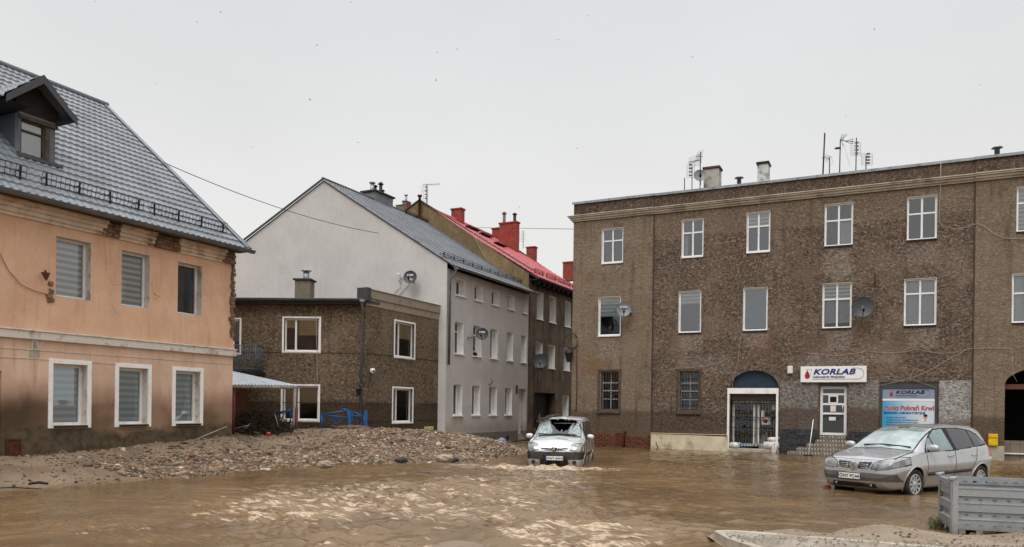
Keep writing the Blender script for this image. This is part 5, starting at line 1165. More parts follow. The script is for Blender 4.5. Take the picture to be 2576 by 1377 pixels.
# ---- gravel: thousands of stones, one object
def stones(name, X, Y, Z, Rr, mat, seed=1, flat=.62):
    r = np.random.default_rng(seed); n = len(X); t = (1+5**.5)/2
    B = np.array([(-1,t,0),(1,t,0),(-1,-t,0),(1,-t,0),(0,-1,t),(0,1,t),(0,-1,-t),(0,1,-t),(t,0,-1),(t,0,1),(-t,0,-1),(-t,0,1)])/math.hypot(1, t)
    Fc = np.array([(0,11,5),(0,5,1),(0,1,7),(0,7,10),(0,10,11),(1,5,9),(5,11,4),(11,10,2),(10,7,6),(7,1,8),(3,9,4),(3,4,2),(3,2,6),(3,6,8),(3,8,9),(4,9,5),(2,4,11),(6,2,10),(8,6,7),(9,8,1)])
    V = B[None]*(1+r.normal(0, .16, (n, 12, 1))); sc = np.stack([r.uniform(.75, 1.5, n), r.uniform(.6, 1.05, n), flat*r.uniform(.6, 1.3, n)], -1); V = V*sc[:, None]*Rr[:, None, None]
    th = r.uniform(0, 6.28, n); c, s_ = np.cos(th), np.sin(th); tl = r.normal(0, .35, n); ct, st = np.cos(tl), np.sin(tl)
    y = V[..., 1]*ct[:, None]-V[..., 2]*st[:, None]; z = V[..., 1]*st[:, None]+V[..., 2]*ct[:, None]; x = V[..., 0]
    W_ = np.stack([x*c[:, None]-y*s_[:, None]+X[:, None], x*s_[:, None]+y*c[:, None]+Y[:, None], z+Z[:, None]], -1)
    pal = np.array([C(150,126,102), C(128,110,92), C(172,150,124), C(196,180,156), C(110,98,88), C(146,108,84), C(92,84,78), C(158,140,122), C(120,92,72), C(214,204,186), C(134,78,60), C(80,74,72)])[:, :3]
    pw = np.array([17, 18, 11, 5, 15, 5, 10, 12, 8, 2.5, .6, 5.]); ci = r.choice(len(pal), n, p=pw/pw.sum()); col = pal[ci]*r.uniform(.52, 1.05, (n, 1))*np.array([1.0, .96, .89])
    cols = np.concatenate([np.repeat(col, 12, 0), np.ones((n*12, 1))], -1)
    Fq = (Fc[None]+np.arange(n)[:, None, None]*12).reshape(-1, 3)
    o = np_mesh(name, W_.reshape(-1, 3), Fq, mat, None, False, None, cols); return o
def scatter(n, seed):
    r = np.random.default_rng(seed); x = r.uniform(-13, 2.2, n); y = r.uniform(17, 33, n); z = bank_z(x, y)
    ok = (z > -.06) & ~inside_house(x, y); x, y, z = x[ok], y[ok], z[ok]
    u = CU+FPX*x/y; v = CV-FPX*(z-EYE_H)/y          # where the heap is stony and where sand shows, measured once
    dens = np.clip((x-(-8.9+.42*(y-19)))/1.7, 0.05, 1); sand = np.exp(-(((x+3.4)/.9)**2+((y-24.3)/1.5)**2)); dens *= 1-.85*sand
    dens *= np.clip((z+.02)/.12, .15, 1); clump = .6+.4*np.sin(x*2.1+np.sin(y*1.7)*1.4)*np.sin(y*2.6+x)
    ok = r.random(len(x)) < dens*np.clip(clump+.35, 0, 1); return x[ok], y[ok], z[ok]
sx, sy, sz = scatter(420000, 21); rr_ = np.random.default_rng(5); rad_ = np.clip(rr_.lognormal(math.log(.022), .5, len(sx)), .012, .12)
tag(stones('gravel', sx, sy, sz+rad_*.22, rad_, MAT['stones'], 3), 'heap of mixed brown and grey flood gravel in front of the annex', 'gravel', kind='stuff')
r2 = np.random.default_rng(9); n = 2600; lx = r2.uniform(-6, 4.5, n); ly = -r2.uniform(.05, 3.6, n); wx = FA.o[0]+FA.d[0]*lx+FA.n[0]*ly; wy = FA.o[1]+FA.d[1]*lx+FA.n[1]*ly; wz = bank_z(wx, wy); ok = wz > .01
rs_ = np.clip(r2.lognormal(math.log(.014), .5, n), .006, .06)
tag(stones('pebbles', wx[ok], wy[ok], wz[ok]+rs_[ok]*.3, rs_[ok], MAT['stones'], 6), 'loose pebbles strewn over the silt before the orange house', 'pebbles', kind='stuff')

# ---- foreground island with kerb, and sand left by the flood
def island():
    zt = .13; edge = [P_lvl(u, v, zt) for u, v in ((1803,1340),(1797,1336),(1806,1333.5),(1850,1334),(1960,1342),(2080,1351.5),(2200,1361),(2400,1377),(2600,1393),(2900,1416))]
    low = [P_lvl(u, v, zt) for u, v in ((2700,1640),(2300,1560),(2050,1440),(1950,1396),(1880,1371),(1830,1354))]
    pts = [(p[0], p[1]) for p in edge+low]; cx = sum(p[0] for p in pts)/len(pts); cy = sum(p[1] for p in pts)/len(pts)
    inn = []
    n = len(pts)
    for i, p in enumerate(pts):
        a, b = pts[i-1], pts[(i+1) % n]; t = Vector((b[0]-a[0], b[1]-a[1])).normalized(); q = Vector((-t.y, t.x)); c = Vector((cx-p[0], cy-p[1]))
        if q.dot(c) < 0: q = -q
        inn.append((p[0]+q.x*.12, p[1]+q.y*.12))
    o = MB(); o.prism([(x, y, -.5) for x, y in inn], (0, 0, .5+zt-.008)); pv = o.build('pavement', MAT['exposed_concrete']); tag(pv, kind='structure')
    k = MB()
    for i in range(n):
        j = (i+1) % n; a, b, c, d = pts[i], pts[j], inn[j], inn[i]; f = .985
        k.prism([(a[0], a[1], -.5), (b[0]*f+a[0]*(1-f), b[1]*f+a[1]*(1-f), -.5), (c[0]*f+d[0]*(1-f), c[1]*f+d[1]*(1-f), -.5), (d[0], d[1], -.5)], (0, 0, .5+zt))
    kb = k.build('kerb', MAT['concrete'], pv, bevel=.012)
    return pts
isl = island()
sp_ = []
far = [(2085,1343),(2102,1336),(2150,1328),(2204,1322.7),(2250,1327),(2299,1333),(2394,1345),(2473,1348),(2527,1341.5),(2576,1341.5),(2700,1338),(2900,1336)]
for u, v in far: p = P_lvl(u, v); sp_.append((p[0], p[1], 0)); q = P_lvl(u-3, v-9); sp_.append((q[0], q[1], -.12)); q = P_lvl(u-3, v-35); sp_.append((q[0], q[1], -.4))
for u, v, z in ((2140,1345,.07),(2200,1338,.07),(2260,1345,.07),(2330,1355,.05),(2400,1364,.06),(2480,1368,.07),(2560,1360,.1),(2650,1365,.12),(2800,1375,.22),(2300,1365,.12),(2500,1385,.15),(2700,1395,.2)): sp_.append(P_lvl(u, v, z))
for u, v, z in ((1919,1340,.1),(1945,1336.5,.12),(1990,1335.5,.17),(2030,1341,.17),(2050,1348,.12),(2068,1347,-.08),(2075,1341,-.15),(1900,1334,-.15),(1850,1330,-.3),(1980,1328,-.12),(2050,1333,-.2)): sp_.append(P_lvl(u, v, z))
for u, v, z in ((1850,1345,.06),(1900,1360,.06),(2000,1365,.06),(2100,1372,.08),(2250,1385,.09),(1960,1352,.09),(2040,1358,.09),(2150,1365,.1),(2400,1400,.1)): sp_.append(P_lvl(u, v, z))
sand_h = rbf(sp_, .004)
hx, hy = np.meshgrid(np.arange(2.6, 9.5, .045), np.arange(7.2, 11.6, .045), indexing='ij'); hz = np.clip(sand_h(hx, hy), -.5, .4)+hnoise(hx, hy, 8, (.6, .25), .004)
tag(grid_mesh('sand_bank', hx, hy, hz, hz > -.2, MAT['fine_sand']), kind='structure')
mb_, my_ = np.meshgrid(np.arange(-1.6, .4, .05), np.arange(7.6, 10.4, .05), indexing='ij'); mz = .15*np.exp(-(((mb_+.62)/.42)**2+((my_-9.0)/.75)**2))-.06+hnoise(mb_, my_, 3, (.4, .2), .006)
tag(grid_mesh('mud_bar', mb_, my_, mz, mz > -.05, MAT['fine_sand']), kind='structure')

def leaf_litter():
    r = random.Random(31); g = MB()
    for k in range(380):
        u = r.uniform(1830, 2576); v = 1339+(u-1797)*.043+abs(r.gauss(0, 12))+3; q = P_lvl(u, v, .135); s_ = r.uniform(.005, .016); a = r.uniform(0, 6.28); c, d = math.cos(a)*s_, math.sin(a)*s_; z = .135+r.uniform(0, .006)
        zz = max(z, float(0)); g.add([(q[0]-c*1.6, q[1]-d*1.6, zz), (q[0]-d, q[1]+c, zz+r.uniform(0, .01)), (q[0]+c*1.6, q[1]+d*1.6, zz), (q[0]+d, q[1]-c, zz+r.uniform(0, .01))], [(0, 1, 2, 3)])
    tag(g.build('leaf_litter', MAT['dark_mud']), 'dark wet leaf litter scattered over the kerbed island', 'leaves', kind='stuff')
leaf_litter()

mx_, my2 = np.meshgrid(np.arange(15, 27, .12), np.arange(20, 29, .12), indexing='ij'); lx_ = (mx_-FR.o[0])*FR.d[0]+(my2-FR.o[1])*FR.d[1]; ly_ = (mx_-FR.o[0])*FR.n[0]+(my2-FR.o[1])*FR.n[1]
mz2 = .16*np.clip((lx_-11.6)/3, 0, 1)*np.clip((ly_+4.2)/2.5, 0, 1)-.05+hnoise(mx_, my2, 6, (1.1, .4), .01)
tag(grid_mesh('mud_bar', mx_, my2, mz2, (mz2 > -.06) & (ly_ < -.05), MAT['silt']), kind='structure')

r3 = np.random.default_rng(15); px3 = r3.uniform(2.8, 8.5, 1600); py3 = r3.uniform(8.2, 11.2, 1600); pz3 = np.clip(sand_h(px3, py3), -.5, .4); ok = pz3 > .02; rs3 = np.clip(r3.lognormal(math.log(.007), .6, 1600), .003, .03)
tag(stones('pebbles', px3[ok], py3[ok], pz3[ok]+rs3[ok]*.3, rs3[ok], MAT['stones'], 7), 'grit and pebbles strewn over the sand bank by the crate', 'pebbles', kind='stuff')
# ---------------------------------------------------------------- cars
def m_car():
    def paint(name, a, metal, dirt, zlow):
        s = S(name); x, y, z = s.xyz(); n = s.noise(3.5, 6, .65); n2 = s.noise(40, 2)
        c = s.mix(s.ss(n, .3, .7), a, tuple(q*.93 for q in a[:3])+(1,)); c = s.mix(s.ma('MULTIPLY', s.ss(n, .55, .75), .22), c, dirt)
        k = s.ss(s.ma('ADD', z, s.ma('MULTIPLY', s.ma('SUBTRACT', n, .5), .5)), zlow+.28, zlow-.12); c = s.mix(s.ma('MULTIPLY', k, .55), c, dirt)
        MAT[name] = s.bsdf(c, s.lin(s.ma('MAXIMUM', k, s.ss(n, .5, .75)), 0, 1, .22, .5), metal, s.bump(n2, .03, .004), .5, coat=.9, coatr=.04)
    paint('silver_paint', C(176,178,181), .35, C(138,124,106), .45); paint('white_silver_paint', C(214,216,218), .3, C(150,134,114), .6)
    s = S('fogged_glass'); n = s.noise(2.2, 5, .6); c = s.mix(s.ss(n, .35, .65), C(156,171,168), C(120,136,134)); MAT['fogged_glass'] = s.bsdf(c, .1, 0, None, .6, coat=1.0, coatr=.03)  # pale grey-green paints fog and the sky's reflection into windscreen and side glass
    simple('fogged_side_glass', C(120,138,138), .12, 0, .15, 2.5, 0, coat=.6); simple('privacy_glass', C(24,26,30), .05, 0, .1, 3, 0, coat=.7); simple('black_rubber', C(24,24,25), .7, 0, .15, 9, .2, dirt=C(84,72,58), dirtscale=5)
    simple('grey_plastic', C(82,81,81), .55, 0, .1, 6, .1, dirt=C(116,102,84), dirtscale=4); simple('black_plastic', C(34,34,36), .5, 0, .15, 6, .1, dirt=C(92,80,64), dirtscale=5, dirtamt=.45)
    simple('alloy', C(196,197,200), .28, .8, .06, 6, 0); simple('chrome', C(214,216,220), .15, .9, .04, 4, 0); simple('plate_white', C(232,232,228), .4, 0, .03, 4, 0, dirt=C(170,156,136), dirtscale=6)
    simple('plate_blue', C(24,52,140), .4); simple('tail_red', C(150,20,26), .2, 0, .1, 4, 0, coat=.6)
    s = S('headlamp_lens'); n = s.noise(5, 3); x, y, z = s.xyz(); c = s.mix(s.ss(n, .4, .6), C(146,149,146), C(98,101,102)); MAT['headlamp_lens'] = s.bsdf(c, .1, .2, None, .6, coat=1.0, coatr=.02)
    s = S('crazed_glass'); d1 = s.voro(9, 'DISTANCE_TO_EDGE'); d2 = s.voro(30, 'DISTANCE_TO_EDGE'); n = s.noise(5, 4)
    k = s.ma('MAXIMUM', s.ss(d1, .05, .01), s.ma('MULTIPLY', s.ss(d2, .05, .01), .6)); c = s.mix(s.ss(n, .35, .65), C(140,160,160), C(92,112,112)); c = s.mix(k, c, C(214,226,224))
    MAT['crazed_glass'] = s.bsdf(c, .14, 0, s.bump(s.ma('ADD', k, s.voro(9)), .6, .03), .6, coat=.6)
m_car()
def poly_sd(px, pz, poly):
    """signed distance to polygon (negative inside), vectorised"""
    poly = np.array(poly); d = np.full(px.shape, 1e9); ins = np.zeros(px.shape, bool); n = len(poly)
    for i in range(n):
        a, b = poly[i], poly[(i+1) % n]; e = b-a; wx, wz = px-a[0], pz-a[1]; t = np.clip((wx*e[0]+wz*e[1])/(e@e), 0, 1)
        d = np.minimum(d, np.hypot(wx-e[0]*t, wz-e[1]*t))
        c = ((a[1] > pz) != (b[1] > pz)) & (px < (b[0]-a[0])*(pz-a[1])/(b[1]-a[1]+1e-12)+a[0]); ins ^= c
    return np.where(ins, -d, d)
class Car:
    def __init__(s, root, fr, z0, prof, R0=.5, m0=.74, R1=.35, m1=.86, step=.013, sm=5):
        s.root = root; s.fr = fr; s.z0 = z0; s.M = fr.M @ Matrix.Translation((0, 0, z0)); kx = np.array(prof['x']); L = kx[-1]; s.L = L
        xs = np.unique(np.round(np.concatenate([np.linspace(0, .05, 24), np.linspace(.05, .3, 36), np.arange(.3, L-.3, step), np.linspace(L-.3, L-.05, 22), np.linspace(L-.05, L, 12)]), 5))
        fine = np.linspace(0, L, 1200); ker = np.hanning(2*sm*4+1); ker /= ker.sum()
        def arr(key):
            v = np.interp(fine, kx, np.array(prof[key])); pad = len(ker)//2; vp = np.concatenate([2*v[0]-v[1:pad+1][::-1], v, 2*v[-1]-v[-pad-1:-1][::-1]]); return np.interp(xs, fine, np.convolve(vp, ker, 'valid'))
        A = {k: arr(k) for k in prof if k != 'x'}
        mult = np.ones_like(xs); q = np.clip(1-xs/R0, 0, 1); mult *= m0+(1-m0)*(1-q**2.4)**(1/2.0); q = np.clip(1-(L-xs)/R1, 0, 1); mult *= m1+(1-m1)*(1-q**2.4)**(1/2.0)
        cnt = [4, 3, 24, 26, 36, 8, 44]; rows = []; s.j1, s.j2, s.j3 = 7, 57, 93
        for i, x in enumerate(xs):
            zb, zs, zl, zt, wb, wm, wl, wt, cr = (A[k][i] for k in ('zb','zs','zl','zt','wb','wm','wl','wt','cr')); m = mult[i]
            zs = min(max(zs, zb+.01), zt-.015); zl = min(max(zl, zs+.005), zt-.008); rd = min(.06, max(.004, (zt-zl)*.3))
            P = [(0, zb), (wb*m*.93, zb), (wb*m, zb+min(.05, (zs-zb)*.3)), (wm*m, zs), (wl*m, zl), (wt*m, zt-rd), (max(wt-.07, wt*.85)*m, zt-rd*.12), (0, zt+cr)]
            row = []
            for k in range(7):
                a, b = np.array(P[k]), np.array(P[k+1]); row += [a+(b-a)*t/cnt[k] for t in range(cnt[k])]
            row.append(np.array(P[7])); row = np.array(row)
            for _ in range(7): row[1:-1] = row[1:-1]*.5+(row[:-2]+row[2:])*.25
            rows.append(np.column_stack([np.full(len(row), x), row]))
        h = np.array(rows); left = h[:, ::-1].copy(); right = h.copy(); right[:, :, 1] *= -1; s.V = np.concatenate([right, left[:, 1:]], 1)  # bottom(-y) over the top to +y
        s.half = h; m, n = s.V.shape[:2]; s.n = n; i, j = np.meshgrid(np.arange(m-1), np.arange(n-1), indexing='ij'); a = (i*n+j).ravel()
        q = np.arange(n//2); cap = np.stack([q, q+1, n-2-q, n-1-q], -1); o_ = (m-1)*n
        s.F = np.concatenate([np.stack([a, a+n, a+n+1, a+1], -1), cap, cap[:, ::-1]+o_]); a = None; s.VV = s.V.reshape(-1, 3); s.c = s.VV[s.F].mean(1); s.free = np.ones(len(s.F), bool); jj = np.concatenate([j.ravel(), q, q]); s.j = np.minimum(jj, n-2-jj)
        s.cx, s.cy, s.cz = s.c.T; s.xs = xs
        nrm = np.cross(s.VV[s.F[:, 1]]-s.VV[s.F[:, 0]], s.VV[s.F[:, 3]]-s.VV[s.F[:, 0]]); s.nx = nrm[:, 0]/(np.linalg.norm(nrm, axis=1)+1e-12)
    def take(s, mask, name, mat, parent=None, inset=0.0, label=None):
        mask = mask & s.free; s.free &= ~mask
        if name is None or not mask.any(): return None
        F = s.F[mask]; used = np.unique(F); mp = np.full(len(s.VV), -1); mp[used] = np.arange(len(used)); V = s.VV[used].copy()
        if inset: V[:, 1] -= np.sign(V[:, 1])*inset
        o = np_mesh(name, V, mp[F][:, ::-1], MAT[mat], parent or s.root, True, s.M)
        if label: o['label'] = label
        return o
    def flank(s, x, z):
        i = int(np.argmin(abs(s.xs-x))); r = s.half[i]; k = int(np.argmax(r[:, 1])); lo, hi = r[:k+1], r[k:]
        return float(np.interp(z, r[4:, 2], r[4:, 1]) if z > r[4, 2] else r[4, 1])
    def top(s, x, y):
        i = int(np.argmin(abs(s.xs-x))); r = s.half[i][::-1]; return float(np.interp(abs(y), r[:70, 1], r[:70, 2]))
    def nose(s, y, z):
        """x of the front skin at (y, z)"""
        m = (s.cx < .9) & (abs(s.cy-y) < .05) & (abs(s.cz-z) < .04)
        return float(s.cx[m].min()) if m.any() else 0.1
    def seam(s, pts, name='panel_gap', r=.006, side=(-1, 1), mat='black_rubber', parent=None):
        for sd in side:
            q = []
            for (xa, za), (xb, zb) in zip(pts[:-1], pts[1:]):
                n = max(2, int(math.hypot(xb-xa, zb-za)/.05))
                q += [(xa+(xb-xa)*t/n, za+(zb-za)*t/n) for t in range(n)]
            q.append(pts[-1]); g = MB(); g.tube([(x, sd*(s.flank(x, z)+.001), z) for x, z in q], r, 4); s.put(g, name, mat, parent)
    def put(s, mb, name, mat, parent=None, bevel=0):
        me = mb.build(name, MAT[mat], None, None, bevel); WM.pop(me.name, None); place(me, s.M, parent or s.root); return me
def wheel(car, x, y, z, r, rim, side, spokes=10, name='wheel', dark=False):
    M = Matrix.Translation((x, y, z)) @ Matrix.Rotation(rad(90 if side < 0 else -90), 4, 'X')
    g = MB(); g.lathe([(rim, -.1), (r*.93, -.105), (r*.985, -.085), (r, -.05), (r, .05), (r*.985, .085), (r*.93, .105), (rim+.012, .1), (rim, .085)], n=40, M=M)
    t = car.put(g, name, 'black_rubber')
    g = MB(); g.lathe([(rim, .085), (rim*.93, .095), (rim*.9, .06), (rim*.86, .03), (.0, .03)], n=36, M=M)
    car.put(g, 'rim_barrel', 'black_plastic', t)
    g = MB(); g.lathe([(rim*1.0, .09), (rim*.96, .1), (rim*.88, .088)], n=36, M=M); g.lathe([(.07, .03), (.065, .085), (.03, .095), (0, .095)], n=16, M=M)
    for k in range(spokes):
        a = 2*math.pi*k/spokes; o = len(g.v); w0, w1 = .03, .034 if spokes > 6 else .06
        g.add([(.05,-w0,.03),(rim*.92,-w1,.05),(rim*.92,w1,.05),(.05,w0,.03),(.05,-w0*.7,.085),(rim*.92,-w1*.7,.09),(rim*.92,w1*.7,.09),(.05,w0*.7,.085)], [(4,5,6,7),(0,1,5,4),(3,7,6,2),(1,2,6,5)])
        g.xf(M @ Matrix.Rotation(a, 4, 'Z'), o)
    car.put(g, 'rim', 'alloy', t); return t
def arch(car, x, z, r, side, yi=.5, lip='silver_paint', lr=.018):
    n = 26; th = [math.pi*(-.12+1.24*k/n) for k in range(n+1)]
    pts = [(x+r*math.cos(a), z+r*math.sin(a)) for a in th]; g = MB(); yo = lambda p: car.flank(min(max(p[0], .02), car.L-.02), max(p[1], .22))
    arr = np.array([[(p[0], side*(yo(p)-.004), p[1]), (p[0], side*yi, p[1])] for p in pts]); g.grid(arr); g.poly([(p[0], side*(yi), p[1]) for p in pts]); car.put(g, 'arch_liner', 'black_rubber')
    g = MB(); g.tube([(p[0], side*(yo(p)-.002), p[1]) for p in pts if p[1] > .16], lr, 6); car.put(g, 'arch_lip', lip)
def plate(car, x, y, z, text, tilt=0.0, w=.52, h=.114):
    M = Matrix.Translation((x, y, z)) @ Matrix.Rotation(rad(-90), 4, 'Z')        # facing local -x
    g = MB(); g.box(-w/2, w/2, -.006, .006, -h/2, h/2); g.xf(M @ Matrix.Rotation(tilt, 4, 'Y')); p = car.put(g, 'licence_plate', 'plate_white')
    g = MB(); g.box(-w/2, -w/2+.042, -.008, -.0061, -h/2, h/2); g.xf(M @ Matrix.Rotation(tilt, 4, 'Y')); car.put(g, 'country_band', 'plate_blue', p)
    text_mesh('plate_text', text, .098, MAT['ink_black'], p, car.M @ M @ Matrix.Rotation(tilt, 4, 'Y') @ Matrix.Translation((-w/2+.055, -.0075, -.036)) @ Matrix.Rotation(rad(90), 4, 'X'), bold=.0022, ext=.001, sx=1.0)
    return p
def mirror(car, x, y, z, side, mat, s=1.0):
    g = MB(); M = Matrix.Translation((x, y+side*.1*s, z))
    prof = [(0, -.12), (.055, -.115), (.085, -.06), (.09, 0), (.085, .06), (.05, .115), (0, .12)]
    g.lathe([(r_, h_) for r_, h_ in prof], n=14, M=M @ Matrix.Rotation(rad(90), 4, 'X') @ Matrix.Diagonal((.75*s, .9*s, 1.0*s, 1))); m = car.put(g, 'mirror', mat)
    g = MB(); g.tube([(x+.03, y-side*.03, z-.06*s), (x, y+side*.05, z-.05*s)], .025, 6); car.put(g, 'mirror_arm', 'black_plastic', m)
    return m

# ---- silver people carrier
def mpv():
    fr = frame_at(7.235, 16.275, math.atan2(.543, .84)); z0 = -.11
    t = thing('silver_car', 'silver people carrier with fogged windscreen standing in flood water beside the metal crate', 'car', (7.235, 16.275, z0))
    P = dict(x= [0,   .02,  .06,  .12,  .2,   .4,   .75,  1.02, 1.35, 1.7,  2.05, 2.5,  3.1,  3.6,  3.85, 4.02, 4.12, 4.2,  4.26],
             zb=[.44, .30,  .24,  .2,   .17,  .17,  .17,  .17,  .17,  .17,  .17,  .17,  .17,  .18,  .2,   .22,  .26,  .3,   .56],
             zs=[.448, .45,  .48,  .52,  .55,  .6,   .64,  .66,  .68,  .68,  .68,  .68,  .7,   .72,  .74,  .76,  .74,  .66,  .55],
             zl=[.452, .56,  .66,  .74,  .79,  .83,  .91,  .955, .965, .975, .985, 1.0,  1.03, 1.06, 1.06, 1.0,  .92,  .8,   .62],
             zt=[.46, .66,  .74,  .80,  .84,  .89,  .965, 1.01, 1.215,1.38, 1.49, 1.535,1.54, 1.515,1.47, 1.36, 1.16, .97,  .72],
             wb=[.80, .80,  .80,  .80,  .80,  .8,   .8,   .8,   .8,   .8,   .8,   .8,   .8,   .8,   .8,   .8,   .8,   .8,   .8],
             wm=[.86, .88,  .89,  .9,   .9,   .9,   .9,   .9,   .9,   .9,   .9,   .9,   .9,   .9,   .9,   .9,   .88,  .87,  .84],
             wl=[.80, .84,  .86,  .86,  .86,  .86,  .86,  .86,  .86,  .86,  .86,  .86,  .86,  .86,  .84,  .84,  .82,  .82,  .82],
             wt=[.72, .72,  .72,  .72,  .73,  .74,  .75,  .75,  .70,  .66,  .63,  .62,  .62,  .62,  .62,  .64,  .68,  .72,  .74],
             cr=[.0,  .01,  .015, .02,  .025, .03,  .035, .035, .035, .03,  .025, .022, .02,  .02,  .02,  .02,  .02,  .02,  .0])
    c = Car(t, fr, z0, P, R0=.62, m0=.66, R1=.45, m1=.8); x, y, z = c.cx, c.cy, c.cz; ay = abs(y)
    fw, rw = .86, 3.545; wz = .315
    for wx in (fw, rw): c.take((np.hypot(x-wx, z-wz) < .365) & (ay > .45), None, None)
    # windscreen and side glass
    ws = (x > 1.0) & (x < 2.02) & (c.j >= 99) & (ay < np.interp(x, [1.0, 2.02], [.70, .565])); wsg = (x > .965) & (x < 2.055) & (c.j >= 96) & (ay < np.interp(x, [.96, 2.05], [.74, .6]))
    c.take(ws, 'windscreen', 'fogged_glass'); c.take(wsg, 'windscreen_seal', 'black_rubber')
    sidez = (c.j > 34)
    for sd in (-1, 1):
        on = sidez & (np.sign(y) == sd) & (ay > .5)
        for nm, pl, mt in (('quarter_light', [(1.30,.985),(1.66,.985),(1.66,1.275),(1.56,1.225)], 'fogged_side_glass'), ('front_side_window', [(1.70,.985),(2.36,1.005),(2.28,1.455),(1.98,1.43),(1.70,1.30)], 'fogged_side_glass'),
                           ('rear_side_window', [(2.50,1.015),(3.26,1.06),(3.24,1.42),(2.95,1.455),(2.46,1.465)], 'privacy_glass'), ('rear_quarter_window', [(3.32,1.07),(3.78,1.12),(3.62,1.30),(3.42,1.40),(3.30,1.42)], 'privacy_glass')):
            c.take(on & (poly_sd(x, z, pl) < 0), nm, mt)
        c.take(on & (poly_sd(x, z, [(1.22,.965),(2.4,.985),(3.84,1.09),(3.66,1.34),(3.44,1.43),(2.95,1.48),(2.3,1.485),(1.96,1.455),(1.66,1.31)]) < 0), 'window_seal', 'black_rubber')
    c.take((x > 3.86) & (c.nx > .2) & (z > 1.02) & (z < 1.36) & (ay < .58), 'rear_window', 'privacy_glass')
    c.take((x > 3.86) & (ay > .6) & (z > .82) & (z < 1.2) & (c.j > 34), 'tail_light', 'tail_red')
    # front: headlights, grille, bumper
    fx = x < .8
    for sd in (-1, 1):
        c.take(fx & (poly_sd(y*sd, z, [(.38,.63),(.43,.755),(.64,.83),(.78,.875),(.87,.875),(.9,.79),(.87,.7),(.72,.635),(.52,.61)]) < 0) & (x < .66), 'headlight', 'headlamp_lens'); c.take(fx & (poly_sd(y*sd, z, [(.38,.63),(.43,.755),(.64,.83),(.78,.875),(.87,.875),(.9,.79),(.87,.7),(.72,.635),(.52,.61)]) < .013) & (x < .68), 'lamp_gap', 'black_rubber')
    [c.take(fx & (y*sd > 0) & (x < .3) & (poly_sd(ay, z, [(.085,.61),(.34,.635),(.385,.765),(.10,.755)]) < 0), 'grille', 'black_plastic') for sd in (-1, 1)]
    c.take(fx & (x < .35) & (z > .23) & (z < .325) & (ay < .5), 'air_intake', 'black_rubber')
    c.take((x < .55) & (z > .37) & (z < .535) & (ay < .84), 'bumper_insert', 'grey_plastic')
    c.take((z < .24) & (x > .6) & (x < 3.9) & (c.j > 6), 'sill_panel', 'silver_paint')
    c.take((c.j <= 6) & (x > .3) & (x < c.L-.2), 'underbody', 'black_rubber')
    c.take(c.free.copy(), 'body', 'silver_paint')
    g = MB()
    for k in range(3):
        for sd in (-1, 1):
            pts = [(c.nose(sd*q, .65+.03*k)-.012, sd*q, .645+.034*k) for q in (.12, .2, .28, .33)]; g.tube(pts, .006, 4)
    c.put(g, 'grille_bars', 'chrome')
    nx = c.nose(0, .66)-.02; dm = [(nx, 0, .75), (nx, -.055, .67), (nx, 0, .59), (nx, .055, .67)]; g = MB(); g.prism([(nx+.04, -.11, .70), (nx+.04, -.07, .585), (nx+.04, .07, .585), (nx+.04, .11, .70), (nx+.04, .06, .755), (nx+.04, -.06, .755)], (-.035, 0, 0)); bs = c.put(g, 'badge_boss', 'silver_paint', bevel=.01)
    g = MB()
    for k in range(4):
        a, b = Vector(dm[k]), Vector(dm[(k+1) % 4]); i0 = Vector((nx, 0, .67)); ai, bi = i0+(a-i0)*.55, i0+(b-i0)*.55; g.prism([a, b, bi, ai], (-.016, 0, 0))
    c.put(g, 'badge', 'chrome', bs)
    plate(c, c.nose(.16, .46)-.018, .10, .455, 'ONY FC44')
    for sd in (-1, 1):
        g = MB(); q = c.nose(sd*.40, .28); g.lathe([(.03, .02), (.028, .03), (0, .034)], n=12, M=Matrix.Translation((q+.0, sd*.40, .28)) @ Matrix.Rotation(rad(-90), 4, 'Y')); c.put(g, 'fog_light', 'headlamp_lens')
        wheel(c, fw, sd*.77, wz, .316, .215, sd); wheel(c, rw, sd*.77, wz, .316, .215, sd)
        arch(c, fw, wz, .37, sd); arch(c, rw, wz, .37, sd)
        mirror(c, 1.36, sd*.86, 1.06, sd, 'silver_paint', 1.0)
        for hx in (2.22, 3.2):
            g = MB(); yh = c.flank(hx, .88); g.tube([(hx-.09, sd*yh, .878), (hx-.07, sd*(yh+.03), .88), (hx+.07, sd*(yh+.03), .885), (hx+.09, sd*yh, .883)], .016, 6); c.put(g, 'door_handle', 'silver_paint')
        g = MB(); xs_ = np.linspace(1.35, 3.1, 24); arr = np.array([[(q, sd*(c.flank(q, .50+.012*(q-1.3))+.012), .475+.02*(q-1.3)+h_) for h_ in (0, .07)] for q in xs_]); g.grid(arr); g.tube([(q, sd*(c.flank(q, .5)+.004), .51+.02*(q-1.3)) for q in xs_], .035, 6); c.put(g, 'rubbing_strip', 'black_plastic')
    c.seam([(1.28, .95), (1.3, .6), (1.27, .28)]); c.seam([(2.42, 1.0), (2.42, .6), (2.4, .26)]); c.seam([(3.36, 1.06), (3.3, .8), (3.12, .58)])
    g = MB(); g.tube([(q, sd_*(.73+.04*min(1, q)), c.top(q, .73)+.002) for sd_ in (1,) for q in np.linspace(.28, .95, 12)], .006, 4); c.put(g, 'bonnet_gap', 'black_rubber')
    g = MB(); g.tube([(q, -(.73+.04*min(1, q)), c.top(q, .73)+.002) for q in np.linspace(.28, .95, 12)], .006, 4); c.put(g, 'bonnet_gap', 'black_rubber')
    g = MB(); g.tube([(c.nose(q, .80)-.001, q, .812) for q in np.linspace(-.6, .6, 21)], .005, 4); c.put(g, 'bonnet_edge', 'black_rubber')
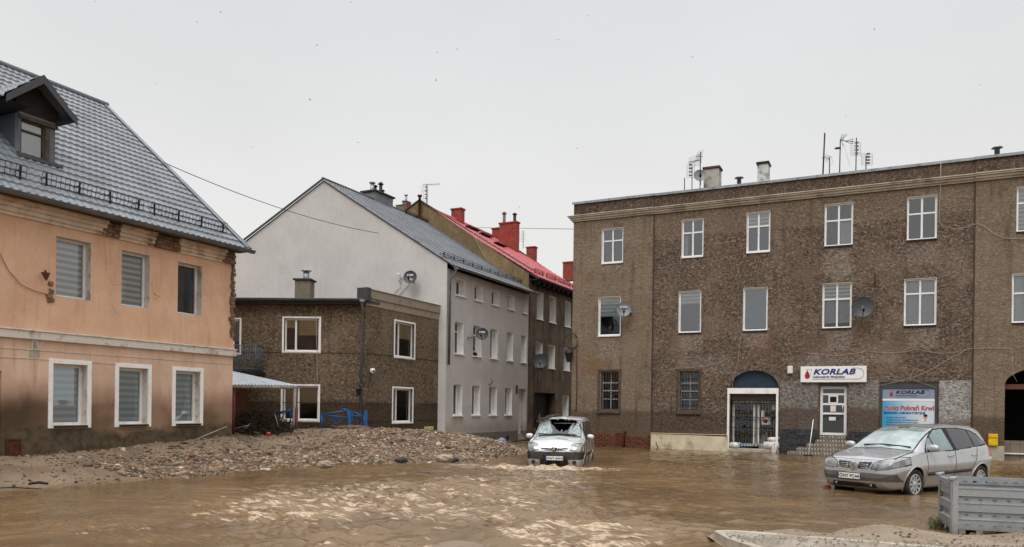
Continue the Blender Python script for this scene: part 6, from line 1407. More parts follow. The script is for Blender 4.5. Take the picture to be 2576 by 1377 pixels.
    for ya, yb in ((.45, -.18), (-.1, -.62)):
        g = MB(); pts = [(1.05+.12*(1-abs(q-.5)*2)*.3+.04, ya+(yb-ya)*q, c.top(1.09, ya+(yb-ya)*q)+.02) for q in np.linspace(0, 1, 7)]; g.tube(pts, .014, 5); c.put(g, 'wiper', 'black_rubber')
    g = MB(); g.obox((1.93, .0, c.top(1.93, 0)-.045+.05), .09, .22, .02, 0, 0, rad(-18)); c.put(g, 'sensor_housing', 'grey_plastic')
    return c
MPV = mpv()

# ---- silver-white van with the smashed windscreen
def van():
    ang = math.atan2(.982, .19); fr = frame_at(1.23, 22.3, ang); z0 = -.33
    t = thing('battered_van', 'silver-white small van with smashed windscreen nosing out of the narrow flooded street', 'van', (1.23, 22.3, z0))
    P = dict(x= [0,   .02,  .06,  .12,  .2,   .45,  .9,   1.0,  1.25, 1.55, 1.8,  2.3,  3.0,  3.7,  3.92, 4.02, 4.06, 4.1],
             zb=[.53, .34,  .27,  .24,  .24,  .24,  .24,  .24,  .24,  .24,  .24,  .24,  .24,  .26,  .28,  .3,   .34,  .45],
             zs=[.54, .56,  .6,   .62,  .64,  .66,  .68,  .7,   .7,   .7,   .7,   .7,   .7,   .7,   .7,   .7,   .7,   .6],
             zl=[.55, .68,  .78,  .88,  .92,  1.0,  1.08, 1.09, 1.1,  1.1,  1.1,  1.1,  1.1,  1.1,  1.1,  1.08, 1.0,  .7],
             zt=[.56, .74,  .84,  .94,  .98,  1.06, 1.14, 1.16, 1.44, 1.66, 1.72, 1.75, 1.75, 1.73, 1.68, 1.56, 1.3,  .8],
             wb=[.78]*18, wm=[.8, .82, .83, .84, .84, .84, .84, .84, .84, .84, .84, .84, .84, .84, .84, .83, .82, .8],
             wl=[.78, .80, .81, .82, .82, .82, .82, .82, .82, .82, .82, .82, .82, .82, .81, .8, .79, .78],
             wt=[.70, .70, .71, .72, .72, .72, .73, .73, .68, .65, .65, .66, .66, .66, .66, .67, .7, .72],
             cr=[0, .01, .015, .02, .03, .04, .05, .05, .045, .035, .03, .025, .025, .02, .02, .02, .02, .0])
    c = Car(t, fr, z0, P, R0=.45, m0=.78, R1=.25, m1=.9); x, y, z = c.cx, c.cy, c.cz; ay = abs(y)
    fw, rw, wz = .83, 3.5, .3
    for wx in (fw, rw): c.take((np.hypot(x-wx, z-wz) < .35) & (ay > .45), None, None)
    inner = (x > .99) & (x < 1.53) & (c.j >= 98) & (ay < np.interp(x, [.99, 1.53], [.70, .60])); seal = (x > .95) & (x < 1.57) & (c.j >= 95) & (ay < np.interp(x, [.95, 1.57], [.75, .64]))
    q = (x-.99)/.54
    jag = .05*np.sin(y*23)+.04*np.sin(y*51+q*9)
    hole = inner & ((poly_sd(y+jag*.5, q+jag, [(.34,1.02),(.26,.66),(.12,.36),(-.04,.16),(-.2,.3),(-.34,.5),(-.46,.86),(-.5,1.02)]) < 0))
    c.take(hole, None, None); c.take(inner & (poly_sd(y+jag*.5, q+jag, [(.36,1.02),(.30,.60),(.17,.18),(.3,-.1),(-.42,-.1),(-.3,.16),(-.40,.46),(-.52,.86),(-.54,1.02)]) < 0), 'sagging_glass', 'privacy_glass'); c.take(inner & (y > -.05) , 'broken_windscreen', 'crazed_glass', label='crazed left half of the smashed windscreen'); c.take(inner, 'broken_windscreen', 'crazed_glass'); c.take(seal, 'windscreen_seal', 'black_rubber')
    for sd in (-1, 1):
        on = (c.j > 34) & (np.sign(y) == sd) & (ay > .5)
        for nm, pl in (('front_side_window', [(1.22,1.12),(2.02,1.12),(2.0,1.58),(1.62,1.58)]), ('rear_side_window', [(2.14,1.12),(2.95,1.12),(2.95,1.58),(2.14,1.58)]), ('rear_quarter_window', [(3.06,1.12),(3.75,1.12),(3.7,1.56),(3.06,1.58)])):
            c.take(on & (poly_sd(x, z, pl) < 0), nm, 'privacy_glass')
        c.take(on & (poly_sd(x, z, [(1.12,1.1),(3.8,1.1),(3.74,1.6),(1.58,1.6)]) < 0), 'window_seal', 'black_rubber')
        c.take((x < .62) & (poly_sd(y*sd, z, [(.46,.80),(.50,.96),(.66,1.0),(.78,.99),(.84,.9),(.84,.78),(.6,.765)]) < 0), 'headlight', 'headlamp_lens'); c.take((x < .64) & (poly_sd(y*sd, z, [(.46,.80),(.50,.96),(.66,1.0),(.78,.99),(.84,.9),(.84,.78),(.6,.765)]) < .013), 'lamp_gap', 'black_rubber')
        c.take((x > 3.85) & (np.sign(y) == sd) & (ay > .66) & (z > .8) & (z < 1.3) & (c.nx > .1), 'tail_light', 'tail_red')
    for sd in (-1, 1):
        for pl in ([(.07,.80),(.40,.835),(.40,.86),(.07,.85)], [(.07,.77),(.3,.79),(.36,.815),(.07,.79)]): c.take((x < .3) & (y*sd > 0) & (poly_sd(ay, z, pl) < 0), 'grille', 'black_rubber')
    c.take((x < .7) & (z > .535) & (z < .755) & (ay < .86) & (c.j > 8), 'bumper_strip', 'black_plastic')
    c.take((x < .35) & (z > .25) & (z < .54) & (ay < .42), 'air_intake', 'black_rubber')
    c.take((x > 1.2) & (x < 3.15) & (z > .56) & (z < .66) & (ay > .7), 'rubbing_strip', 'black_plastic'); c.take((x > 3.85) & (z > .4) & (z < .7) & (c.j > 8), 'rear_bumper', 'black_plastic')
    c.take((c.j <= 6) & (x > .3) & (x < c.L-.2), 'underbody', 'black_rubber'); c.take(c.free.copy(), 'body', 'white_silver_paint')
    g = MB(); xa, xb = 1.0, 3.8; zz0, zz1 = .95, 1.62
    g.quad((xa,-.6,zz0),(xb,-.6,zz0),(xb,.6,zz0),(xa,.6,zz0)); g.quad((xb,-.6,zz0),(xb,-.6,zz1),(xb,.6,zz1),(xb,.6,zz0)); g.quad((1.6,-.6,zz1),(1.6,.6,zz1),(xb,.6,zz1),(xb,-.6,zz1)); g.quad((xa,-.61,zz0),(1.6,-.61,zz1),(xb,-.61,zz1),(xb,-.61,zz0)); g.quad((xa,.61,zz0),(xb,.61,zz0),(xb,.61,zz1),(1.6,.61,zz1))
    c.put(g, 'cabin', 'dark_room')
    for sd in (-1, 1):
        g = MB(); g.lathe([(.0, .0), (.2, .02), (.23, .3), (.2, .5), (.12, .58), (.1, .7), (0, .74)], n=12, M=Matrix.Translation((2.1, sd*.34, .9)) @ Matrix.Diagonal((.4, 1, 1, 1))); c.put(g, 'seat', 'black_plastic')
        q_ = c.nose(sd*.6, .45); g = MB(); g.lathe([(.06, .0), (.06, .02), (.045, .02), (.04, .01), (0, .012)], n=14, M=Matrix.Translation((q_-.004, sd*.6, .45)) @ Matrix.Rotation(rad(-90), 4, 'Y')); c.put(g, 'fog_light', 'black_plastic')
        wheel(c, fw, sd*.73, wz, .3, .2, sd, 5); wheel(c, rw, sd*.73, wz, .3, .2, sd, 5); arch(c, fw, wz, .352, sd, lip='white_silver_paint'); arch(c, rw, wz, .352, sd, lip='white_silver_paint')
        m = mirror(c, 1.3, sd*.84, 1.16, sd, 'white_silver_paint', .95)
    for y_ in (.34,):
        g = MB(); g.lathe([(.17, -.012), (.185, 0), (.17, .012), (.155, 0), (.17, -.012)], n=20, M=Matrix.Translation((1.55, y_, 1.18)) @ Matrix.Rotation(rad(62), 4, 'Y')); c.put(g, 'steering_wheel', 'black_plastic')
    g = MB(); g.tube([(1.5, -.58, c.top(1.5, .55)-.06), (1.44, -.2, c.top(1.45, .2)-.05), (1.46, .2, c.top(1.45, .2)-.06)], .016, 6); c.put(g, 'torn_roof_lining', 'grey_plastic')
    for a, b in (((.62, 1.0), (.05, 1.13)), ((.1, 1.02), (-.55, 1.02))):
        g = MB(); g.tube([(1.0+(1-abs(k-.5)*1.2)*.03, a[0]+(b[0]-a[0])*k, c.top(1.0, 0)+.02-.02*k) for k in np.linspace(0, 1, 6)], .016, 5); c.put(g, 'wiper', 'black_rubber')
    plate(c, c.nose(0, .55)-.1, -.02, .575, 'ONY 64A4', rad(0))
    # lion emblem on a black ground
    nx = c.nose(0, .83)-.022; g = MB(); g.prism([(nx, -.075, .885), (nx, -.055, .77), (nx, .055, .77), (nx, .075, .885)], (.012, 0, 0)); bd = c.put(g, 'badge_ground', 'black_rubber')
    lion = [(-.045,-.04),(-.03,-.04),(-.02,-.015),(.0,-.02),(.005,-.042),(.022,-.042),(.02,-.01),(.012,.008),(.035,.012),(.038,.022),(.012,.024),(.028,.034),(.02,.05),(-.002,.052),(-.014,.036),(-.02,.014),(-.034,.004),(-.05,.022),(-.055,.014),(-.042,-.006)]
    g = MB(); g.prism([(nx-.004, -p*1.15, .83+q_*1.05) for p, q_ in lion], (-.006, 0, 0)); c.put(g, 'badge', 'chrome', bd)
    g = MB()
    for sd in (-1, 1): g.tube([(c.nose(sd*.1, .82)-.01, sd*.09, .775), (c.nose(sd*.1, .86)-.012, sd*.105, .88)], .008, 4)
    g.tube([(c.nose(q_, .86)-.006, q_, .868) for q_ in np.linspace(-.42, .42, 13)], .008, 4); c.put(g, 'grille_bars', 'chrome')
    c.seam([(1.12, 1.1), (1.14, .7), (1.12, .38)]); c.seam([(2.08, 1.6), (2.08, .34)]); c.seam([(3.1, 1.58), (3.1, .7)])
    g = MB(); g.tube([(q_, sd_, c.top(q_, .68)+.002) for sd_ in (.7,) for q_ in np.linspace(.2, .95, 10)], .006, 4); c.put(g, 'bonnet_gap', 'black_rubber')
    return c
VAN = van()
# flotsam caught on the van
def on_van(x, y, z): return tuple(VAN.M @ Vector((x, y, z)))
rr = random.Random(4)
lg = thing('driftwood_bundle', 'brown bark and twigs lying across the van roof above the windscreen', 'driftwood', on_van(1.6, .3, 1.76))
g = MB(); g.tube([on_van(1.72, .0, 1.80), on_van(1.62, .3, 1.765), on_van(1.5, .56, 1.68), on_van(1.34, .68, 1.56)], [.028, .035, .03, .015], 7); g.build('log', MAT['driftwood'], lg)
g = MB()
for k in range(70):
    t_ = rr.random(); b0 = Vector((1.7-.34*t_, .02+.6*t_, 1.79-.2*t_*t_)); g.tube([on_van(*(b0+Vector((rr.uniform(-.1,.1), rr.uniform(-.16,.16), .02)))), on_van(*(b0+Vector((rr.uniform(-.14,.1), rr.uniform(-.16,.16), rr.uniform(0,.05)))))], .009, 4)
g.build('twigs', MAT['old_wood'], lg)
wd = thing('bumper_flotsam', 'tangle of dark weed and cable hanging from the van bumper round the plate', 'debris', on_van(-.06, .1, .5))
g = MB()
for k in range(26):
    y0 = rr.choice((-1, 1))*rr.uniform(.2, .38); p = [Vector((-.05-rr.uniform(0, .05), y0, .7+rr.uniform(-.12, .02)))]
    for q in range(5): p.append(p[-1]+Vector((rr.uniform(-.02, .015), rr.uniform(-.07, .07), -rr.uniform(.03, .1))))
    g.tube([on_van(*v) for v in p], .008, 4)
g.tube([on_van(-.06, .12+.16*math.cos(a), .56+.16*math.sin(a)) for a in np.linspace(0, 4.2, 16)], .014, 5)
g.build('weed', MAT['reed'], wd)
g = MB(); pts = [(1.45, -.56, 1.62), (1.3, -.66, 1.42), (1.1, -.78, 1.2), (.85, -.86, 1.1), (.55, -.84, 1.04), (.7, -.3, 1.15), (.8, .3, 1.17)]; g.tube([on_van(1.46, -.5, 1.66), on_van(1.2, -.72, 1.36), on_van(1.25, -.92, 1.1), on_van(.95, -.6, 1.18), on_van(.93, .2, 1.2), on_van(1.0, .62, 1.19)], .012, 5)
cb = g.build('cable', MAT['cable_black']); tag(cb, 'loose black cable slung over the van bonnet and mirror', 'cable')
# ---------------------------------------------------------------- dishes, antennas, cables, lamps
_q = FG.w(7.54, 0, 0); FTG = Frame(_q[0], _q[1], .97, -.24)      # the ochre gable
FGG = Frame(*FG.w(GH[3], 0, 0)[:2], .97, -.24)     # the blank gable
def dish(label, pos, wall, rad_, mat, stickers=0, face=(-.12, -1, .22), arm=True, name='satellite_dish'):
    t = thing(name, label, 'satellite dish', pos, 0, 'satellite dishes on the houses')
    f = Vector(face).normalized(); q = f.to_track_quat('Z', 'Y').to_matrix().to_4x4(); M = Matrix.Translation(pos) @ q
    pr = [(rad_*k/8, .16*rad_*(k/8)**2-.02) for k in range(9)]; g = MB(); g.lathe(pr, n=28, M=M); g.lathe([(rad_, .14*rad_), (rad_*1.02, .12*rad_), (rad_, .1*rad_)], n=28, M=M); g.lathe([(a, b-.012) for a, b in pr], n=28, M=M)
    g.build('reflector', MAT[mat], t)
    lo = M @ Vector((0, -rad_*.85, .05*rad_)); fe = M @ Vector((0, -rad_*.55, rad_*.95)); g = MB(); g.tube([lo, fe], .016, 6); g.lathe([(.03, -.06), (.045, .0), (.04, .06), (0, .06)], n=8, M=Matrix.Translation(fe) @ q @ Matrix.Rotation(rad(160), 4, 'X')); g.build('feed_arm', MAT['black_iron'], t)
    g = MB(); b = M @ Vector((0, 0, -.06)); g.tube([b, Vector(wall)], .024, 6); g.obox(tuple(b), .12, .1, .14); g.tube([Vector(wall)+Vector((0, 0, -.1)), Vector(wall)+Vector((0, 0, .1))], .03, 6); g.build('bracket', MAT['gutter_metal'], t)
    for k in range(stickers):
        g = MB(); zz = rad_*(.32-.72*k); g.box(-rad_*.45+.1*k, rad_*(.45-.1*k), zz-rad_*.11, zz+rad_*.11, .012+.02, .016+.02); g.xf(M @ Matrix.Rotation(math.pi, 4, 'Z') @ Matrix.Rotation(math.pi, 4, 'Z')); s_ = g.build('sticker', MAT['paper'], t)
        g = MB(); g.box(-rad_*.3, -rad_*.12, zz-rad_*.07, zz+rad_*.07, .037, .039); g.box(-rad_*.05, rad_*.3, zz-rad_*.03, zz+rad_*.03, .037, .039); g.xf(M); g.build('sticker_print', MAT['ink_black'], s_)
    return t
def on(fr, u, v, off): x, z = fr.at(u, v, off); return fr.w(x, off, z)
def wl(fr, u, v, off, y=.0, dz=-.1): x, z = fr.at(u, v, off); return fr.w(x, y, z+dz)
dish('dark satellite dish with two white stickers on the blank grey gable', on(FGG, 1032, 698, -.45), wl(FGG, 1032, 698, -.45), .3, 'dish_dark', 2)
dish('dark satellite dish beside the open window on the grey street front', on(FG, 1213, 841, -.6), wl(FG, 1205, 845, -.6), .29, 'dish_dark', 1)
dish('large plain black satellite dish on the sooty house above the passage', on(FG, 1359.5, 909, -.7), wl(FG, 1362, 909, -.7), .4, 'dish_dark')
dish('light grey satellite dish overlapping the leftmost first-floor tenement window', on(FRP, 1569, 779, -.45), wl(FRP, 1580, 779, -.45), .31, 'dish_grey', 1, face=(-.1, -1, .12))
dish('big dark green-grey satellite dish between two tenement windows', on(FR, 2170, 773, -.5), wl(FR, 2166, 773, -.5), .39, 'dish_dark', 0, face=(-.35, -1, .15))
px, pz = FR.at(1760.6, 442, 1.9); dish('grey satellite dish on a roof mast beside the stained chimney', FR.w(px, 1.9, pz), FR.w(px, 2.0, pz-.3), .27, 'dish_grey')
g = MB(); a = on(FGG, 1003, 690, -.2); g.tube([wl(FGG, 1010, 696, -.2), a], .02, 5); g.obox(a, .1, .14, .1); lnb = thing('spare_feed_horn', 'small pale receiver horn on the gable left of the dish', 'receiver', a); g.build('horn', MAT['white_plastic'], lnb)
for nm, lab, pts in (('cable', 'white cables trailing from the gable dish to the annex roof', ((1030, 713), (1015, 730), (1000, 748))),):
    g = MB(); g.tube([on(FGG, u, v, -.05) for u, v in pts], .018, 4); g.tube([on(FGG, u, v, -.05) for u, v in ((1008, 700), (1004, 708), (1010, 712), (1006, 716), (1008, 722), (992, 738))], .012, 4); tag(g.build(nm, MAT['cable_pale']), lab, 'cable')
def panel(g, M, w, h, rows=8):
    for sx in (-1, 1):
        for x in (sx*.05, sx*w): g.tube([M @ Vector((x, 0, -h)), M @ Vector((x, 0, h))], .006, 3)
    for k in range(rows+1): z = -h+2*h*k/rows; g.tube([M @ Vector((-w, 0, z)), M @ Vector((w, 0, z))], .006, 3)
def bowties(g, M, h, n=4):
    for k in range(n): z = -h*.8+1.6*h*k/(n-1); g.obox(tuple(M @ Vector((0, -.1, z))), .12, .05, .05); g.tube([M @ Vector((0, 0, z)), M @ Vector((0, -.1, z))], .015, 4)
def yagi(g, M, L, n=9, w=.28):
    g.tube([M @ Vector((0, 0, 0)), M @ Vector((L, 0, 0))], .014, 4)
    for k in range(n): x = L*(k+.5)/n; ww = w*(1.2-.5*k/n); g.tube([M @ Vector((x, -ww*.7, -ww*.7)), M @ Vector((x, ww*.7, ww*.7))], .007, 3)
def antenna(label, base, top, parts, r=.02):
    t = thing('tv_antenna', label, 'antenna', base, 0, 'television antennas on the roofs'); g = MB(); g.tube([base, top], r, 6); g.build('mast', MAT['black_iron'], t)
    g = MB()
    for p in parts: p(g, Vector(base), Vector(top))
    if g.v: g.build('elements', MAT['gutter_metal'], t)
    return t
def mast_pts(fr, u0, v0, u1, v1, off, drop=.5):
    x0, z0 = fr.at(u0, v0, off); x1, z1 = fr.at(u1, v1, off); return fr.w(x0, off, z0-drop), fr.w(x1, off, z1)
T_ = lambda v, ry=0.0, rz=0.0: Matrix.Translation(v) @ Matrix.Rotation(rz, 4, 'Z') @ Matrix.Rotation(ry, 4, 'Y')
b, t_ = mast_pts(FR, 1761, 468, 1762.5, 382.5, 1.9); antenna('tall mast with swept antenna rods rising behind the tenement roof dish', b, t_, [lambda g, b, t: (yagi(g, T_(t+Vector((0, 0, -.35)), rad(12), math.pi), .55), yagi(g, T_(t+Vector((.1, 0, -.2)), 0, math.pi), .3, 5))])
b, t_ = mast_pts(FR, 1741, 472, 1741, 419, 1.9); antenna('grid panel antenna on a short mast left of the roof dish', b, t_, [lambda g, b, t: (panel(g, T_(t+Vector((-.06, 0, -.2))), .17, .3), bowties(g, T_(t+Vector((-.1, 0, -.2))), .3), g.tube([t+Vector((-.12, 0, .12)), t+Vector((.35, 0, .3))], .014, 4))])
b, t_ = mast_pts(FR, 1722, 474, 1722, 448, 1.9); antenna('bare stub mast at the left of the tenement roof', b, t_, [])
b, t_ = mast_pts(FR, 2069.5, 432, 2074.8, 335, 1.6); antenna('tallest bare leaning mast above the tenement roof', b, t_, [], .03)
b, t_ = mast_pts(FR, 2086.8, 430, 2086.8, 395.6, 1.6); antenna('small mast with a horn antenna right of the tallest mast', b, t_, [lambda g, b, t: (yagi(g, T_(t+Vector((0, 0, -.1)), rad(-28), math.pi), .32, 5, .14), [g.tube([t+Vector((.02+.14*math.cos(a), .1, -.12+.2*math.sin(a))), t+Vector((.02+.14*math.cos(a+.5), .1, -.12+.2*math.sin(a+.5)))], .006, 3) for a in np.linspace(-1.5, 1.5, 7)])])
b, t_ = mast_pts(FR, 2112, 427, 2114, 352, 1.6); antenna('tripod-like antenna with forked rods and a cone of rods on a tall mast', b, t_, [lambda g, b, t: (
    [g.tube([t+Vector((.04*k, 0, 0)), t+Vector((.1*k+.08, 0, .24))], .012, 4) for k in (0, 1, 2)], g.tube([t, t+Vector((.22, 0, -.06))], .02, 5),
    [g.tube([t+Vector((.2, 0, -.06)), t+Vector((.5, .12*math.cos(a), -.06+.1*math.sin(a)))], .011, 4) for a in (0.5, 2.1, 3.6, 5.2)], g.tube([t+Vector((.5, 0, .04)), t+Vector((.5, 0, -.16))], .012, 4), g.tube([t+Vector((.04, 0, -.02)), t+Vector((.12, 0, -.26))], .012, 4),
    g.lathe([(0, -.02), (.13, .0), (.12, .03), (0, .05)], tuple(t+Vector((-.1, 0, -.36))), 10), g.tube([t+Vector((.16, .1, -.1)), t+Vector((.46, .1, -1.05))], .005, 3))], .022)
b, t_ = mast_pts(FR, 2153, 422, 2154.5, 347, 1.6); antenna('grid panel antenna with dark bow ties on a tall blue-tipped mast', b, t_, [lambda g, b, t: (panel(g, T_(t+Vector((-.02, 0, -.45))), .2, .28), bowties(g, T_(t+Vector((-.02, 0, -.45))), .28))])
b, t_ = mast_pts(FR, 2178.6, 420, 2178.6, 391, 1.6); antenna('low grid panel antenna, rightmost on the tenement roof', b, t_, [lambda g, b, t: (panel(g, T_(t+Vector((.04, 0, -.16))), .22, .24), bowties(g, T_(t+Vector((.05, 0, -.16))), .24))])
xa, za = FG.at(1074, 560, 6.0); xb, zb = FG.at(1074, 464, 6.0)
antenna('rake-shaped antenna on the peak of the ochre gable', FG.w(xa, 6.0, za), FG.w(xb, 6.0, zb), [lambda g, b, t: (yagi(g, T_(t+Vector((-.25, 0, -.04)), rad(-4)), 1.0, 9, .22), panel(g, T_(t+Vector((-.12, 0, -.55))), .18, .42, 6), bowties(g, T_(t+Vector((-.04, 0, -.5))), .4))], .03)
xa, za = FG.at(1316, 625, 6.2); xb, zb = FG.at(1316, 580, 6.2); antenna('distant spiky antenna behind the big red chimney', FG.w(xa, 6.2, za), FG.w(xb, 6.2, zb), [lambda g, b, t: panel(g, T_(t+Vector((-.05, 0, -.45))), .2, .35, 5)], .025)
def cable(label, pts, r=.012, mat='cable_grey', sag=0.0, n=14):
    if sag:
        a, b = Vector(pts[0]), Vector(pts[-1]); pts = [a+(b-a)*(k/n)-Vector((0, 0, sag*4*(k/n)*(1-k/n))) for k in range(n+1)]
    g = MB(); g.tube(pts, r, 5); return tag(g.build('cable', MAT[mat]), label, 'cable')
e0 = on_roof(FA, 412, 419, OH[1], OH[2]); e0w = FA.w(min(e0.x, FA.x(585, 960)+.2), e0.y, e0.z+.12)
cable('black overhead cable slung from the orange house roof to the blank gable', [e0w, on(FGG, 952, 587, -.05)], .013, 'cable_black', .28, 24)
x_, z_ = FG.at(1130, 560, 3.0)
cable('thin wire crossing the sky from the tenement corner to the red roof', [FRP.w(-3.7, .0, FRP.z(1442, 577)), FG.w(FG.x(1265, 574, 2.5), 2.5, FG.z(1265, 574, 2.5)), FG.w(7.5, 4.2, 11.9)], .012, 'cable_black')
cable('pale cable hanging down from the ochre gable to the grey roof', [on(FTG, u, v, -.06) for u, v in ((1190, 588), (1200, 610), (1218, 645), (1236, 668))], .015, 'cable_pale')
cf = lambda k, pts: [(1970.6+x*.23503, 855.3+y*.23503) for x, y in pts]
def wcable(label, pts, fr=None, r=.0065, mat='cable_pale', off=-.03): fr = fr or FR; return cable(label, [on(fr, u, v, off) for u, v in pts], r, mat)
wcable('pale cable looping along the tenement above the signboard', cf(0, [(140,250),(155,125),(320,148),(480,165),(560,170),(740,150),(900,120),(1020,134),(1150,140),(1300,128),(1430,100),(1560,128),(1700,145),(1840,132),(1960,100),(2005,95)]))
wcable('pale cable rising from the poster window towards the gateway', cf(0, [(1020,490),(1190,455),(1360,412),(1500,360),(1600,310),(1700,250),(1840,170),(1960,105)]))
wcable('short cable sloping to the right corner of the poster window', cf(0, [(1390,325),(1355,420),(1480,460),(1640,512)]))
wcable('cable dropping over the dark gateway arch', cf(0, [(2010,95),(2200,88),(2450,90),(2450,250),(2465,380),(2500,450)]), FRP)
wcable('pale cable sagging from the top right window to the photo edge', [(1970.6+x*.408, 318.7+y*.408) for x, y in ((972,205),(968,400),(960,590),(985,615),(1050,630),(1130,620),(1200,597),(1240,615),(1300,660),(1350,684),(1400,690),(1490,690))], FR, .01, off=-.09)
wcable('pale cable hanging left of the arched shop door', [(1425.6+x*.24357, 838.6+y*.24357) for x, y in ((1800,0),(1785,140),(1770,260),(1740,400),(1715,520),(1690,650),(1670,760),(1640,850),(1590,885),(1580,910),(1600,935),(1625,938))])
wcable('faint cable arching over the second barred window', [(1425.6+x*.24357, 838.6+y*.24357) for x, y in ((870,360),(1000,385),(1130,362),(1250,358),(1400,345),(1560,312),(1700,240))])
wcable('short loose cable below the second top-floor window', [(1711, 645), (1713, 660), (1714, 690)])
wcable('rusty dark cable running down the tenement corner', [(1452, 855), (1451, 900), (1451, 980), (1449, 1035)], FRP, .02, 'rusty_iron')
x, z = FR.at(2201, 705); ia = thing('iron_anchor', 'dark iron tie on the tenement wall above the big dish', 'wall tie', FR.w(x, 0, z)); MB().obox((x, -.03, z), .05, .05, .5).build('bar', MAT['rusty_iron'], ia, FR)
o = opening(FR, 1981.7, 1994.8, 921.4, 940.4); wb_ = thing('meter_box', 'small white box on the wall left of the signboard', 'box', FR.w(o[0], 0, o[2])); MB().box(o[0], o[1], -.12, 0, o[2], o[3]).build('casing', MAT['white_plastic'], wb_, FR, bevel=.015)
MB().box(o[0]+.02, o[1]-.02, -.126, -.1201, o[2]+.03, o[3]-.03).build('lid', MAT['white_plastic'], wb_, FR)
o = opening(FRP, 2485, 2509, 1091.5, 1121); gb = thing('gas_box', 'dented yellow metal box on the wall beside the gateway', 'box', FRP.w(o[0], 0, o[2])); MB().box(o[0], o[1], -.2, 0, o[2], o[3]).build('casing', MAT['yellow_paint'], gb, FRP, bevel=.015)
MB().box(o[0]+.03, o[1]-.03, -.208, -.2005, o[2]+.04, o[2]+(o[3]-o[2])*.62).build('door', MAT['yellow_paint'], gb, FRP); MB().box(o[0]+.02, o[1]-.02, -.212, -.2005, o[3]-.15, o[3]-.13).build('slot', MAT['black_iron'], gb, FRP)
lp = P_at(1431, 893, 34.9); sl_ = thing('street_lantern', 'old street lantern on a curled iron bracket at the tenement corner', 'lantern', lp)
M = Matrix.Translation(lp); g = MB(); g.lathe([(.09, -.33), (.17, .06), (.2, .08), (.13, .2), (.05, .26), (.03, .34), (0, .36)], n=6, M=M, smooth=False); g.build('lamp_head', MAT['black_iron'], sl_)
g = MB(); g.lathe([(.075, -.27), (.15, .05)], n=6, M=M @ Matrix.Diagonal((1.06, 1.06, 1, 1)), smooth=False); g.build('lamp_glass', MAT['blind_blue'], sl_)
g = MB(); cw = FRP.w(-3.78, .1, 0); rr0 = .33; cx, cz = lp[0]+.1, lp[2]+.62
g.tube([(cx+rr0*math.cos(a), lp[1], cz+rr0*math.sin(a)) for a in np.linspace(-2.0, 3.6, 24)], .02, 6); g.tube([(lp[0], lp[1], lp[2]+.34), (cx-.12, lp[1], cz-.3)], .02, 5); g.tube([(cx+.1, lp[1], cz-.3), (cw[0], cw[1], cz-.3)], .022, 5); g.tube([(cx+.3, lp[1], cz+.1), (cw[0], cw[1], cz+.1)], .018, 5); g.build('bracket', MAT['black_iron'], sl_)

# ---------------------------------------------------------------- porch, gate, flotsam by the annex
def porch():
    FL, FRt = P_at(583, 968, 24.6), P_at(746, 970.5, 26.4); BK = P_at(556, 929, 29.3); LB = P_at(520, 935, 27.0)
    t = thing('porch_canopy', 'pale corrugated metal canopy on red posts squeezed between orange house and annex', 'canopy', (FL[0], FL[1], .7))
    n, m = 60, 16; A, B, Cc, D = map(np.array, (FL, FRt, BK, LB)); arr = np.zeros((m+1, n+1, 3))
    for i in range(m+1):
        for j in range(n+1):
            a, b = i/m, j/n; p = (A*(1-b)+B*b)*(1-a)+(D*(1-b)+Cc*b)*a; p[2] += .022*math.cos(j*2*math.pi/3)+.03*math.sin(a*3)*0; arr[i, j] = p
    g = MB(); g.grid(arr); a2 = arr.copy(); a2[:, :, 2] -= .012; g.grid(a2, flip=True); g.build('canopy_sheet', MAT['zinc_pale'], t)
    g = MB(); g.tube([A+np.array((0, 0, -.07)), B+np.array((0, 0, -.07))], .055, 6); g.build('canopy_beam', MAT['plank_grey'], t)
    q = P_at(737.5, 1090, 26.3); g = MB(); g.tube([(q[0], q[1], .2), (q[0]+.04, q[1], FRt[2]-.1)], .055, 8); g.build('post', MAT['plank_grey'], t)
    g = MB(); g.tube([(q[0]+.11, q[1], .2), (q[0]+.11, q[1], FRt[2]-.75)], .05, 8); g.build('post', MAT['maroon_paint'], t)
    q = P_at(586, 1060, 24.7); g = MB(); g.tube([(q[0], q[1], .3), (q[0]+.02, q[1], FL[2]-.1)], .06, 8); g.build('post', MAT['maroon_paint'], t)
    xa, xb = FBF.x(580, 1000), FBF.x(622, 1000); MB().box(xa, xb, -.05, .0, .2, 2.25).build('porch_door', MAT['wet_wood'], AX, FBF)
simple('zinc_pale', C(196,206,212), .4, .3, .1, 4, .05, dirt=C(130,130,126), dirtscale=3, dirtamt=.5)
porch()
zq = lambda zx, zy, Y: P_at(570.2+zx*.15836, 905.7+zy*.15836, Y)
gt = thing('blue_gate', 'bent blue metal gate with two square posts half buried by gravel', 'gate', zq(1960, 1075, 28.7)[:2]+(.5,))
for a, b in ((1938, 1985), (2192, 2232)):
    p, q = zq(a, 800, 28.7), zq(b, 800, 28.7); MB().box(p[0], q[0], p[1]-.06, p[1]+.06, .2, p[2]).build('post', MAT['blue_paint'], gt)
g = MB(); Yg = 28.75
for (x0, y0), (x1, y1) in (((1512,872),(1935,798)),((1512,880),(1935,910)),((1512,872),(1512,1130)),((1930,800),(1930,1100)),((1990,828),(2185,888)),((1990,895),(2185,895)),((1830,775),(1935,800)),((2182,880),(2182,1090)),((1995,830),(1995,1080))): g.tube([zq(x0, y0, Yg), zq(x1, y1, Yg)], .03, 6)
g.build('gate_frame', MAT['blue_paint'], gt)
g = MB(); rr = random.Random(2)
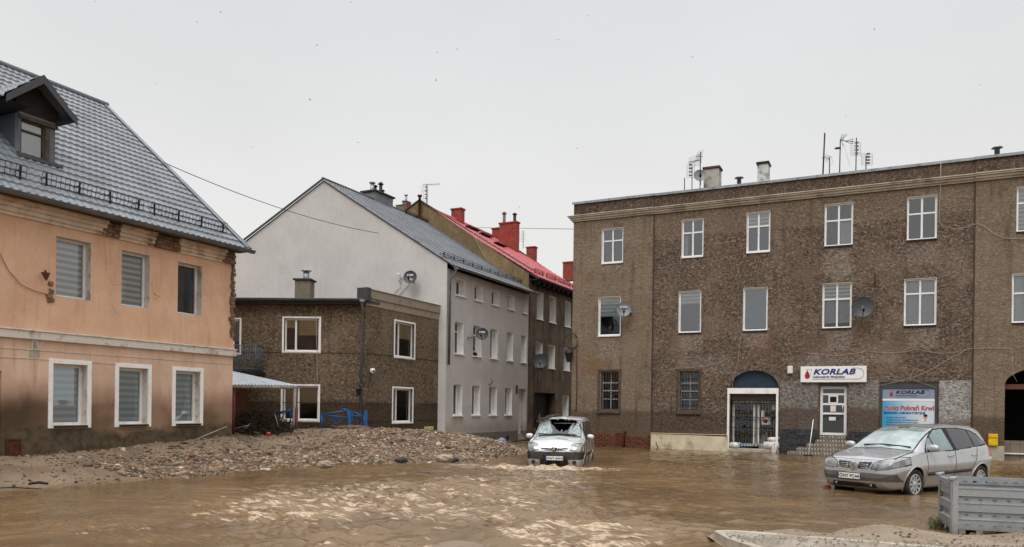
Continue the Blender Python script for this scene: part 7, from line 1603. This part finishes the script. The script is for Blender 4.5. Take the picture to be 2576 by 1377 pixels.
for k in range(26):
    x0 = rr.uniform(1530, 1920) if k < 18 else rr.uniform(2000, 2180); y0 = rr.uniform(920, 1060); g.tube([zq(x0+22*math.cos(a), y0+18*math.sin(a), Yg) for a in np.linspace(0, 6.3, 9)], .008, 4)
g.build('wire_infill', MAT['blue_paint'], gt)
rl = thing('blue_railing', 'crooked blue railing and pale tubes leaning in the brush pile under the porch', 'railing', zq(1010, 1050, 26.6)[:2]+(.6,))
g = MB()
for (x0, y0), (x1, y1) in (((735,862),(1012,790)),((740,868),(1012,812)),((1012,780),(1014,1000)),((118,775),(200,808))): g.tube([zq(x0, y0, 26.7), zq(x1, y1, 26.7)], .026, 6)
g.build('rail', MAT['blue_paint'], rl)
g = MB()
for (x0, y0), (x1, y1) in (((722,870),(1030,1085)),((690,1090),(1025,1083)),((1025,1000),(1027,1140))): g.tube([zq(x0, y0, 26.1), zq(x1, y1, 26.1)], .028, 6)
g.build('bare_tube', MAT['zinc'], rl)
def brush():
    rr = random.Random(12); t = thing('brush_pile', 'dark tangled heap of reeds and sticks washed up beside the orange house corner', 'debris', P_at(650, 1095, 25.5)[:2]+(.7,))
    c0 = P_at(648, 1090, 25.9); V = []; n, m = 30, 12; arr = np.zeros((m+1, n+1, 3))
    for i in range(m+1):
        for j in range(n+1):
            a, th = i/m, 2*math.pi*j/n; q = 1+.22*math.sin(3*th+a*5)+.14*math.sin(7*th+2); arr[i, j] = (c0[0]+1.1*q*math.cos(th)*math.cos(a*1.5), c0[1]+.65*q*math.sin(th)*math.cos(a*1.5), .3+.62*math.sin(a*1.57)*(1+.25*math.sin(5*th+9*a)))
    g = MB(); g.grid(arr, flip=True); g.build('matted_core', MAT['dark_mud'], t)
    g = MB()
    for k in range(1700):
        th = rr.uniform(0, 6.28); q = rr.random()**.5; p = Vector((c0[0]+1.42*q*math.cos(th), c0[1]+.85*q*math.sin(th), .4+1.08*(1-q*q)*rr.uniform(.6, 1.05))); d = Vector((rr.gauss(0, .6), rr.gauss(0, .5), rr.gauss(.12, .5))).normalized()*rr.uniform(.15, .5)
        g.tube([p, p+d*.5+Vector((0, 0, rr.uniform(-.02, .06))), p+d+Vector((0, 0, -.06))], [.016, .012, .005], 3)
    g.build('reeds', MAT['reed'], t)
    g = MB()
    for k in range(16):
        p = Vector((c0[0]+rr.uniform(-1.2, 1.2), c0[1]-rr.uniform(.3, .8), .5+rr.uniform(0, .6))); d = Vector((rr.gauss(0, 1), rr.gauss(0, .3), rr.gauss(0, .8))).normalized()*rr.uniform(.2, .45); g.tube([p, p+d], .014, 4)
    g.build('pale_splinters', MAT['plank_grey'], t)
    return t
brush()
r_ = zq(660, 1185, 25.0); rb = thing('red_ball', 'small red plastic scrap at the foot of the brush pile', 'litter', r_); MB().lathe([(0, -.09), (.07, -.06), (.1, 0), (.08, .06), (.03, .09), (0, .09)], r_, 12).build('shell', MAT['tail_red'], rb)
def bz(x, y): return float(bank_z(np.array([[x]]), np.array([[y]]))[0, 0])
a_, b_ = zq(1770, 1088, 28.3), zq(2250, 1095, 28.5)
lg = thing('fallen_log', 'brown log lying on the gravel crest before the blue gate', 'log', a_); g = MB(); g.tube([a_, (a_[0]*.5+b_[0]*.5, a_[1]*.5+b_[1]*.5, a_[2]+.02), b_], [.1, .12, .1], 9); g.build('trunk', MAT['driftwood'], lg)
g = MB(); g.tube([a_, (a_[0]-.22, a_[1]-.05, a_[2]+.1)], [.05, .012], 5); g.build('broken_branch', MAT['driftwood'], lg)
a_, b_ = P_at(1200, 1112, 34.2), P_at(1241, 1106, 35.6); bm = thing('washed_up_beam', 'wet red-brown timber washed against the grey house plinth', 'timber', a_)
g = MB(); g.prism([(a_[0], a_[1], a_[2]-.05), (b_[0], b_[1], b_[2]-.1), (b_[0], b_[1], b_[2]+.14), (a_[0], a_[1], a_[2]+.02)], (.08, .2, 0)); g.build('timber', MAT['wet_wood'], bm)
a_ = P_at(1262, 1107.5, 37.0); bl = thing('plastic_bag', 'small pale blue plastic bag caught at the grey house wall', 'bag', a_); MB().lathe([(0, -.1), (.2, -.08), (.24, .0), (.12, .08), (0, .14)], a_, 9).build('film', MAT['blind_blue'], bl)
a_, b_ = P_lvl(1288, 1113.5, .03), P_lvl(1330, 1109, .06); db = thing('floating_board', 'long dark board floating left of the van', 'board', a_); MB().prism([a_, b_, (b_[0]+.03, b_[1]+.14, b_[2]), (a_[0]+.03, a_[1]+.14, a_[2])], (0, 0, .06)).build('board', MAT['dark_board'], db)
# bits on the silt in front of the orange house
def silt(u, v): 
    p = P_lvl(u, v, .25)
    for _ in range(6): p = P_lvl(u, v, bz(p[0], p[1]))
    return Vector(p)
a_, b_ = silt(265, 1160), FA.w(FA.x(205, 1118, -.1), -.1, FA.z(205, 1118, -.1)); st = thing('leaning_stick', 'thin stick leaning on the muddy orange wall above the planks', 'stick', a_); g = MB(); g.tube([a_, Vector(a_)*.5+Vector(b_)*.5+Vector((0, 0, .02)), b_], [.02, .018, .012], 6); g.build('stem', MAT['old_wood'], st)
a_, b_ = silt(137, 1148), silt(189, 1151); pk = thing('grey_plank', 'flat weathered plank with a white end half buried in the silt', 'plank', a_); d_ = (b_-a_); d_.z = 0; d_.normalize(); an = math.atan2(d_.y, d_.x); mid = (a_+b_)/2
MB().obox((mid.x, mid.y, mid.z+.04), (b_-a_).length, .16, .045, an, .12).build('board', MAT['plank_grey'], pk); MB().obox((a_.x+.08, a_.y, a_.z+.1), .16, .12, .05, an).build('painted_end', MAT['white_trim'], pk)
a_, b_ = silt(264, 1160), silt(304, 1158); bx = thing('broken_tray', 'broken grey wooden tray with one upright splinter on the silt', 'tray', a_); mid = (a_+b_)/2; d_ = b_-a_; an = math.atan2(d_.y, d_.x); g = MB(); g.obox((mid.x, mid.y, mid.z+.07), d_.length, .3, .1, an); g.build('tray', MAT['plank_grey'], bx); g = MB(); g.obox((b_.x, b_.y, b_.z+.16), .04, .1, .34, an, .1, .1); g.build('splinter', MAT['driftwood'], bx)
a_ = FA.w(FA.x(571, 1073, -.25), -.25, FA.z(571, 1073, -.25)); b_ = silt(489, 1110); po = thing('pale_pole', 'long pale pole lying against the orange house below its right window', 'pole', b_); g = MB(); g.tube([b_+Vector((0, 0, .03)), a_], .016, 6); g.build('pole', MAT['plank_grey'], po)
for nm, lb, u, v, L, w in (('driftwood', 'black chip of driftwood on the silt near the waterline', 96, 1223, .24, .045), ('driftwood', 'long dark driftwood lath along the waterline at the photo edge', 30, 1236, .8, .018), ('driftwood', 'dark charred wood scrap among the gravel near the sandy patch', 952, 1127, .35, .12)):
    p = silt(u, v); o = MB(); o.tube([p+Vector((-L/2, -.03, .03)), p+Vector((0, .02, .05)), p+Vector((L/2, .03, .03))], [w*.4, w*.55, w*.35], 6); tag(o.build(nm, MAT['dark_board']), lb, 'driftwood')
def rock(label, u, v, r_, mat, seed):
    p = silt(u, v); rg = np.random.default_rng(seed); g = MB(); n, m = 12, 7; arr = np.zeros((m+1, n+1, 3))
    jit = 1+rg.normal(0, .12, (m+1, n+1)); jit[:, -1] = jit[:, 0]
    for i in range(m+1):
        for j in range(n+1): th, ph = 2*math.pi*j/n, math.pi*i/m; arr[i, j] = (p.x+r_*1.2*jit[i, j]*math.cos(th)*math.sin(ph), p.y+r_*.8*jit[i, j]*math.sin(th)*math.sin(ph), p.z+r_*.15+r_*.62*math.cos(ph))
    g.grid(arr, smooth=False); return tag(g.build('rock', MAT[mat]), label, 'rock')
simple('dark_stone', C(54,52,54), .7, 0, .3, 7, .5); simple('pale_stone', C(150,138,124), .85, 0, .2, 6, .5, dirt=C(100,90,78)); simple('brick_stone', C(146,88,64), .9, 0, .2, 7, .5)
rock('black wet rock at the waterline under the gravel heap', 1139, 1159, .11, 'dark_stone', 1); rock('pale grey slab beside the black rock at the waterline', 1120, 1157, .15, 'pale_stone', 2); rock('dark purple-grey rock at the foot of the sandy patch', 1010, 1160, .11, 'dark_stone', 3)
rock('whitish boulder on the shore under the gravel middle', 818, 1172, .1, 'pale_stone', 4); rock('reddish brick lump high on the gravel heap', 880, 1136, .12, 'brick_stone', 5)
p = P_lvl(2081, 1225, .03); fl = thing('orange_float', 'small orange scrap floating in front of the silver car', 'litter', p); MB().obox(p, .14, .08, .07, .2).build('scrap', MAT['tail_orange'] if 'tail_orange' in MAT else MAT['brick_stone'], fl)

# ---------------------------------------------------------------- steel crate
def crate():
    fc = Frame(6.16, 10.73, .95, -.31); t = thing('steel_crate', 'galvanised steel stacking crate with ribbed side standing in the sand at the right', 'crate', fc.o+(0,))
    L, D = 1.3, .82; zb, zt, zp = .08, .655, .77
    prof = [(0, zt), (0, .547), (.035, .53), (.035, .47), (-.012, .45), (-.004, .43), (0, .335), (.035, .318), (.035, .25), (-.012, .225), (-.004, .205), (0, zb)]
    def ribbed(p0, p1, name):
        d = Vector((p1[0]-p0[0], p1[1]-p0[1])); ln = d.length; d.normalize(); nx = Vector((-d.y, d.x)); g = MB()
        a = np.array([[(p0[0]+d.x*ln*t_+nx.x*o, p0[1]+d.y*ln*t_+nx.y*o, z) for t_ in (0, 1)] for o, z in prof]); g.grid(a, smooth=False); b = a.copy(); b[:, :, 0] += nx.x*.012; b[:, :, 1] += nx.y*.012; g.grid(b, smooth=False, flip=True)
        c = .02; g.prism([(p0[0]-nx.x*.012, p0[1]-nx.y*.012, zt-.004), (p1[0]-nx.x*.012, p1[1]-nx.y*.012, zt-.004), (p1[0]+nx.x*.03, p1[1]+nx.y*.03, zt-.004), (p0[0]+nx.x*.03, p0[1]+nx.y*.03, zt-.004)], (0, 0, .022))
        return g.build(name, MAT['galv'], t, fc)
    fp = ribbed((.07, 0), (L-.07, 0), 'front_panel'); ribbed((0, D), (0, 0), 'side_panel'); ribbed((L, 0), (L, D), 'side_panel'); ribbed((L, D), (0, D), 'back_panel')
    g = MB()
    for zr in (.5, .285, .15):
        for k in range(6):
            x0 = .16+k*.17
            for q in range(2): g.box(x0, x0+.05, .03-.003 if zr > .2 else -.003, .03 if zr > .2 else 0, zr-.010+.013*q, zr-.006+.013*q)
    g.build('slots', MAT['dark_cap'], fp, fc)
    for x, y in ((0, 0), (L, 0), (0, D), (L, D)):
        g = MB(); sx = 1 if x == 0 else -1; sy = 1 if y == 0 else -1; g.box(min(x, x+sx*.075), max(x, x+sx*.075), min(y-sy*.016, y-sy*.006), max(y-sy*.016, y-sy*.006), -.15, zp); g.box(min(x-sx*.014, x-sx*.004), max(x-sx*.014, x-sx*.004), min(y-sy*.006, y+sy*.075), max(y-sy*.006, y+sy*.075), -.15, zp)
        g.box(x-.03, x+.03, y-.03, y+.03, zp, zp+.012); g.tube([(x-.05*sx, y, zp+.012), (x+.06*sx, y, zp+.03)], .025, 6); g.build('corner_post', MAT['galv'], t, fc)
    g = MB(); g.box(0, L, D-.02, D+.03, zp-.07, zp-.01); g.box(-.015, .03, 0, D, zp-.07, zp-.01); g.box(L-.03, L+.015, 0, D, zp-.07, zp-.01)
    for k in range(9): g.box(.1+k*.13, .17+k*.13, D-.03, D-.0201, zt+.02, zp-.07)
    g.build('top_rail', MAT['galv'], t, fc)
    MB().box(.02, L-.02, .03, D-.02, zb, zb+.03).build('floor_plate', MAT['galv'], t, fc)
    g = MB()
    for x in (.09, .3, .75, L-.17): g.box(x, x+.08, .01, D-.01, -.15, zb-.001)
    g.build('runners', MAT['galv'], t, fc)
    return t, fc
crate()
wv = thing('green_weed', 'tuft of green weed clinging to the crate corner at the water', 'weed', P_lvl(2372, 1330)); g = MB(); rr = random.Random(6); p0 = Vector(P_lvl(2370, 1336, 0))+Vector((.04, .25, 0))
for k in range(160): q = p0+Vector((rr.uniform(-.07, .07), rr.uniform(-.05, .05), rr.uniform(0, .16))); g.tube([q, q+Vector((rr.uniform(-.05, .05), rr.uniform(-.05, .05), rr.uniform(-.1, .04)))], .0035, 3)
simple('weed_green', C(88,92,44), .8, 0, .3, 9, .2); g.build('fronds', MAT['weed_green'], wv)

# ---------------------------------------------------------------- sandbags at the shop door
def sack(label, pos, sx, sy, sz, rz=0.0, seed=0, tail=0.0):
    t = thing('sandbag', label, 'sandbag', pos, rz, 'white sacks at the shop door'); rg = np.random.default_rng(seed); n, m = 26, 14; arr = np.zeros((m+1, n+1, 3)); ph0 = rg.uniform(0, 6, 6)
    for i in range(m+1):
        for j in range(n+1):
            th, ph = 2*math.pi*j/n, math.pi*i/m; r = 1+.1*math.sin(3*th+ph0[0])*math.sin(ph)+.07*math.sin(5*th+2*ph+ph0[1])+.06*math.sin(9*th+5*ph+ph0[2])
            arr[i, j] = (sx*r*math.cos(th)*math.sin(ph)**.7, sy*r*math.sin(th)*math.sin(ph)**.7, sz+sz*r*math.cos(ph))
    g = MB(); g.grid(arr)
    if tail: g.grid(np.array([[(sx*(.1+.22*math.cos(a))*q, -sy*.7+sy*.3*math.sin(a), sz*1.8-(tail)*(1-q)) for a in np.linspace(0, 6.28, 12)] for q in (1, .8, .9, 1.25)]))
    M = Matrix.Translation(pos) @ Matrix.Rotation(rz, 4, 'Z'); g.xf(M); g.build('sack', MAT['sandbag'], t)
    g = MB(); nx = Vector((sx*.8, 0, sz*1.5)); g.tube([M @ (nx*.8), M @ (nx*.95+Vector((.03, -.02, .03))), M @ (nx*.95+Vector((.07, -.04, .05)))], [.06, .03, .045], 8); g.build('tied_neck', MAT['sandbag'], t)
sh = TD['shop']; zi = TD['zi']; sxp = lambda u, off=-.05: FR.x(u, 1110, off)
sack('plump white sandbag at the right jamb of the arched door', FR.w(sxp(1940), .05, zi), .3, .2, .17, -.46, 1)
sack('white sandbag slumped over the door sill into the water', FR.w(sxp(1948), -.22, -.12), .12, .12, .26, -.3, 2, .3)
sack('small white sandbag stacked on top by the right jamb', FR.w(sxp(1944), .08, zi+.3), .24, .16, .1, -.6, 3)
sack('small white sandbag at the left jamb of the arched door', FR.w(sxp(1846), .05, zi), .22, .16, .12, -.46, 4)
def bagmesh(label, pos, w, h, seed, mat):
    t = thing('plastic_sack', label, 'sack', pos, 0); rg = np.random.default_rng(seed); ph = rg.uniform(0, 6, 5); n, m = 28, 14; arr = np.zeros((m+1, n+1, 3))
    for i in range(m+1):
        for j in range(n+1): a, th = i/m, 2*math.pi*j/n; r = (1-.62*a**1.5)*(1+.13*math.sin(4*th+ph[0]+3*a)+.09*math.sin(7*th+ph[1])); arr[i, j] = (pos[0]+w*r*math.cos(th), pos[1]+.18*r*math.sin(th), pos[2]+h*a*(1+.12*math.sin(3*th+ph[2])))
    g = MB(); g.grid(arr); g.build('film', MAT[mat], t)
bagmesh('crumpled tall white sack behind the glass of the arched door', FR.w(sxp(1924, .6), .62, zi), .24, .62, 2, 'sandbag'); bagmesh('blue plastic bundle inside the left leaf of the arched door', FR.w(sxp(1876, .65), .65, zi), .36, .26, 4, 'blue_paint')
for lb, u, v, ln in (('thin stick poking out of the water before the brick plinth', 1613, 1129, .3), ('dark stick standing in the water before the cream plinth', 1656, 1132, .35)):
    p = P_lvl(u, v, -.05); q = thing('stick', lb, 'stick', p); g = MB(); g.tube([p, (p[0]-.1, p[1], p[2]+ln)], [.022, .014], 5); g.build('stem', MAT['old_wood'], q)

# ---------------------------------------------------------------- people
def person(label, base, H, joints, cloth, rz=0.0, props=None):
    """one skinned surface: joints = list of (name, parent, (x, y, z)/H, radius/H)"""
    t = thing('person', label, 'person', base, rz); me = bpy.data.meshes.new('figure'); idx = {j[0]: i for i, j in enumerate(joints)}
    me.from_pydata([tuple(H*c for c in j[2]) for j in joints], [(idx[j[1]], idx[j[0]]) for j in joints if j[1]], []); o = bpy.data.objects.new('figure_tmp', me); COL.objects.link(o)
    sk = o.modifiers.new('skin', 'SKIN'); sk.use_smooth_shade = True; sb = o.modifiers.new('sub', 'SUBSURF'); sb.levels = sb.render_levels = 1
    for i, j in enumerate(joints): r = j[3] if isinstance(j[3], tuple) else (j[3], j[3]); me.skin_vertices[0].data[i].radius = (r[0]*H, r[1]*H)
    me.skin_vertices[0].data[0].use_root = True
    dg = bpy.context.evaluated_depsgraph_get(); m2 = bpy.data.meshes.new_from_object(o.evaluated_get(dg)); bpy.data.objects.remove(o); m2.name = 'body'; m2.materials.clear(); m2.materials.append(MAT[cloth]); m2.materials.append(MAT['skin']); m2.materials.append(MAT['dark_cloth'])
    sk_pts = [Vector(j[2])*H for j in joints if j[0].startswith(('head', 'hand', 'f_', 'nose', 'chin'))]; 
    for p in m2.polygons:
        c = p.center; near = min((c-q).length for q in sk_pts); p.material_index = 1 if near < .062*H*(.6 if c.z < .84*H else 1.0) else (2 if c.z < .5*H else 0)
    b = bpy.data.objects.new('body', m2); COL.objects.link(b); place(b, WM[t.name].copy(), t)
    hd = [Vector(j[2])*H for j in joints if j[0] == 'head'][0]; g = MB(); g.lathe([(.052*H, -.01*H), (.056*H, .02*H), (.05*H, .045*H), (.03*H, .06*H), (0, .066*H)], tuple(hd+Vector((0, .012*H, .008*H))), 14); h = g.build('hair', MAT['hair']); place(h, WM[t.name].copy(), t)
    g = MB()
    for s_ in (-1, 1): g.lathe([(.007*H, 0), (0, .004*H)], n=8, M=Matrix.Translation(hd+Vector((s_*.02*H, -.046*H, -.002*H))) @ Matrix.Rotation(rad(90), 4, 'X'))
    g.tube([hd+Vector((-.015*H, -.047*H, -.04*H)), hd+Vector((.015*H, -.047*H, -.04*H))], .004*H, 5); fc = g.build('face', MAT['hair']); place(fc, WM[t.name].copy(), t)
    if props: props(t, H)
    return t
def fingers(tag_, hand, tip, up):
    """five unequal bent fingers rooted in the palm"""
    h = Vector(hand); d = (Vector(tip)-h).normalized(); u = Vector(up).normalized(); s_ = d.cross(u).normalized(); out = []
    for k, (o, ln) in enumerate(((-.014, .034), (-.005, .042), (.005, .044), (.014, .038))):
        p = h+d*.03+s_*o; m_ = p+d*ln*.55-u*.003; e = p+d*ln*.9-u*.014; out += [('f_%s%da' % (tag_, k), 'hand_'+tag_, tuple(p), .0055), ('f_%s%db' % (tag_, k), 'f_%s%da' % (tag_, k), tuple(m_), .005), ('f_%s%dc' % (tag_, k), 'f_%s%db' % (tag_, k), tuple(e), .0042)]
    p = h+s_*-.022+d*.012; out += [('f_%sta' % tag_, 'hand_'+tag_, tuple(p), .006), ('f_%stb' % tag_, 'f_%sta' % tag_, tuple(p+d*.022-u*.006-s_*.006), .005)]
    return out
def skeleton(la, ra, lean=0.0):
    """la / ra: (elbow, wrist, hand) for the left (+x) and right (-x) arm"""
    J = [('pelvis', None, (0, 0, .52), (.085, .06)), ('waist', 'pelvis', (0, -.005-lean*.2, .6), (.08, .055)), ('chest', 'waist', (0, -.01-lean*.6, .72), (.098, .066)), ('neckbase', 'chest', (0, -.005-lean, .82), (.055, .05)), ('neck', 'neckbase', (0, -.012-lean*1.1, .855), .032), ('head', 'neck', (0, -.02-lean*1.2, .925), (.046, .056)), ('headtop', 'head', (0, -.015-lean*1.2, .975), (.034, .04)),
         ('nose', 'head', (0, -.07-lean*1.2, .918), .01), ('chin', 'head', (0, -.045-lean*1.2, .885), .024)]
    for s_, nm in ((1, 'l'), (-1, 'r')): J += [('hip_'+nm, 'pelvis', (s_*.05, 0, .48), .06), ('knee_'+nm, 'hip_'+nm, (s_*.058, -.012, .27), .04), ('ankle_'+nm, 'knee_'+nm, (s_*.06, .015, .045), .026), ('toe_'+nm, 'ankle_'+nm, (s_*.065, -.085, .018), .022)]
    for s_, nm, a in ((1, 'l', la), (-1, 'r', ra)):
        J += [('shoulder_'+nm, 'neckbase', (s_*.105, -.005-lean, .805), .042), ('elbow_'+nm, 'shoulder_'+nm, a[0], .03), ('wrist_'+nm, 'elbow_'+nm, a[1], .02), ('hand_'+nm, 'wrist_'+nm, a[2], (.022, .012))]; J += fingers(nm, a[2], tuple(Vector(a[2])*2-Vector(a[1])), (0, 0, 1))
    return J
sx_ = FG.x(1351, 1060, .12); bp_ = FG.w(sx_, -.02, -.40); 
def paper_prop(t, H):
    g = MB(); g.obox((.33*H, -.06*H, .80*H), .16, .1, .015, .2, .2); o = g.build('held_paper', MAT['paper']); M = WM[t.name].copy(); place(o, M, None); tag(o, 'white sheet held out by the person in the dark passage', 'paper')
person('person in dark jacket standing in the dark passage with one arm stretched out', bp_, 1.8, skeleton(((.2, -.03, .76), (.29, -.05, .79), (.32, -.055, .795)), ((-.14, .0, .65), (-.145, -.06, .53), (-.145, -.075, .49))), 'dark_cloth', 0.0, paper_prop)
wx_ = FG.x(1194.5, 880, .15)+.13; person('dark-haired person in dark clothes leaning out of the window beside the dish', FG.w(wx_, .16, 2.9), 1.66, skeleton(((.14, -.14, .7), (.1, -.2, .68), (.07, -.22, .68)), ((-.14, -.14, .7), (-.1, -.2, .68), (-.07, -.22, .68)), .1), 'dark_cloth', ANG-rad(65))

# ---------------------------------------------------------------- birds high up
def bird(p, rz, roll):
    t = thing('bird', 'small dark bird flying high in the grey sky', 'bird', p, rz, 'birds in the sky'); M = WM[t.name] @ Matrix.Rotation(roll, 4, 'Y')
    g = MB(); g.tube([(0, -.09, 0), (0, -.06, 0), (0, 0, 0), (0, .07, 0), (0, .13, .0)], [.004, .022, .03, .018, .006], 8)
    for s_ in (-1, 1): g.add([(s_*.02, -.03, .01), (s_*.11, -.04, .05), (s_*.22, .03, .03), (s_*.11, .02, .045), (s_*.02, .04, .01)], [(0, 1, 3, 4), (1, 2, 3)]); 
    g.add([(-.03, .18, 0), (.03, .18, 0), (0, .1, 0)], [(0, 1, 2)]); g.xf(M); g.build('body', MAT['black_iron'], t)
rr = random.Random(8)
for u, v in ((797, 114), (884, 6), (1150, 124), (1100, 133), (1097, 202), (1405, 100), (1742, 144), (780, 251), (901, 359), (555, 31), (633, 372), (395, 210), (1478, 40), (2466, 214), (2128, 293), (2200, 74), (1306, 521), (1452, 374), (496, 56), (238, 4)):
    bird(P_at(u, v, rr.uniform(95, 120)), rr.uniform(0, 6.28), rr.uniform(-.7, .7))
